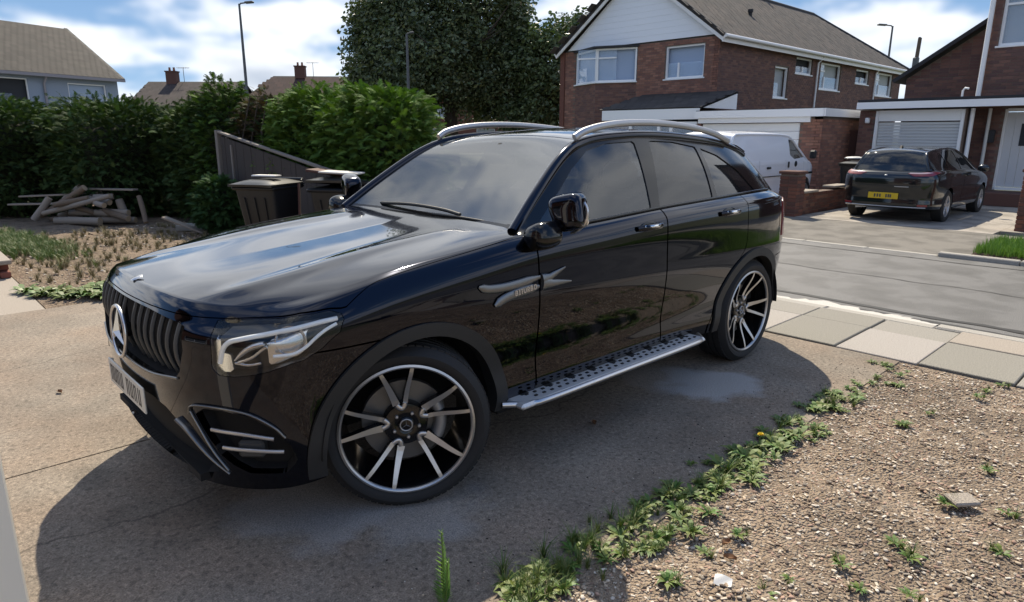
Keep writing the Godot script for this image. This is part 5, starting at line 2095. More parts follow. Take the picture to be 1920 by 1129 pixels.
	tiles(h, P + Vector3(-11.75, 2.43, -16.75), Vector3(1, 0, 0), Vector3(0, .56, -2.25).normalized(), 3.65, 2.3, [lin_c(.038, .034, .034), lin_c(.045, .04, .038)])
	var pf := MB.new()
	pf.box(P + Vector3(-9.93, 2.24, -16.76), Vector3(3.70, .32, .05))
	pf.box(P + Vector3(-9.93, 1.97, -16.80), Vector3(3.6, .08, .08))
	for x in [-11.70, -10.6, -9.5, -9.05, -8.2]:
		pf.box(P + Vector3(x, .97, -16.80), Vector3(.10, 1.92, .09))
	pf.prism(V2([0, 0, 2.2, .0, 2.2, .54]), .04, Transform3D(Basis(Vector3(0, 0, -1), Vector3.UP, Vector3(1, 0, 0)), P + Vector3(-8.14, 2.42, -16.78)))
	obj("porch_frame", pf, M["upvc"], h)
	for q in [[-11.65, -10.65], [-10.55, -9.55], [-9.45, -9.1], [-9.0, -8.25]]:
		var pg := MB.new()
		pg.box(P + Vector3((q[0] + q[1]) / 2, 1.35, -16.81), Vector3(q[1] - q[0], 1.15, .01))
		obj("porch_pane", pg, M["house_glass"], h)
		var pb := MB.new()
		pb.box(P + Vector3((q[0] + q[1]) / 2, .40, -16.81), Vector3(q[1] - q[0], .75, .03))
		obj("porch_panel", pb, M["upvc"], h)
	var dk := MB.new()
	dk.box(P + Vector3(-9.9, 1.2, -18.2), Vector3(3.4, 2.4, .05))
	obj("porch_back", dk, M["dark_room"], h)
	# garage A
	var g := thing("garage", "flat-roofed garage with white fascia and door beside the gabled house, behind the van", "garage", Vector3(-6.1, 0, -16.5))
	var Q := Vector3(6.1, 0, 16.5)
	brick_wall(g, Transform3D(Basis(), Q + Vector3(-7.95, 0, -16.5)), 3.65, 2.08, [[.12, 0, 3.08, 1.95]], reds)
	brick_wall(g, AX(Q + Vector3(-4.30, 0, -16.5), Vector3(0, 0, -1)), 5.0, 2.08, [], reds)
	var gd := Node3D.new()
	gd.name = "garage_door"
	g.add_child(gd)
	for k in 9:
		var mb := MB.new()
		mb.box(Q + Vector3(-6.35, .10 + .216 * k, -16.56), Vector3(2.90, .208, .04), Basis(), .006)
		obj("door_panel", mb, M["garage_white"], gd)
	var lt := MB.new()
	lt.box(Q + Vector3(-6.25, 2.02, -16.46), Vector3(3.3, .14, .06))
	obj("lintel_panel", lt, M["garage_white"], g)
	var fa := MB.new()
	fa.box(Q + Vector3(-6.13, 2.19, -16.40), Vector3(3.75, .20, .04))
	fa.box(Q + Vector3(-4.23, 2.19, -19.0), Vector3(.04, .20, 5.2))
	obj("fascia", fa, M["upvc"], g)
	var fr := MB.new()
	fr.box(Q + Vector3(-6.13, 2.22, -19.0), Vector3(3.72, .18, 5.14))
	obj("flat_roof", fr, M["felt"], g)

func P_list(P: Vector3, a: Array) -> PackedVector3Array:
	var r := PackedVector3Array()
	for q in a:
		r.append(P + q)
	return r

func house_b(reds: Array, darks: Array) -> void:
	var h := thing("brick_house", "dark brick house at the right edge with a white front door under a flat canopy", "house", Vector3(2.0, 0, -18.6))
	var P := Vector3(-2.0, 0, 18.6)
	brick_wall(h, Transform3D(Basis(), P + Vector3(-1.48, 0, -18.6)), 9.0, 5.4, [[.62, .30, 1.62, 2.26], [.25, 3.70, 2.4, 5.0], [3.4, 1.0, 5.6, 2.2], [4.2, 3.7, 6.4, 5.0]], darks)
	for q in [[.25, 3.70, 2.15, 1.3], [3.4, 1.0, 2.2, 1.2], [4.2, 3.7, 2.2, 1.3]]:
		window(h, Transform3D(Basis(), P + Vector3(-1.48 + q[0], q[1], -18.66)), q[2], q[3], [[0, 0, .5, .72], [0, .72, .5, 1], [.5, 0, 1, 1]], "net_curtain")
	var sw := MB.new()
	sw.box(P + Vector3(-1.37, 2.7, -19.9), Vector3(.22, 5.4, 2.2))
	sw.box(P + Vector3(7.4, 2.7, -19.9), Vector3(.22, 5.4, 2.2))
	sw.prism(V2([-1.48, 5.402, 7.52, 5.402, 3.02, 8.6]), .2, Transform3D(Basis(), P + Vector3(0, 0, -18.85)))
	obj("side_wall", sw, M["brick_2"], h)
	slab_poly(h, "roof", [P + Vector3(-1.55, 5.4, -18.3), P + Vector3(-1.55, 5.4, -21), P + Vector3(3.02, 8.75, -21), P + Vector3(3.02, 8.75, -18.3)], "roof_under", .1)
	slab_poly(h, "roof", [P + Vector3(7.9, 5.15, -18.3), P + Vector3(7.9, 5.15, -21), P + Vector3(3.02, 8.75, -21), P + Vector3(3.02, 8.75, -18.3)], "roof_under", .1)
	# set-back wing under the sloping roof
	brick_wall(h, Transform3D(Basis(), P + Vector3(-3.55, 0, -20.0)), 2.18, 3.16, [], darks)
	var wt := MB.new()
	wt.prism(V2([-3.55, 3.162, -1.37, 3.162, -1.37, 4.62]), .2, Transform3D(Basis(), P + Vector3(0, 0, -20.2)))
	obj("wing_gable", wt, M["mortar"], h)
	var wx := []
	var wc := []
	for r in 19:
		var y := 3.16 + (r + .5) * .075
		var x0 := -3.55 + (y - 3.16 + .04) / .67
		var x := x0 + (.11 if r % 2 else 0.0)
		while x < -1.50:
			wx.append(Transform3D(Basis(), P + Vector3(x + .11, y, -20.009)))
			wc.append(darks[rng.randi() % 4])
			x += .225
	scatter("brickwork", brick_mesh, M["brick"], wx, h, wc)
	var wb := slab_poly(h, "wing_roof", [P + Vector3(-3.85, 3.13, -19.75), P + Vector3(-1.25, 4.90, -19.75), P + Vector3(-1.25, 4.90, -26), P + Vector3(-3.85, 3.13, -26)], "felt", .10)
	wb.set_meta("label", "dark sloping roof edge of the set-back wing")
	# front door
	var d := Node3D.new()
	d.name = "front_door"
	d.position = P + Vector3(-.84, .32, -18.72)
	h.add_child(d)
	var fr := MB.new()
	fr.box(Vector3(.0, .96, 0), Vector3(.07, 1.92, .10))
	fr.box(Vector3(.96, .96, 0), Vector3(.07, 1.92, .10))
	fr.box(Vector3(.48, 1.90, 0), Vector3(.9, .07, .10))
	fr.box(Vector3(.48, .03, .02), Vector3(.9, .06, .12))
	obj("door_frame", fr, M["upvc"], d)
	var lf := MB.new()
	for k in 5:
		lf.box(Vector3(.12 + .18 * k, .96, -.01), Vector3(.174, 1.78, .045), Basis(), .005)
	obj("door_leaf", lf, M["door_white"], d)
	var gl := MB.new()
	gl.box(Vector3(.50, 1.32, .016), Vector3(.30, .52, .02))
	obj("door_light", gl, M["dark_room"], d)
	var hd := MB.new()
	hd.box(Vector3(.86, .95, .03), Vector3(.03, .16, .03))
	obj("door_handle", hd, M["silver"], d)
	var st := MB.new()
	st.box(P + Vector3(-.35, .14, -18.2), Vector3(1.9, .30, .9), Basis(), .01)
	obj("doorstep", st, M["brick_2"], h)
	downpipe(h, P_list(P, [Vector3(-1.44, 5.2, -18.50), Vector3(-1.44, 2.56, -18.50)]), "upvc", .055)
	downpipe(h, P_list(P, [Vector3(-1.40, 2.26, -18.10), Vector3(-1.40, .03, -18.10)]), "upvc", .05)
	downpipe(h, P_list(P, [Vector3(-1.12, 2.26, -18.45), Vector3(-1.12, .03, -18.45)]), "white_plastic", .04)
	var pb := MB.new()
	pb.box(P + Vector3(-1.06, 1.6, -18.50), Vector3(.20, .30, .12), Basis(), .01)
	obj("meter_box", pb, M["felt"], h)
	# garage B with a roller door, its roof running on as a canopy
	var g := thing("garage", "garage with a grey slatted roller door behind the dark hatchback", "garage", Vector3(-2.6, 0, -18.0))
	var Q := Vector3(2.6, 0, 18.0)
	brick_wall(g, Transform3D(Basis(), Q + Vector3(-3.95, 0, -18.0)), 2.46, 2.26, [[.42, 0, 2.42, 2.24]], darks)
	var fr2 := MB.new()
	fr2.box(Q + Vector3(-3.50, 1.12, -18.0), Vector3(.07, 2.24, .10))
	fr2.box(Q + Vector3(-1.56, 1.12, -18.0), Vector3(.07, 2.24, .10))
	fr2.box(Q + Vector3(-2.53, 2.11, -18.0), Vector3(1.86, .27, .08))
	obj("door_frame", fr2, M["garage_white"], g)
	for k in 26:
		var mb := MB.new()
		mb.box(Q + Vector3(-2.53, .04 + .075 * k, -18.03), Vector3(1.86, .070, .025), Basis(), .008)
		obj("door_slat", mb, M["roller_grey"], g)
	var fa := MB.new()
	fa.box(Q + Vector3(1.0, 2.37, -17.72), Vector3(9.9, .17, .04))
	fa.box(Q + Vector3(-3.95, 2.37, -20.3), Vector3(.04, .17, 5.1))
	obj("fascia", fa, M["upvc"], g)
	var rf := MB.new()
	rf.box(Q + Vector3(1.0, 2.40, -18.17), Vector3(9.86, .16, .84))
	rf.box(Q + Vector3(-2.7, 2.40, -20.7), Vector3(2.46, .16, 4.2))
	rf.box(Q + Vector3(1.0, 2.50, -17.78), Vector3(9.9, .05, .10))
	obj("flat_roof", rf, M["felt"], g)
	var lampm := MB.new()
	lampm.box(Q + Vector3(-3.72, 2.0, -17.93), Vector3(.10, .14, .12), Basis(), .02)
	obj("wall_lamp", lampm, M["upvc"], g)
	var vent := MB.new()
	vent.tube(Q_list(Q, [Vector3(-1.60, 2.46, -17.78), Vector3(-1.60, 2.66, -17.78), Vector3(-1.56, 2.72, -17.78), Vector3(-1.48, 2.70, -17.78)]), .025, 8)
	obj("vent_pipe", vent, M["upvc"], g)

func Q_list(P: Vector3, a: Array) -> PackedVector3Array:
	return P_list(P, a)

func grey_house() -> void:
	# its front recedes to the right, so the far gable end is out of sight
	var al := Vector3(-.337, 0, -.941).normalized()
	var h := thing("rendered_house", "grey rendered house with a brown tiled roof above the left end of the hedge", "house", Vector3(-43.78, 0, -10.52))
	h.basis = Basis(al, Vector3.UP, al.cross(Vector3.UP))
	# own axes: x to the right end, z towards the viewer
	var W := 16.0
	var mb := MB.new()
	wall_board(mb, Transform3D(Basis(), Vector3(-W, 0, -.35)), W - .25, 4.80, [[W - 3.2, 3.2, W - 1.0, 4.42], [W - 6.9, 2.9, W - 5.3, 4.50], [W - 12, 3.0, W - 10, 4.45]], .25)
	mb.box(Vector3(-.375, 2.39, -4.9), Vector3(.25, 4.78, 8.8))
	mb.box(Vector3(-W + .12, 2.39, -4.9), Vector3(.25, 4.78, 8.8))
	mb.prism(V2([.6, 4.79, 9.4, 4.79, 5.0, 7.8]), .2, Transform3D(Basis(Vector3(0, 0, -1), Vector3.UP, Vector3(1, 0, 0)), Vector3(-.45, 0, 0)))
	obj("wall", mb, M["render_grey"], h)
	window(h, Transform3D(Basis(), Vector3(-3.2, 3.2, -.40)), 2.2, 1.22, [[0, 0, .70, 1], [.70, 0, 1, 1]], "window_backing")
	window(h, Transform3D(Basis(), Vector3(-6.9, 2.9, -.40)), 1.6, 1.60, [[0, 0, 1, 1]], "dark_room")
	window(h, Transform3D(Basis(), Vector3(-12.0, 3.0, -.40)), 2.0, 1.45, [[0, 0, 1, 1]], "dark_room")
	var e0 := Vector3(0, 4.80, .0)
	var e1 := Vector3(-W, 4.80, .0)
	var r0 := Vector3(0, 7.98, -5.0)
	var r1 := Vector3(-W, 7.98, -5.0)
	slab_poly(h, "roof", [e0, r0, r1, e1], "roof_under", .1)
	slab_poly(h, "roof", [Vector3(0, 4.80, -10.0), Vector3(-W, 4.80, -10.0), r1, r0], "roof_under", .1)
	var up := Vector3(0, 3.18, -5.0).normalized()
	tiles(h, Vector3(0, 4.82, .0), Vector3(-1, 0, 0), up, W, 5.9, [lin_c(.026, .0225, .022), lin_c(.022, .020, .020), lin_c(.031, .027, .026)], func(x, _y): return x > .12, .33, .32)
	var vb := MB.new()
	vb.bar(e0 + Vector3(-.06, .02, 0), r0 + Vector3(-.06, .02, 0), .20, .06)
	obj("verge", vb, M["felt"], h)
	var gt := MB.new()
	gt.bar(Vector3(0, 4.72, .05), Vector3(-W, 4.72, .05), .10, .16)
	obj("gutter", gt, M["render_lilac"], h)
	downpipe(h, PackedVector3Array([Vector3(-4.5, 4.65, .03), Vector3(-4.5, 4.3, -.28), Vector3(-4.5, .0, -.28)]), "render_lilac", .06)
	chimney(h, Vector3(-7.0, 6.9, -3.2), .9, 1.9)

func far_houses() -> void:
	# two low houses beyond the hedge
	for q in [[-66.5, -16.6, -60.3, -22.8, 6.5, 6.4, "bungalow with a grey-brown roof and white barge board left of the tall lamp post", 0], [-61.6, -24.4, -54.0, -33.0, 7.2, 7.1, "house with a reddish brown roof right of the tall lamp post", 1]]:
		var a := Vector3(q[0], 0, q[1])
		var b := Vector3(q[2], 0, q[3])
		var al := (b - a).normalized()
		var w := a.distance_to(b)
		var h := thing("bungalow", q[6], "house", a)
		h.basis = Basis(al, Vector3.UP, al.cross(Vector3.UP))
		var eave := 4.2
		var mb := MB.new()
		wall_board(mb, Transform3D(Basis(), Vector3.ZERO), w, eave, [[1.2, 2.4, 3.0, 3.7], [w - 3.0, 2.4, w - 1.2, 3.7]], .25)
		mb.box(Vector3(.12, eave / 2, -4), Vector3(.24, eave, 7.5))
		mb.box(Vector3(w - .12, eave / 2, -4), Vector3(.24, eave, 7.5))
		mb.prism(V2([0, eave + .002, -8.0, eave + .002, -4.0, q[4] - .15]), .2, Transform3D(Basis(Vector3(0, 0, 1), Vector3.UP, Vector3(-1, 0, 0)), Vector3(w, 0, 0)))
		obj("wall", mb, M["render_lilac"], h)
		for x in [1.2, w - 3.0]:
			window(h, Transform3D(Basis(), Vector3(x, 2.4, -.05)), 1.8, 1.3, [[0, 0, .5, 1], [.5, 0, 1, 1]], "dark_room")
		var in_l := 2.6 if q[7] == 1 else .0
		var r0 := Vector3(-.3 + in_l, q[4], -4.0)
		var r1 := Vector3(w + .3, q[4], -4.0)
		slab_poly(h, "roof", [Vector3(-.3, eave - .1, .4), Vector3(w + .3, eave - .1, .4), r1, r0], "roof_under", .1)
		slab_poly(h, "roof", [Vector3(-.3, eave - .1, -8.4), Vector3(w + .3, eave - .1, -8.4), r1, r0], "roof_under", .1)
		if q[7] == 1:
			slab_poly(h, "roof", [Vector3(-.3, eave - .1, .4), r0, Vector3(-.3, eave - .1, -8.4)], "roof_under", .1)
		var sl := Vector2(4.4, q[4] - eave + .1).length()
		tiles(h, Vector3(-.3, eave - .08, .4), Vector3(1, 0, 0), Vector3(0, q[4] - eave + .1, -4.4).normalized(), w + .6, sl, [lin_c(.050, .036, .033), lin_c(.044, .033, .031)] if q[7] == 0 else [lin_c(.066, .033, .027), lin_c(.058, .030, .026)], func(x, y): return x > in_l * y / sl, .6, .42)
		if q[7] == 0:
			var bb := MB.new()
			bb.bar(Vector3(w + .32, eave - .1, .4), r1 + Vector3(.02, 0, 0), .05, .28)
			obj("barge_board", bb, M["barge_white"], h)
		chimney(h, Vector3(2.2 if q[7] == 0 else 5.0, q[4] - .25, -3.8), .95, 1.1)
		var ae := MB.new()
		var ax := 3.2 if q[7] == 0 else 6.2
		ae.tube(PackedVector3Array([Vector3(ax, q[4] - .2, -4), Vector3(ax, q[4] + 1.3, -4)]), .025, 6)
		for k in 5:
			ae.tube(PackedVector3Array([Vector3(ax - .5 + .22 * k, q[4] + 1.25, -4.25), Vector3(ax - .5 + .22 * k, q[4] + 1.25, -3.75)]), .02, 5)
		ae.tube(PackedVector3Array([Vector3(ax - .6, q[4] + 1.25, -4), Vector3(ax + .6, q[4] + 1.25, -4)]), .02, 5)
		obj("aerial", ae, M["cast_iron"], h)
	# house glimpsed under the tree
	var t := thing("brick_house", "brick house with white windows glimpsed under the big tree", "house", Vector3(-52.0, 0, -33.0))
	var al2 := Vector3(.687, 0, -.726)
	t.basis = Basis(al2, Vector3.UP, al2.cross(Vector3.UP))
	var tw := MB.new()
	var holes := [[1.0, 1.0, 2.6, 2.2], [5.0, 1.0, 7.0, 2.2], [1.0, 3.2, 2.6, 4.3], [5.0, 3.2, 7.0, 4.3], [9.5, 1.0, 11.2, 2.2], [13.0, 1.0, 15.0, 2.2], [9.5, 3.2, 11.2, 4.3], [13.0, 3.2, 15.0, 4.3]]
	wall_board(tw, Transform3D(), 17.0, 5.0, holes, .25)
	obj("wall", tw, M["brick_1"], t)
	for q in holes:
		window(t, Transform3D(Basis(), Vector3(q[0], q[1], -.05)), q[2] - q[0], q[3] - q[1], [[0, 0, .5, 1], [.5, 0, 1, 1]], "net_curtain")
	slab_poly(t, "roof", [Vector3(-.3, 4.95, .4), Vector3(17.3, 4.95, .4), Vector3(17.3, 7.6, -4), Vector3(-.3, 7.6, -4)], "roof_under", .1)

func own_house() -> void:
	# the house the viewer stands in front of; the car's paint mirrors it
	var h := thing("brick_house", "brick house behind the viewer, seen only as a dark reflection in the car", "house", Vector3(0, 0, 7.2))
	var mb := MB.new()
	var X := AX(Vector3(7.5, 0, 0), Vector3(-1, 0, 0))
	var holes := [[1.2, .9, 3.6, 2.2], [5.2, 0.1, 6.2, 2.1], [1.2, 3.3, 3.6, 4.5], [6.0, 3.3, 8.4, 4.5], [8.0, .1, 10.6, 2.1]]
	wall_board(mb, X, 13.0, 5.2, holes, .25)
	obj("wall", mb, M["brick_2"], h)
	for q in holes:
		window(h, X * Transform3D(Basis(), Vector3(q[0], q[1], -.05)), q[2] - q[0], q[3] - q[1], [[0, 0, .5, 1], [.5, 0, 1, 1]], "dark_room")
	slab_poly(h, "roof", [Vector3(-6, 5.1, -.4), Vector3(8, 5.1, -.4), Vector3(8, 8.0, 4), Vector3(-6, 8.0, 4)], "roof_under", .1)

# ---------------------------------------------------------------- street furniture
func lamp_post(at: Vector3, h: float, arm: Vector3, label: String, m := "post_grey") -> Node3D:
	var o := thing("street_lamp", label, "street lamp", at, 0.0)
	var p := MB.new()
	p.lathe(V2([.11, 0, .11, 1.1, .075, 1.15, .07, h * .6, .05, h]), Vector3.ZERO, Basis(), 14)
	obj("post", p, M[m], o)
	var a := MB.new()
	a.tube(PackedVector3Array([Vector3(0, h - .08, 0), Vector3(0, h + .02, 0) + arm * .1, Vector3(0, h + .05, 0) + arm * .5]), .035, 8)
	obj("arm", a, M[m], o)
	var l := MB.new()
	l.bar(Vector3(0, h + .05, 0) + arm * .42, Vector3(0, h + .08, 0) + arm, .26, .09, Vector3.UP, .03)
	obj("lamp_head", l, M[m], o)
	return o

func build_street() -> void:
	mat("post_grey", .10, .105, .11, .6)
	mat("post_pale", .30, .30, .31, .6)
	mat("post_wood", .12, .09, .07, .9)
	lamp_post(Vector3(-31.6, -.1, -12.9), 7.9, Vector3(.75, 0, -.7) * .7, "tall slim street lamp rising above the hedge against the sky on the left", "post_grey")
	lamp_post(Vector3(-23.4, -.1, -17.0), 6.1, Vector3(.6, 0, -.7) * .35, "thin grey street lamp post in front of the big round tree", "post_grey")
	lamp_post(Vector3(-12.2, -.1, -44.2), 8.1, Vector3(-.687, 0, .726) * .9, "street lamp between the two brick houses, taller of the pair", "post_grey")
	lamp_post(Vector3(-18.3, -.1, -60.3), 8.3, Vector3(-.687, 0, .726) * .8, "small distant street lamp behind the hipped roof end", "post_grey")
	var t := thing("telegraph_pole", "wooden telegraph pole between the two brick houses", "pole", Vector3(-13.1, -.1, -51.6))
	var p := MB.new()
	p.lathe(V2([.16, 0, .12, 8.2, 0, 8.22]), Vector3.ZERO, Basis(Vector3(0, 0, 1), -.03), 12)
	obj("pole", p, M["post_wood"], t)
	var b := MB.new()
	b.box(Vector3(.18, 6.6, 0), Vector3(.34, .7, .34), Basis(), .05)
	b.box(Vector3(.22, 8.0, 0), Vector3(.12, .5, .12))
	obj("junction_box", b, M["post_grey"], t)
	# low wall between the two drives, with its pillar; every brick a piece
	var w := thing("brick_wall", "low brick wall with pale coping between the van and the hatchback", "wall", Vector3(-3.05, 0, -13.7))
	brick_wall(w, AX(Vector3(.11, -.03, 1.25), Vector3(0, 0, -1)), 2.6, .45, [], [Color(.15, .07, .05)], null, 0.0, true)
	for k in 3:
		if k == 1:
			continue
		var c := MB.new()
		c.box(Vector3(0, .445 + .02 * k, .82 - .86 * k), Vector3(.30, .05, .82), Basis(), .01)
		obj("coping_stone", c, M["slab_d"], w)
	pillar("brick_pillar", "brick gate pillar in front of the white van", Vector3(-3.03, -.03, -12.25), .38, .88)
	pillar("brick_pillar", "brick gate pillar at the right edge beyond the grass verge", Vector3(.93, -.03, -13.0), .43, 1.04)
	# boarded gate between the garages
	var g := thing("timber_fence", "reddish brown boarded fence between the two garages", "fence", Vector3(-4.2, 0, -18.4))
	for k in 6:
		var mb := MB.new()
		mb.box(Vector3(-.1 + .125 * k, .85, 0), Vector3(.12, 1.75, .03), Basis(), .005)
		obj("board", mb, M["red_timber"], g)
	var cap := MB.new()
	cap.box(Vector3(.21, 1.74, .01), Vector3(.78, .05, .07))
	obj("top_rail", cap, M["red_timber"], g)
	# wheelie bins by the far drive
	wheelie_bin(Vector3(-3.02, -.03, -15.55), .12, "black wheelie bin beside the low wall, left of the pair behind the hatchback", "bin_dark", "wheelie bins by the far garage")
	wheelie_bin(Vector3(-2.42, -.03, -15.75), -.05, "dark green wheelie bin behind the hatchback's left tail lamp", "bin_green", "wheelie bins by the far garage")
	for q in [[-3.05, -15.5, .3], [-2.75, -15.62, 1.2], [-2.45, -15.7, .2]]:
		var mb := MB.new()
		mb.ellipsoid(Vector3.ZERO, Vector3(.20, .035, .17), Basis(), 14, 8, wob_noise(), .5)
		var o := obj("crumpled_sheet", mb, M["white_plastic"], null, Transform3D(Basis(Vector3.UP, q[2]), Vector3(q[0], 1.09, q[1])))
		tag(o, "crumpled pale plastic sheet lying on the far wheelie bin lids", "plastic sheet", "crumpled sheets on the far bins")
	# grass verge on the far side, right
	var vg := MB.new()
	vg.box(Vector3(6.6, -.01, -9.86), Vector3(11.4, .14, 1.46), Basis(), .03)
	structure("verge", vg, M["soil"])
	var blade := MB.new()
	for k in 5:
		var a := k * 1.3
		var d := Vector3(cos(a), 0, sin(a))
		var s := Vector3(-d.z, 0, d.x) * .006
		var base := d * .012
		blade.flat(base - s, base + s, base + d * .035 + Vector3(0, .10 + .02 * (k % 3), 0), d.cross(Vector3.UP).cross(d) + d)
	var xf := []
	var cs := []
	for i in 9000:
		var x := rng.randf_range(.92, 7.5)
		var z := rng.randf_range(-10.58, -9.14)
		xf.append(Transform3D(Basis(Vector3.UP, rng.randf() * TAU).scaled(Vector3.ONE * rng.randf_range(.6, 1.3)), Vector3(x, .05, z)))
		var k := rng.randf()
		cs.append(Color(lerpf(.10, .20, k), lerpf(.20, .32, k), .035))
	var gr := scatter("verge_grass", blade.mesh(), M["weed_leaf"], xf, null, cs)
	tag(gr, "bright green mown grass on the far verge at the right", "grass")

func wob_noise() -> FastNoiseLite:
	var f := FastNoiseLite.new()
	f.seed = 77
	f.frequency = 0.9
	return f

func pillar(called: String, label: String, at: Vector3, w: float, h: float) -> void:
	var o := thing(called, label, "pillar", at)
	var core := MB.new()
	core.box(Vector3(0, h / 2, 0), Vector3(w - .03, h, w - .03))
	obj("mortar_core", core, M["mortar"], o)
	var bm := MB.new()
	bm.box(Vector3.ZERO, Vector3(w / 2 - .008, .066, .105), Basis(), .006)
	var mesh := bm.mesh()
	for r in int(h / .075):
		for f in 4:
			var B := Basis(Vector3.UP, f * PI / 2)
			for c in 2:
				var off := (-.25 + .5 * c) * w + (.05 if (r + f) % 2 else -.05) * .0
				put("brick", mesh, M["brick_%d" % (rng.randi() % 3)], o, Transform3D(B, Vector3(0, (r + .5) * .075, 0) + B * Vector3(off, 0, w / 2 - .055 + rng.randf_range(-.002, .002))))
	var cap := MB.new()
	cap.box(Vector3(0, h + .02, 0), Vector3(w + .05, .06, w + .05), Basis(), .012)
	obj("cap_stone", cap, M["brick_2"], o)

func wheelie_bin(at: Vector3, turn: float, label: String, m: String, group := "", open := 0.0) -> Node3D:
	if not M.has("bin_dark"):
		mat("bin_dark", .018, .019, .021, .45)
		mat("bin_green", .014, .026, .024, .45)
		mat("bin_lid", .03, .032, .034, .30)
	var o := thing("wheelie_bin", label, "bin", at, turn, group)
	var b := MB.new()
	# tapered body: front is +z
	var s := sheet(func(u: float, v: float) -> Vector3:
		var t := TAU * u
		var ex := 0.22
		var cx := signf(cos(t)) * pow(absf(cos(t)), ex)
		var cz := signf(sin(t)) * pow(absf(sin(t)), ex)
		return Vector3(cx * lerpf(.215, .285, v), lerpf(.06, .96, v), cz * lerpf(.215, .33, v) - lerpf(.05, .0, v)), span(0, 1, 48), span(0, 1, 8), Vector3(0, .5, 0))
	lay(b, s, 0.0, 0.0)
	b.box(Vector3(0, .07, -.04), Vector3(.40, .03, .40))
	obj("bin_body", b, M[m], o)
	for k in [-1, 0, 1]:
		var rb := MB.new()
		rb.bar(Vector3(.11 * k, .12, .175), Vector3(.14 * k, .84, .318), .018, .02)
		obj("body_rib", rb, M[m], o)
	var rim := MB.new()
	rim.box(Vector3(0, .955, 0), Vector3(.60, .05, .70), Basis(), .02)
	obj("rim", rim, M[m], o)
	var lid := Node3D.new()
	lid.name = "lid"
	lid.transform = Transform3D(Basis(Vector3.RIGHT, -open), Vector3(0, .985, -.34))
	o.add_child(lid)
	var l := MB.new()
	var ls := sheet(func(u: float, v: float) -> Vector3: return Vector3(u * .305, .02 + .055 * (1.0 - pow(absf(u), 3.0)) * (1.0 - pow(absf(v * 2.0 - 1.0), 4.0)), v * .73), span(-1, 1, 16), span(0, 1, 16), Vector3(0, -2, .3))
	lay(l, ls, 0.0, .03)
	obj("lid_panel", l, M["bin_lid"], lid)
	var hd := MB.new()
	hd.tube(PackedVector3Array([Vector3(-.24, .03, -.02), Vector3(-.22, .05, -.09), Vector3(.22, .05, -.09), Vector3(.24, .03, -.02)]), .016, 8)
	obj("handle_bar", hd, M["bin_lid"], lid)
	for x in [-.24, .24]:
		var w := MB.new()
		w.lathe(V2([0, .03, .09, .03, .10, .02, .10, -.02, .09, -.03, 0, -.03]), Vector3(x, .10, -.27), Basis(Vector3(0, 0, 1), PI / 2), 20)
		obj("wheel", w, M["rubber"], o)
	return o

# ---------------------------------------------------------------- trees and hedges
func leaf_clump(n: int, size: float, spread: float, seed_: int, narrow := 0.55) -> ArrayMesh:
	var r := RandomNumberGenerator.new()
	r.seed = seed_
	var mb := MB.new()
	for i in n:
		var p := Vector3(r.randfn(), r.randfn(), r.randfn()) * spread
		var d := Vector3(r.randfn(), r.randfn() * .6 - .15, r.randfn()).normalized()
		var s := d.cross(Vector3(r.randfn(), r.randfn(), r.randfn())).normalized()
		var l := size * r.randf_range(.7, 1.25)
		var nn := d.cross(s)
		var mid := p + d * l * .5 + nn * l * .08
		mb.flat(p, mid + s * l * narrow * .5, p + d * l, nn)
		mb.flat(p, p + d * l, mid - s * l * narrow * .5, nn)
	return mb.mesh()

func conifer_spray(seed_: int) -> ArrayMesh:
	# a flattened feathery fan of scale-leaf twigs
	var r := RandomNumberGenerator.new()
	r.seed = seed_
	var mb := MB.new()
	var stem := PackedVector3Array()
	for i in 6:
		var x := i / 5.0
		stem.append(Vector3(0, .05 * sin(x * 2.0) - .07 * x * x, .30 * x))
	for i in 17:
		var x := (i + .6) / 17.5
		var p := curve_at(stem, x * 5.0)
		for s in [-1.0, 1.0]:
			var l := .115 * (1.0 - x * .72) * r.randf_range(.7, 1.2)
			var d := Vector3(s * .85, r.randf_range(-.25, .25), .62).normalized()
			var w := Vector3(r.randf_range(-.2, .2), 1, 0).cross(d).normalized() * .009
			var e := p + d * l
			mb.flat(p - w, p + w, e + w * .3, Vector3.UP)
			# side twiglets
			for q in 2:
				var pp := p + d * l * (.45 + .3 * q)
				var dd := (d + Vector3(0, r.randf_range(-.3, .3), .8 if q == 0 else -.2)).normalized()
				mb.flat(pp - w * .7, pp + w * .7, pp + dd * l * .45, Vector3.UP)
	return mb.mesh()

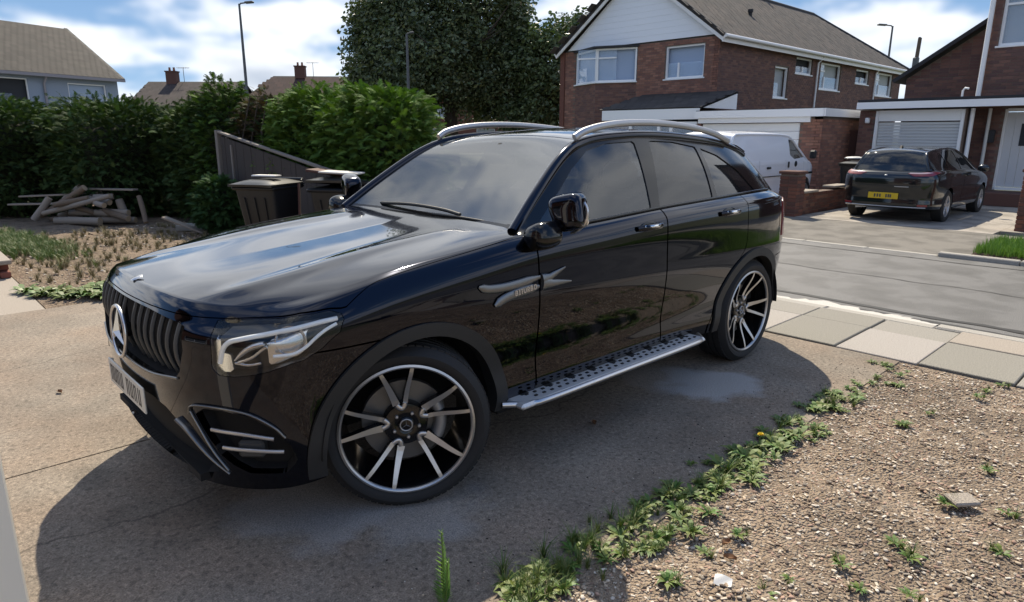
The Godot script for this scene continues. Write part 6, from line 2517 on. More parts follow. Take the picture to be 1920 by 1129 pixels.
func tree_limbs(o: Node3D, base: Vector3, h: float, spread: float, r0: float, seed_: int, m: String, count := 9) -> PackedVector3Array:
	var r := RandomNumberGenerator.new()
	r.seed = seed_
	var tr := MB.new()
	var trunk := V3([0, 0, 0, .05 * h * .2, h * .3, .03, -.03, h * .6, .05, .1, h, 0])
	tr.tube(smooth_path(trunk, 4), PackedFloat32Array([1.35 * r0, 1.1 * r0, r0, .95 * r0, .9 * r0, .82 * r0, .75 * r0, .66 * r0, .58 * r0, .5 * r0, .4 * r0, .3 * r0, .2 * r0]), 12, true)
	obj("trunk", tr, M[m], o)
	var tips := PackedVector3Array()
	for k in count:
		var a := TAU * k / count + r.randf_range(-.3, .3)
		var y0 := h * r.randf_range(.28, .75)
		var st := curve_at(trunk, clampf(y0 / h * 3.0, 0, 3))
		var el := r.randf_range(.25, 1.0)
		var ln := spread * r.randf_range(.65, 1.0)
		var d := Vector3(cos(a) * cos(el), sin(el), sin(a) * cos(el))
		var e := st + d * ln
		var mid := st.lerp(e, .5) + Vector3(0, .08 * ln, 0)
		var lm := MB.new()
		lm.tube(smooth_path(PackedVector3Array([st, mid, e]), 5), PackedFloat32Array([.42 * r0, .38 * r0, .34 * r0, .30 * r0, .27 * r0, .24 * r0, .20 * r0, .17 * r0, .13 * r0, .10 * r0, .06 * r0]), 8)
		for q in 3:
			var s2 := st.lerp(e, .45 + .2 * q) + Vector3(0, .05 * ln, 0)
			var d2 := (d + Vector3(r.randfn(), r.randfn() * .6 + .2, r.randfn()) * .6).normalized()
			lm.tube(PackedVector3Array([s2, s2 + d2 * ln * .25, s2 + d2 * ln * .45 + Vector3(0, .1, 0)]), PackedFloat32Array([.14 * r0, .09 * r0, .03 * r0]), 6)
			tips.append(s2 + d2 * ln * .45)
		tips.append(e)
		obj("limb", lm, M[m], o)
	return tips

func crown(o: Node3D, called: String, mesh: Mesh, count: int, lobes: Array, seed_: int, cols: Array, smin: float, smax: float, gap := .0) -> void:
	var r := RandomNumberGenerator.new()
	r.seed = seed_
	var f := FastNoiseLite.new()
	f.seed = seed_
	f.frequency = .45
	f.fractal_octaves = 3
	var xf := []
	var cs := []
	var tries := 0
	while xf.size() < count and tries < count * 12:
		tries += 1
		var L: Array = lobes[r.randi() % lobes.size()]
		var d := Vector3(r.randfn(), r.randfn(), r.randfn()).normalized()
		var rad := pow(r.randf(), .36)
		var p: Vector3 = L[0] + d * L[1] * rad
		var n := f.get_noise_3dv(p)
		if n < gap:
			continue
		if p.y < .1:
			continue
		xf.append(Transform3D(Basis(Vector3.UP, r.randf() * TAU) * Basis(Vector3.RIGHT, r.randf_range(-.9, .9)) * Basis().scaled(Vector3.ONE * r.randf_range(smin, smax)), p))
		var c: Color = cols[r.randi() % cols.size()]
		var t := r.randf_range(.75, 1.3)
		cs.append(Color(c.r * t, c.g * t, c.b * t))
	scatter(called, mesh, M["leaf"], xf, o, cs)

# a conifer hedge plant: sprays point outwards and droop
func conifer(called: String, label: String, at: Vector3, half: Vector3, count: int, seed_: int, cols: Array, category := "hedge", group := "") -> Node3D:
	var o := thing(called, label, category, at, 0.0, group)
	var r := RandomNumberGenerator.new()
	r.seed = seed_
	for k in 3:
		var tk := MB.new()
		var x := r.randf_range(-.5, .5) * half.x
		tk.tube(PackedVector3Array([Vector3(x, 0, 0), Vector3(x * 1.1, half.y * .9, r.randf_range(-.1, .1)), Vector3(x * 1.3, half.y * 1.7, r.randf_range(-.2, .2))]), PackedFloat32Array([.07, .05, .015]), 8)
		obj("trunk", tk, M["bark"], o)
	var f := FastNoiseLite.new()
	f.seed = seed_
	f.frequency = .9
	f.fractal_octaves = 3
	var xf := []
	var cs := []
	var e := 2.7 if seed_ >= 5 else 4.2
	for i in int(count * 5.2):
		var d := Vector3(r.randfn(), r.randfn(), r.randfn()).normalized()
		# a rounded box: push the direction out to its surface
		var s := pow(pow(absf(d.x), e) + pow(absf(d.y), e) + pow(absf(d.z), e), -1.0 / e)
		var wob := 1.0 + .26 * f.get_noise_3dv(d * 2.6 + at)
		var rad := lerpf(.50, 1.0, pow(r.randf(), .55)) * wob
		var p := d * s * rad * half + Vector3(0, half.y, 0)
		if p.y < .12:
			continue
		var out := (Vector3(d.x / half.x, d.y / half.y * .32 - .02, d.z / half.z).normalized() + Vector3(r.randfn(), r.randfn() * .8, r.randfn()) * .5).normalized()
		var side := Vector3.UP.cross(out)
		if side.length() < .05:
			side = Vector3.RIGHT
		side = side.normalized()
		var B := Basis(side, out.cross(side), out).rotated(out, r.randf_range(-.9, .9))
		xf.append(Transform3D(B.scaled(Vector3.ONE * r.randf_range(.26, .54)), p))
		var c: Color = cols[r.randi() % cols.size()]
		var t := r.randf_range(.75, 1.3)
		cs.append(Color(c.r * t, c.g * t, c.b * t))
	var k := xf.size() / 2
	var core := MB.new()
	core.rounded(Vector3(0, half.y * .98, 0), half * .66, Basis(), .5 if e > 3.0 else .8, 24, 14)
	obj("light_stop_core", core, M["light_stop_core"], o)  # solid dark core standing for inner twigs, added to stop light leaking through
	scatter("foliage", sprays[seed_ % 3], M["hedge_leaf"], xf, o, cs)
	return o

var sprays := []

func build_trees() -> void:
	tinted("bark", noise_tex(51, .05, [[0, .5, .5, .5], [1, 1.4, 1.4, 1.4]], 4, 256), 2.0, .075, .060, .048, .95)
	mat("light_stop_core", .022, .024, .014, 1.0)
	var hl := mat("hedge_leaf", 1, 1, 1, .75)
	hl.vertex_color_use_as_albedo = true
	hl.metallic_specular = .25
	hl.backlight_enabled = true
	hl.backlight = lin(.18, .24, .04)
	var lf := mat("leaf", 1, 1, 1, .42)
	lf.vertex_color_use_as_albedo = true
	lf.backlight_enabled = true
	lf.backlight = lin(.16, .22, .04)
	sprays = [conifer_spray(1), conifer_spray(2), conifer_spray(3)]
	var green := [lin_c(.040, .070, .026), lin_c(.052, .085, .030), lin_c(.032, .058, .026)]
	# the big round tree over the road
	var t := thing("round_tree", "large dense round-crowned tree behind the hedge and the car roof", "tree", Vector3(-27.8, -.1, -22.9))
	var tips := tree_limbs(t, Vector3.ZERO, 8.0, 4.6, .42, 5, "bark", 11)
	var lobes := [[Vector3(-.3, 6.8, .3), 4.0], [Vector3(1.5, 5.6, -1.5), 2.7], [Vector3(-2.2, 5.2, 2.2), 2.9], [Vector3(0, 5.0, 2.2), 3.0], [Vector3(1.4, 9.3, -.8), 2.8], [Vector3(-1.6, 8.9, 1.4), 2.8], [Vector3(2.0, 7.4, -2.1), 1.7], [Vector3(-2.5, 7.3, 2.5), 1.9], [Vector3(1.9, 4.3, -2.0), 1.7], [Vector3(-2.9, 4.1, 3.0), 1.6], [Vector3(0, 5.4, -2.5), 3.0]]
	var clump := leaf_clump(11, .25, .20, 3)
	crown(t, "crown", clump, 7600, lobes, 12, [lin_c(.085, .115, .052), lin_c(.105, .135, .058), lin_c(.068, .092, .046), lin_c(.125, .140, .058)], .7, 1.4, -.13)
	# smaller tree against the gable
	var t2 := thing("small_tree", "smaller paler tree between the big round tree and the white gable", "tree", Vector3(-22.6, -.1, -26.8))
	tree_limbs(t2, Vector3.ZERO, 6.0, 3.0, .24, 8, "bark", 8)
	crown(t2, "crown", clump, 3800, [[Vector3(0, 5.2, 0), 2.5], [Vector3(.9, 6.6, -.9), 1.5], [Vector3(-1.3, 5.4, 1.3), 1.8], [Vector3(1.6, 4.2, -1.7), 1.8], [Vector3(-1.2, 3.0, 1.2), 1.9], [Vector3(1.3, 2.6, -1.4), 1.9]], 14, [lin_c(.10, .135, .055), lin_c(.12, .155, .06), lin_c(.08, .11, .05)], .7, 1.3, -.12)
	var t3 := thing("far_tree", "distant low tree behind the right end of the hipped roof house", "tree", Vector3(-24.5, -.1, -62))
	tree_limbs(t3, Vector3.ZERO, 4.0, 2.6, .22, 9, "bark", 6)
	crown(t3, "crown", clump, 1500, [[Vector3(0, 3.6, 0), 2.3], [Vector3(1.4, 3.0, -1.4), 1.8]], 15, green, 1.0, 1.7, -.2)
	# conifer hedge down the left side: five plants grown together
	var dark := [lin_c(.050, .088, .030), lin_c(.062, .104, .036), lin_c(.080, .118, .040), lin_c(.040, .068, .028)]
	var lively := [lin_c(.105, .185, .038), lin_c(.135, .215, .046), lin_c(.08, .15, .036)]
	var g := "conifers grown together as the left hedge"
	conifer("conifer", "dark conifer at the far left edge, behind the end of the stacked planks", Vector3(-15.9, -.1, .9), Vector3(1.3, 1.16, 1.2), 2600, 1, dark, "hedge", g)
	conifer("conifer", "dark conifer directly behind the left part of the log pile", Vector3(-14.0, -.1, -.5), Vector3(1.3, 1.17, 1.2), 2800, 2, dark, "hedge", g)
	conifer("conifer", "dark conifer directly behind the right part of the log pile", Vector3(-12.35, -.1, -2.15), Vector3(1.3, 1.14, 1.15), 2800, 3, dark, "hedge", g)
	conifer("conifer", "dark conifer right of the log pile, left of the fence post", Vector3(-10.9, -.1, -3.55), Vector3(1.3, 1.14, 1.0), 2800, 4, dark, "hedge", g)
	conifer("conifer", "conifer with long drooping sprays leaning over the fence post", Vector3(-9.75, -.1, -3.35), Vector3(.75, 1.28, .60), 1500, 5, lively + dark, "hedge", g)
	# front row behind the fence and bins
	var g2 := "conifers behind the fence panel"
	conifer("conifer", "sparse conifer with a brown dead patch above the sloping fence", Vector3(-8.35, -.1, -3.55), Vector3(.95, 1.16, .48), 1300, 6, [lin_c(.085, .058, .034), lin_c(.11, .08, .045), lin_c(.05, .085, .03), lin_c(.06, .05, .035)], "hedge", g2)
	conifer("conifer", "bright green conifer behind the left wheelie bin", Vector3(-6.85, -.1, -3.6), Vector3(1.1, 1.16, .60), 2300, 7, lively, "hedge", g2)
	conifer("conifer", "bright green bushy conifer at the right end of the hedge, beside the windscreen", Vector3(-5.15, -.1, -3.65), Vector3(1.2, 1.14, .62), 2500, 8, lively, "hedge", g2)
	conifer("conifer", "low young conifer growing at the foot of the fence post", Vector3(-8.2, -.05, -2.55), Vector3(.36, .46, .36), 420, 9, [lin_c(.05, .10, .035), lin_c(.06, .12, .045)], "shrub")
	# bare stems in the dead patch
	var st := thing("dead_branches", "bare brown branches sticking out of the dead patch in the hedge", "branches", Vector3(-8.3, 0, -3.2))
	for q in [[0.0, .55, .5, 2.05], [.35, .6, -.45, 1.95], [-.3, .7, .25, 2.2], [.6, 1.0, .9, 2.15]]:
		var mb := MB.new()
		mb.tube(PackedVector3Array([Vector3(q[0], q[1], 0), Vector3((q[0] + q[2]) / 2, (q[1] + q[3]) / 2 + .05, .12), Vector3(q[2], q[3], .05)]), PackedFloat32Array([.025, .02, .008]), 6)
		obj("branch", mb, M["bark"], st)

# ---------------------------------------------------------------- the garden left of the drive, plants, litter
func log_mesh(a: Vector3, b: Vector3, r: float) -> Array:
	var bark := MB.new()
	var d := (b - a)
	var m := a.lerp(b, .5) + Vector3(rng.randf_range(-.01, .01), rng.randf_range(-.01, .01), rng.randf_range(-.01, .01))
	bark.tube(smooth_path(PackedVector3Array([a, m, b]), 3), PackedFloat32Array([r * .95, r, r * 1.04, r, r * .98, r, r * .95]), 10, false)
	var ends := MB.new()
	for s in [-1.0, 1.0]:
		var e: Vector3 = b if s > 0 else a
		var z: Vector3 = d.normalized() * s
		var x: Vector3 = z.cross(Vector3.UP).normalized()
		var y: Vector3 = x.cross(z)
		for k in 12:
			var t0 := TAU * k / 12
			var t1 := TAU * (k + 1) / 12
			ends.flat(e + z * .004, e + z * .001 + (x * cos(t0) + y * sin(t0)) * r * .96, e + z * .001 + (x * cos(t1) + y * sin(t1)) * r * .96, z)
	return [bark, ends]

func weed_mesh(n: int, l: float, w: float, rise: float, seed_: int, jag := 0.0) -> ArrayMesh:
	# a rosette of bent leaves
	var r := RandomNumberGenerator.new()
	r.seed = seed_
	var mb := MB.new()
	for i in n:
		var a := TAU * i / n * 2.4 + r.randf_range(-.5, .5)
		var d := Vector3(cos(a), 0, sin(a))
		var s := Vector3(-d.z, 0, d.x)
		var ll := l * r.randf_range(.55, 1.2)
		var up := rise * r.randf_range(.5, 1.4)
		var prev_c := d * .006
		var prev_w := w * .25
		var k := r.randf_range(.8, 1.25)
		mb.col = Color(.06 * k + r.randf() * .06, .135 * k, .022)
		for q in 4:
			var x := (q + 1) / 4.0
			var c := d * ll * x + Vector3(0, up * sin(x * 2.3) * ll, 0)
			var ww := w * ll / l * (sin(PI * minf(x * .9 + .08, 1.0))) * (1.0 + (jag if q % 2 else -jag))
			if q == 3:
				ww = .0008
			var nn := Vector3.UP * .8 + d * .2
			mb.flat(prev_c - s * prev_w, prev_c + s * prev_w, c + s * ww, nn)
			mb.flat(prev_c - s * prev_w, c + s * ww, c - s * ww, nn)
			prev_c = c
			prev_w = ww
	return mb.mesh()

func grass_tuft(n: int, h: float, seed_: int) -> ArrayMesh:
	var r := RandomNumberGenerator.new()
	r.seed = seed_
	var mb := MB.new()
	for i in n:
		var a := r.randf() * TAU
		var d := Vector3(cos(a), 0, sin(a))
		var s := Vector3(-d.z, 0, d.x)
		var b := d * r.randf() * h * .18
		var hh := h * r.randf_range(.5, 1.15)
		var lean := r.randf_range(.15, .9)
		var k := r.randf()
		mb.col = Color(lerpf(.06, .17, k), lerpf(.14, .17, k), lerpf(.025, .05, k))
		var c0 := b
		var w0 := .0028
		for q in 3:
			var x := (q + 1) / 3.0
			var c1 := b + d * hh * lean * x * x + Vector3(0, hh * x * (1.0 - .25 * lean * x), 0)
			var w1 := .0026 * (1.0 - x) + .0003
			mb.flat(c0 - s * w0, c0 + s * w0, c1 + s * w1, d + Vector3.UP * .5)
			mb.flat(c0 - s * w0, c1 + s * w1, c1 - s * w1, d + Vector3.UP * .5)
			c0 = c1
			w0 = w1
	return mb.mesh()

func build_garden() -> void:
	mat("log_end", .42, .31, .20, .9)
	mat("log_bark", .17, .125, .09, .9)
	mat("old_plank", .27, .225, .185, .9)
	mat("pale_plank", .26, .22, .18, .85)
	mat("cream_paint", .80, .74, .62, .5)
	mat("fence_dark", .050, .040, .036, .85)
	mat("fence_edge", .21, .185, .165, .8)
	mat("red_brick", .23, .085, .06, .9)
	# log heap
	var logs := [[-11.48, 0.09, -0.45, -11.38, 0.47, -0.72, 0.060], [-11.49, 0.15, -0.56, -11.12, 0.57, -1.17, 0.050], [-11.53, 0.23, -0.74, -10.98, 0.65, -1.21, 0.060], [-11.14, 0.36, -0.73, -10.90, 0.47, -1.23, 0.050], [-11.40, 0.20, -0.59, -10.51, 0.52, -1.49, 0.045], [-11.63, 0.12, -0.87, -11.46, 0.18, -1.05, 0.050], [-11.43, 0.17, -0.99, -11.28, 0.08, -1.09, 0.045], [-11.11, 0.45, -1.27, -10.67, 0.39, -1.51, 0.055], [-11.20, 0.39, -1.16, -11.32, 0.12, -1.15, 0.040], [-10.98, 0.47, -1.33, -10.85, 0.48, -1.62, 0.060], [-10.89, 0.23, -1.45, -10.36, 0.11, -1.70, 0.060], [-10.79, 0.42, -1.69, -10.64, 0.06, -1.76, 0.070], [-10.33, 0.50, -1.91, -10.06, 0.05, -1.90, 0.045], [-11.64, 0.06, -0.73, -10.98, 0.05, -1.41, 0.040], [-11.52, 0.23, -0.82, -11.20, 0.53, -1.52, 0.050], [-11.10, 0.31, -1.04, -10.99, 0.19, -1.30, 0.050], [-10.72, 0.40, -1.29, -10.47, 0.36, -1.37, 0.050], [-11.60, 0.41, -0.98, -11.41, 0.65, -1.23, 0.050], [-11.3, .07, -.75, -10.6, .07, -1.3, .07], [-11.1, .06, -1.25, -10.5, .06, -1.85, .06], [-11.35, .19, -1.0, -10.8, .18, -1.5, .06], [-10.95, .20, -1.4, -10.5, .20, -1.75, .06]]
	for q in logs:
		var pr := log_mesh(Vector3(q[0], q[1], q[2]), Vector3(q[3], q[4], q[5]), q[6])
		var mid := Vector3((q[0] + q[3]) / 2, 0, (q[2] + q[5]) / 2)
		var o := thing("log", "weathered split log in the heap in front of the left hedge", "log", mid, 0.0, "logs heaped in front of the hedge")
		obj("bark", pr[0], M["log_bark"] if rng.randf() < .6 else M["old_plank"], o, Transform3D(Basis(), -mid))
		obj("cut_ends", pr[1], M["log_end"], o, Transform3D(Basis(), -mid))
	for q in [[-12.5, .44, -.45, -11.55, .50, -1.30, "upper weathered plank lying on the left part of the log heap"], [-12.4, .31, -.25, -11.6, .34, -.95, "lower weathered plank under the upper one, left of the log heap"], [-11.31, .61, -1.29, -10.45, .61, -1.9, "thin grey plank laid across the top right of the log heap"], [-8.65, .28, -1.80, -8.15, .03, -2.25, "pale board leaning on the soil right of the log heap"]]:
		var mb := MB.new()
		var a := Vector3(q[0], q[1], q[2])
		var b := Vector3(q[3], q[4], q[5])
		mb.bar(a - (a + b) / 2, b - (a + b) / 2, .13, .03, Vector3.UP, .004)
		tag(obj("plank", mb, M["old_plank"] if q[0] < -9 else M["pale_plank"], null, Transform3D(Basis(), (a + b) / 2)), q[6], "plank")
	var sl := MB.new()
	sl.box(Vector3.ZERO, Vector3(.50, .10, .34), Basis(), .012)
	tag(obj("stone_slab", sl, M["slab_a"], null, Transform3D(Basis(Vector3.UP, .7), Vector3(-8.75, .06, -2.30))), "grey stone slab lying by the foot of the fence post", "slab")
	# sloping fence in front of the hedge
	var f := thing("fence_panel", "dark timber fence panel with a pale sloping top rail behind the wheelie bins", "fence", Vector3(-8.85, 0, -2.9))
	var W := 4.65
	for k in 31:
		var x0 := .10 + .15 * k
		var h0 := 1.57 - .135 * x0
		var mb := MB.new()
		mb.prism(V2([x0, .04, x0 + .146, .04, x0 + .146, h0 - .02, x0, h0]), .022, Transform3D(Basis(), Vector3(0, 0, rng.randf_range(-.004, .004))))
		obj("board", mb, M["fence_dark"], f)
	var tr := MB.new()
	tr.bar(Vector3(0, 1.63, .012), Vector3(W + .1, .995, .012), .07, .035, Vector3.UP, .005)
	obj("top_rail", tr, M["fence_edge"], f)
	var st := MB.new()
	st.box(Vector3(.55, .72, .035), Vector3(.05, 1.40, .03), Basis(), .004)
	obj("stile", st, M["fence_edge"], f)
	var br := MB.new()
	br.box(Vector3(W / 2, .32, .035), Vector3(W, .08, .03), Basis(), .004)
	obj("bottom_rail", br, M["fence_dark"], f)
	var po := MB.new()
	po.box(Vector3(-.03, .82, .01), Vector3(.10, 1.68, .10), Basis(), .008)
	obj("post", po, M["fence_edge"], f)
	var po2 := MB.new()
	po2.box(Vector3(.20, .80, -.03), Vector3(.24, 1.52, .03), Basis(), .004)
	obj("wide_board", po2, M["fence_dark"], f)
	var po3 := MB.new()
	po3.box(Vector3(W + .08, .5, .01), Vector3(.09, 1.0, .09), Basis(), .008)
	obj("post", po3, M["fence_dark"], f)
	var b1 := wheelie_bin(Vector3(-5.22, -.01, -2.10), .55, "black wheelie bin in front of the sloping fence, left of the pair", "bin_dark", "wheelie bins by the drive")
	var b2 := wheelie_bin(Vector3(-4.33, -.01, -2.63), .62, "black wheelie bin next to the windscreen, its lid propped up by a board", "bin_dark", "wheelie bins by the drive", .10)
	var lb := MB.new()
	lb.box(Vector3.ZERO, Vector3(.52, .03, .40), Basis(), .006)
	tag(obj("board", lb, M["red_timber"], null, Transform3D(Basis(Vector3.UP, .62) * Basis(Vector3(0, 0, 1), -.12), Vector3(-4.52, 1.135, -2.62))), "weathered brown board lying on the right-hand wheelie bin's lid", "board")
	var lb2 := MB.new()
	lb2.box(Vector3.ZERO, Vector3(.46, .02, .36), Basis(), .006)
	tag(obj("white_tray", lb2, M["white_plastic"], null, Transform3D(Basis(Vector3.UP, .75) * Basis(Vector3(0, 0, 1), -.05), Vector3(-4.16, 1.150, -2.55))), "shiny white tray lying upside down on the right-hand wheelie bin", "tray")
	var lb3 := MB.new()
	lb3.box(Vector3.ZERO, Vector3(.34, .025, .16), Basis(), .01)
	tag(obj("grey_plate", lb3, M["satin_silver"], null, Transform3D(Basis(Vector3.UP, .55), Vector3(-5.15, 1.085, -2.05))), "flat grey plate lying on the left-hand wheelie bin's lid", "tray")  # thin grey plate resting on the lid
	var pl := MB.new()
	pl.bar(Vector3(0, -.5, 0), Vector3(.05, .5, -.08), .10, .02)
	tag(obj("leaning_board", pl, M["red_timber"], null, Transform3D(Basis(Vector3(0, 0, 1), .12), Vector3(-4.78, .50, -2.22))), "reddish brown board standing between the two wheelie bins", "board")
	# brick step with a slab at the left edge
	var stp := thing("brick_step", "low red brick step topped with a concrete slab at the left edge", "step", Vector3(-6.9, 0, .62))
	for k in 7:
		for r in 2:
			var mb := MB.new()
			mb.box(Vector3(.62 - .23 * k - .11 * (r % 2), .035 + .075 * r, 0), Vector3(.215, .066, .10), Basis(), .005)
			obj("brick", mb, M["red_brick"], stp)
			if k < 2:
				var mb2 := MB.new()
				mb2.box(Vector3(.69, .035 + .075 * r, .17 + .22 * k), Vector3(.10, .066, .21), Basis(), .005)
				obj("brick", mb2, M["red_brick"], stp)
	var tp := MB.new()
	tp.box(Vector3(-.15, .175, .35), Vector3(1.75, .05, .85), Basis(), .008)
	obj("slab", tp, M["slab_d"], stp)
	# white upright at the lower left corner, close to the viewer
	var wp := thing("white_post", "white painted post close to the viewer at the lower left corner", "post", Vector3(.757, 0, 1.495))
	var wm := MB.new()
	wm.box(Vector3(0, 1.2, 0), Vector3(.16, 2.4, .16), Basis(Vector3.UP, .25), .008)
	obj("post", wm, M["cream_paint"], wp)
	var wc := MB.new()
	wc.box(Vector3(0, 2.43, 0), Vector3(.20, .05, .20), Basis(Vector3.UP, .25), .01)
	obj("cap", wc, M["upvc"], wp)

func build_small_things() -> void:
	# loose stone and bark chips covering the bed
	var tones := [lin_c(.33, .25, .18), lin_c(.43, .35, .26), lin_c(.19, .135, .10), lin_c(.52, .45, .36), lin_c(.13, .10, .08), lin_c(.36, .24, .18), lin_c(.58, .52, .44), lin_c(.29, .25, .20)]
	var r := RandomNumberGenerator.new()
	r.seed = 99
	var f := FastNoiseLite.new()
	f.seed = 3
	f.frequency = 1.6
	f.fractal_octaves = 4
	for v in 2:
		var pm := MB.new()
		if v == 0:
			pm.ellipsoid(Vector3.ZERO, Vector3(1, .42, .7), Basis(), 6, 4, wob_noise(), .9)
		else:
			pm.box(Vector3.ZERO, Vector3(1.9, .28, .8), Basis(Vector3.UP, .4), .12)
		var xf := []
		var cs := []
		for i in 38000:
			var x := 1.69 + pow(r.randf(), 1.15) * 4.6
			var z := r.randf_range(-3.64, 1.6)
			if x > 3.4 and z > -.5:
				continue
			if x < 1.76 + .05 * f.get_noise_2d(z * 3.0, 50.0) and r.randf() < .7:
				continue
			var y := -.006 + f.get_noise_2d(x, z) * .035 * clampf(minf(x - 1.70, z + 3.67) / .12, 0.0, 1.0)
			var s := .0038 + .0095 * pow(r.randf(), 2.6)
			xf.append(Transform3D(Basis(Vector3.UP, r.randf() * TAU) * Basis(Vector3.RIGHT, r.randf_range(-.4, .4)) * Basis().scaled(Vector3.ONE * s), Vector3(x, y + s * .25, z)))
			var c: Color = tones[r.randi() % tones.size()]
			var t := r.randf_range(.75, 1.25)
			cs.append(Color(c.r * t, c.g * t, c.b * t))
		var o := scatter("bark_chips" if v else "gravel", pm.mesh(), M["chips"], xf, null, cs)
		tag(o, "brown bark chips strewn over the bed at the lower right" if v else "small brown and buff stones covering the bed at the lower right", "chips" if v else "gravel")
	# crumbs and grit on the concrete, denser by the edge
	var gm := MB.new()
	gm.ellipsoid(Vector3.ZERO, Vector3(1, .5, .8), Basis(), 6, 4, wob_noise(), .9)
	var gx := []
	var gc := []
	for i in 900:
		var x := 1.70 - absf(r.randfn()) * .22
		var z := r.randf_range(-3.4, .9)
		gx.append(Transform3D(Basis(Vector3.UP, r.randf() * TAU) * Basis().scaled(Vector3.ONE * (.002 + .004 * pow(r.randf(), 3))), Vector3(x, .001, z)))
		var c: Color = tones[r.randi() % tones.size()] if r.randf() < .6 else Color(.04, .032, .028)
		gc.append(c)
	var grit := scatter("grit", gm.mesh(), M["chips"], gx, null, gc)
	tag(grit, "grit and crumbs of soil along the edge of the concrete drive", "grit")
	var gx2 := []
	var gc2 := []
	for i in 2600:
		var x := -4.3 - pow(r.randf(), 1.2) * 6.0
		var z := r.randf_range(-2.6, .5)
		gx2.append(Transform3D(Basis(Vector3.UP, r.randf() * TAU) * Basis().scaled(Vector3.ONE * (.006 + .02 * pow(r.randf(), 3))), Vector3(x, -.005 + r.randf() * .01, z)))
		gc2.append(tones[r.randi() % tones.size()])
	tag(scatter("soil_clods", gm.mesh(), M["chips"], gx2, null, gc2), "clods and stones lying on the bare soil left of the car", "soil")
	# weeds
	var ros := []
	for k in 4:
		ros.append(weed_mesh(13 + 2 * k, .085, .011, .35, 20 + k, .25))
	var tuf := []
	for k in 3:
		tuf.append(grass_tuft(34, .10, 30 + k))
	var edge := [[1.74, -3.44, .7], [1.76, -3.05, .8], [1.75, -2.70, .9], [1.70, -2.55, 1.0], [1.70, -2.36, 1.1], [1.73, -2.05, 1.0], [1.71, -1.87, 1.2], [1.70, -1.62, 1.3], [1.73, -1.40, 1.3], [1.71, -1.26, 1.2], [1.71, -1.11, 1.2], [1.71, -.93, 1.1], [1.72, -.80, 1.0], [1.70, -.67, 1.1], [1.71, -.56, 1.1], [1.69, -.45, 1.2], [1.68, -.29, 1.3], [1.67, -.20, 1.2], [1.66, -.08, 1.2], [1.64, .03, 1.2], [1.64, .14, 1.3]]
	for i in edge.size():
		var q: Array = edge[i]
		var sunny: bool = q[1] < -.75
		var w := thing("weed", "leafy green weed growing along the edge between concrete and gravel", "weed", Vector3(q[0], 0, q[1]), r.randf() * TAU, "weeds along the edge of the drive")
		for k in 13:
			var p := Vector3(r.randfn() * .06 + .01, 0, r.randf_range(-.14, .14))
			put("leaf_rosette" if r.randf() < (.8 if sunny else .45) else "grass_blades", ros[r.randi() % 4] if r.randf() < (.8 if sunny else .45) else tuf[r.randi() % 3], M["weed_leaf"], w, Transform3D(Basis(Vector3.UP, r.randf() * TAU).scaled(Vector3.ONE * q[2] * r.randf_range(.30, .80)), p))
	var bed := [[2.10, -2.46, 1.1], [2.15, -2.75, .7], [2.57, -2.18, .8], [2.51, -1.69, 1.0], [2.00, -.79, .8], [1.97, -.59, .8], [2.27, -.67, .6], [2.53, -1.13, 1.1], [2.46, -1.20, .9], [2.37, -.90, .9], [1.97, -.33, 1.1], [2.25, -.51, .9], [2.72, -1.79, .9], [2.28, -3.27, .8], [2.30, -3.42, .8], [2.34, -3.62, .8], [1.81, -.46, .8], [2.47, -.80, .7], [2.77, -1.43, .9], [2.05, -.15, .8], [2.6, -.9, .7], [3.0, -2.2, .8]]
	for q in bed:
		var w := thing("weed", "low green weed growing on its own in the gravel bed", "weed", Vector3(q[0], 0, q[1]), r.randf() * TAU, "weeds scattered over the gravel bed")
		put("leaf_rosette", ros[r.randi() % 4], M["weed_leaf"], w, Transform3D(Basis().scaled(Vector3.ONE * q[2] * .62), Vector3.ZERO))
		put("grass_blades", tuf[r.randi() % 3], M["weed_leaf"], w, Transform3D(Basis().scaled(Vector3.ONE * q[2] * .55), Vector3(.02, 0, .03)))
	var left := [[-5.0, .50, 1.4], [-4.9, .36, 1.5], [-4.69, .22, 1.6], [-4.62, .08, 2.0], [-4.50, -.02, 2.2], [-4.40, -.10, 2.2], [-5.05, -.28, 1.0], [-4.33, -.25, 1.6]]
	for q in left:
		var w := thing("weed", "bright green leafy weed at the left edge of the drive, left of the grille", "weed", Vector3(q[0], 0, q[1]), r.randf() * TAU, "weeds at the left edge of the drive")
		for k in 6:
			put("leaf_rosette", ros[r.randi() % 4], M["weed_leaf"], w, Transform3D(Basis(Vector3.UP, r.randf() * TAU).scaled(Vector3.ONE * q[2] * r.randf_range(.8, 1.3)), Vector3(r.randf_range(-.16, .16), 0, r.randf_range(-.16, .16))))
	# patch of grass by the logs and dry stalks on the soil
	var ga := []
	for i in 1500:
		var x := -9.2 + r.randfn() * .9
		var z := .25 + r.randfn() * .22 - (x + 9.2) * .18
		if z > .54:
			z = .54 - absf(r.randfn()) * .2
		ga.append(Transform3D(Basis(Vector3.UP, r.randf() * TAU).scaled(Vector3.ONE * r.randf_range(.7, 1.5)), Vector3(x, -.01, z)))
	tag(scatter("grass_patch", tuf[0], M["weed_leaf"], ga), "patch of rough green grass on the soil at the left edge, in front of the logs", "grass")
	var dry := mat("dry_leaf", .20, .17, .085, .8)
	var gb := []
	for i in 420:
		gb.append(Transform3D(Basis(Vector3.UP, r.randf() * TAU).scaled(Vector3.ONE * r.randf_range(.6, 1.5)), Vector3(r.randf_range(-9.8, -4.5), -.01, r.randf_range(-2.3, .4))))
	tag(scatter("dry_grass", tuf[1], dry, gb), "thin dry grass stalks on the bare soil left of the car", "dry grass")
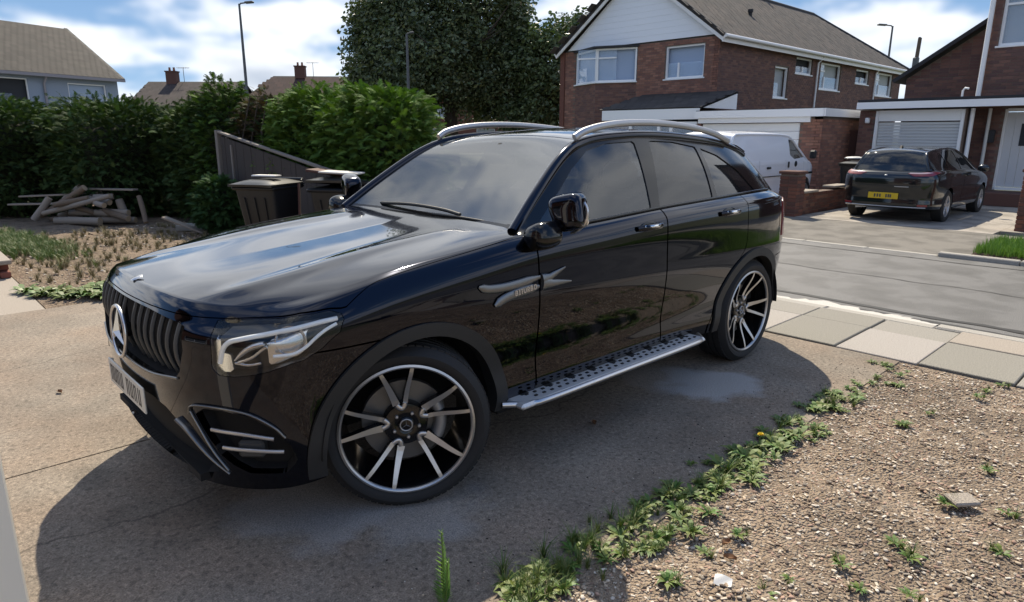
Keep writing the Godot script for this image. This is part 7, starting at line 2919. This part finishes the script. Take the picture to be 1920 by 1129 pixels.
	# dandelion in flower
	var dd := thing("dandelion", "dandelion with a single yellow flower at the edge of the drive", "dandelion", Vector3(1.675, 0, -1.60))
	put("leaf_rosette", ros[2], M["weed_leaf"], dd, Transform3D(Basis().scaled(Vector3.ONE * .9), Vector3.ZERO))
	var stm := MB.new()
	stm.col = Color(.10, .17, .05)
	stm.tube(PackedVector3Array([Vector3.ZERO, Vector3(.005, .04, 0), Vector3(.012, .075, .004)]), .0022, 6)
	obj("stem", stm, M["weed_leaf"], dd)
	mat("petal_yellow", .70, .52, .02, .6)
	var fl := MB.new()
	for k in 40:
		var a := k * 2.4
		var el := .15 + .9 * float(k) / 40.0
		var d := Vector3(cos(a) * cos(el), sin(el), sin(a) * cos(el))
		var s := d.cross(Vector3.UP).normalized() * .003
		var b := Vector3(.012, .077, .004)
		fl.flat(b, b + d * .017 - s, b + d * .018 + s, d + Vector3.UP)
	obj("flower", fl, M["petal_yellow"], dd)
	# tall spiky weed in the foreground
	var tw := thing("tall_weed", "tall thin leafy weed standing up at the bottom edge in front of the tyre", "weed", Vector3(1.50, 0, .33))
	var ts := MB.new()
	ts.col = Color(.13, .22, .04)
	var tl := MB.new()
	for s in [[Vector3(0, 0, 0), Vector3(.006, .14, .004), Vector3(-.006, .275, .0)], [Vector3(.02, 0, .01), Vector3(.035, .09, .014), Vector3(.04, .19, .012)], [Vector3(-.02, 0, -.01), Vector3(-.032, .07, -.016), Vector3(-.036, .14, -.02)]]:
		var pth := smooth_path(PackedVector3Array(s), 8)
		ts.tube(pth, .0028, 6)
		for i in range(1, pth.size()):
			for q in 3:
				var a := i * 2.1 + q * 2.09
				var x := float(i) / pth.size()
				var l := lerpf(.055, .014, x) * r.randf_range(.8, 1.2)
				var d := Vector3(cos(a) * .75, .65, sin(a) * .75).normalized()
				var sd := d.cross(Vector3.UP).normalized() * l * .11
				var k := r.randf_range(.85, 1.25)
				tl.col = Color(.12 * k, .23 * k, .035)
				var b := pth[i]
				tl.flat(b, b + d * l * .5 + sd, b + d * l, Vector3.UP)
				tl.flat(b, b + d * l * .5 - sd, b + d * l, Vector3.UP)
	obj("stem", ts, M["weed_leaf"], tw)
	obj("leaves", tl, M["weed_leaf"], tw)
	# litter
	var pp := MB.new()
	var ps := sheet(func(u: float, v: float) -> Vector3: return Vector3((u - .5) * .062, .012 + .006 * sin(u * 4.0 + v * 3.0), (v - .5) * .05), span(0, 1, 8), span(0, 1, 8), Vector3(0, -1, 0))
	lay(pp, ps, 0.0, .0008)
	tag(obj("paper_scrap", pp, M["white_plastic"], null, Transform3D(Basis(Vector3.UP, .4) * Basis(Vector3.RIGHT, .12), Vector3(2.12, 0.012, -.46))), "small white scrap of paper lying on the gravel", "paper scrap")
	var cs2 := MB.new()
	cs2.box(Vector3.ZERO, Vector3(.12, .02, .085), Basis(), .006)
	tag(obj("flat_stone", cs2, M["slab_d"], null, Transform3D(Basis(Vector3.UP, .9) * Basis(Vector3.RIGHT, .08), Vector3(2.56, .022, -1.74))), "flat buff piece of stone lying on the gravel beside a weed", "stone")
	mat("dead_leaf", .20, .10, .045, .8)
	for q in [[-1.7, .9, .3], [-3.2, -.3, 1.2], [.55, -.6, 2.0], [.9, -1.2, 2.6], [2.06, -.62, .4], [2.0, -.70, 1.4]]:
		var lm := MB.new()
		var ls := sheet(func(u: float, v: float) -> Vector3: return Vector3((u - .5) * .05, .004 + .012 * pow(absf(v - .5) * 2.0, 2.0), (v - .5) * .032 * sin(PI * clampf(u, .05, .95))), span(0, 1, 8), span(0, 1, 4), Vector3(0, -1, 0))
		lay(lm, ls, 0.0, 0.0)
		tag(obj("fallen_leaf", lm, M["dead_leaf"], null, Transform3D(Basis(Vector3.UP, q[2]), Vector3(q[0], .003, q[1]))), "small dry brown leaf lying on the ground near the car", "leaf", "fallen leaves on the drive and bed")
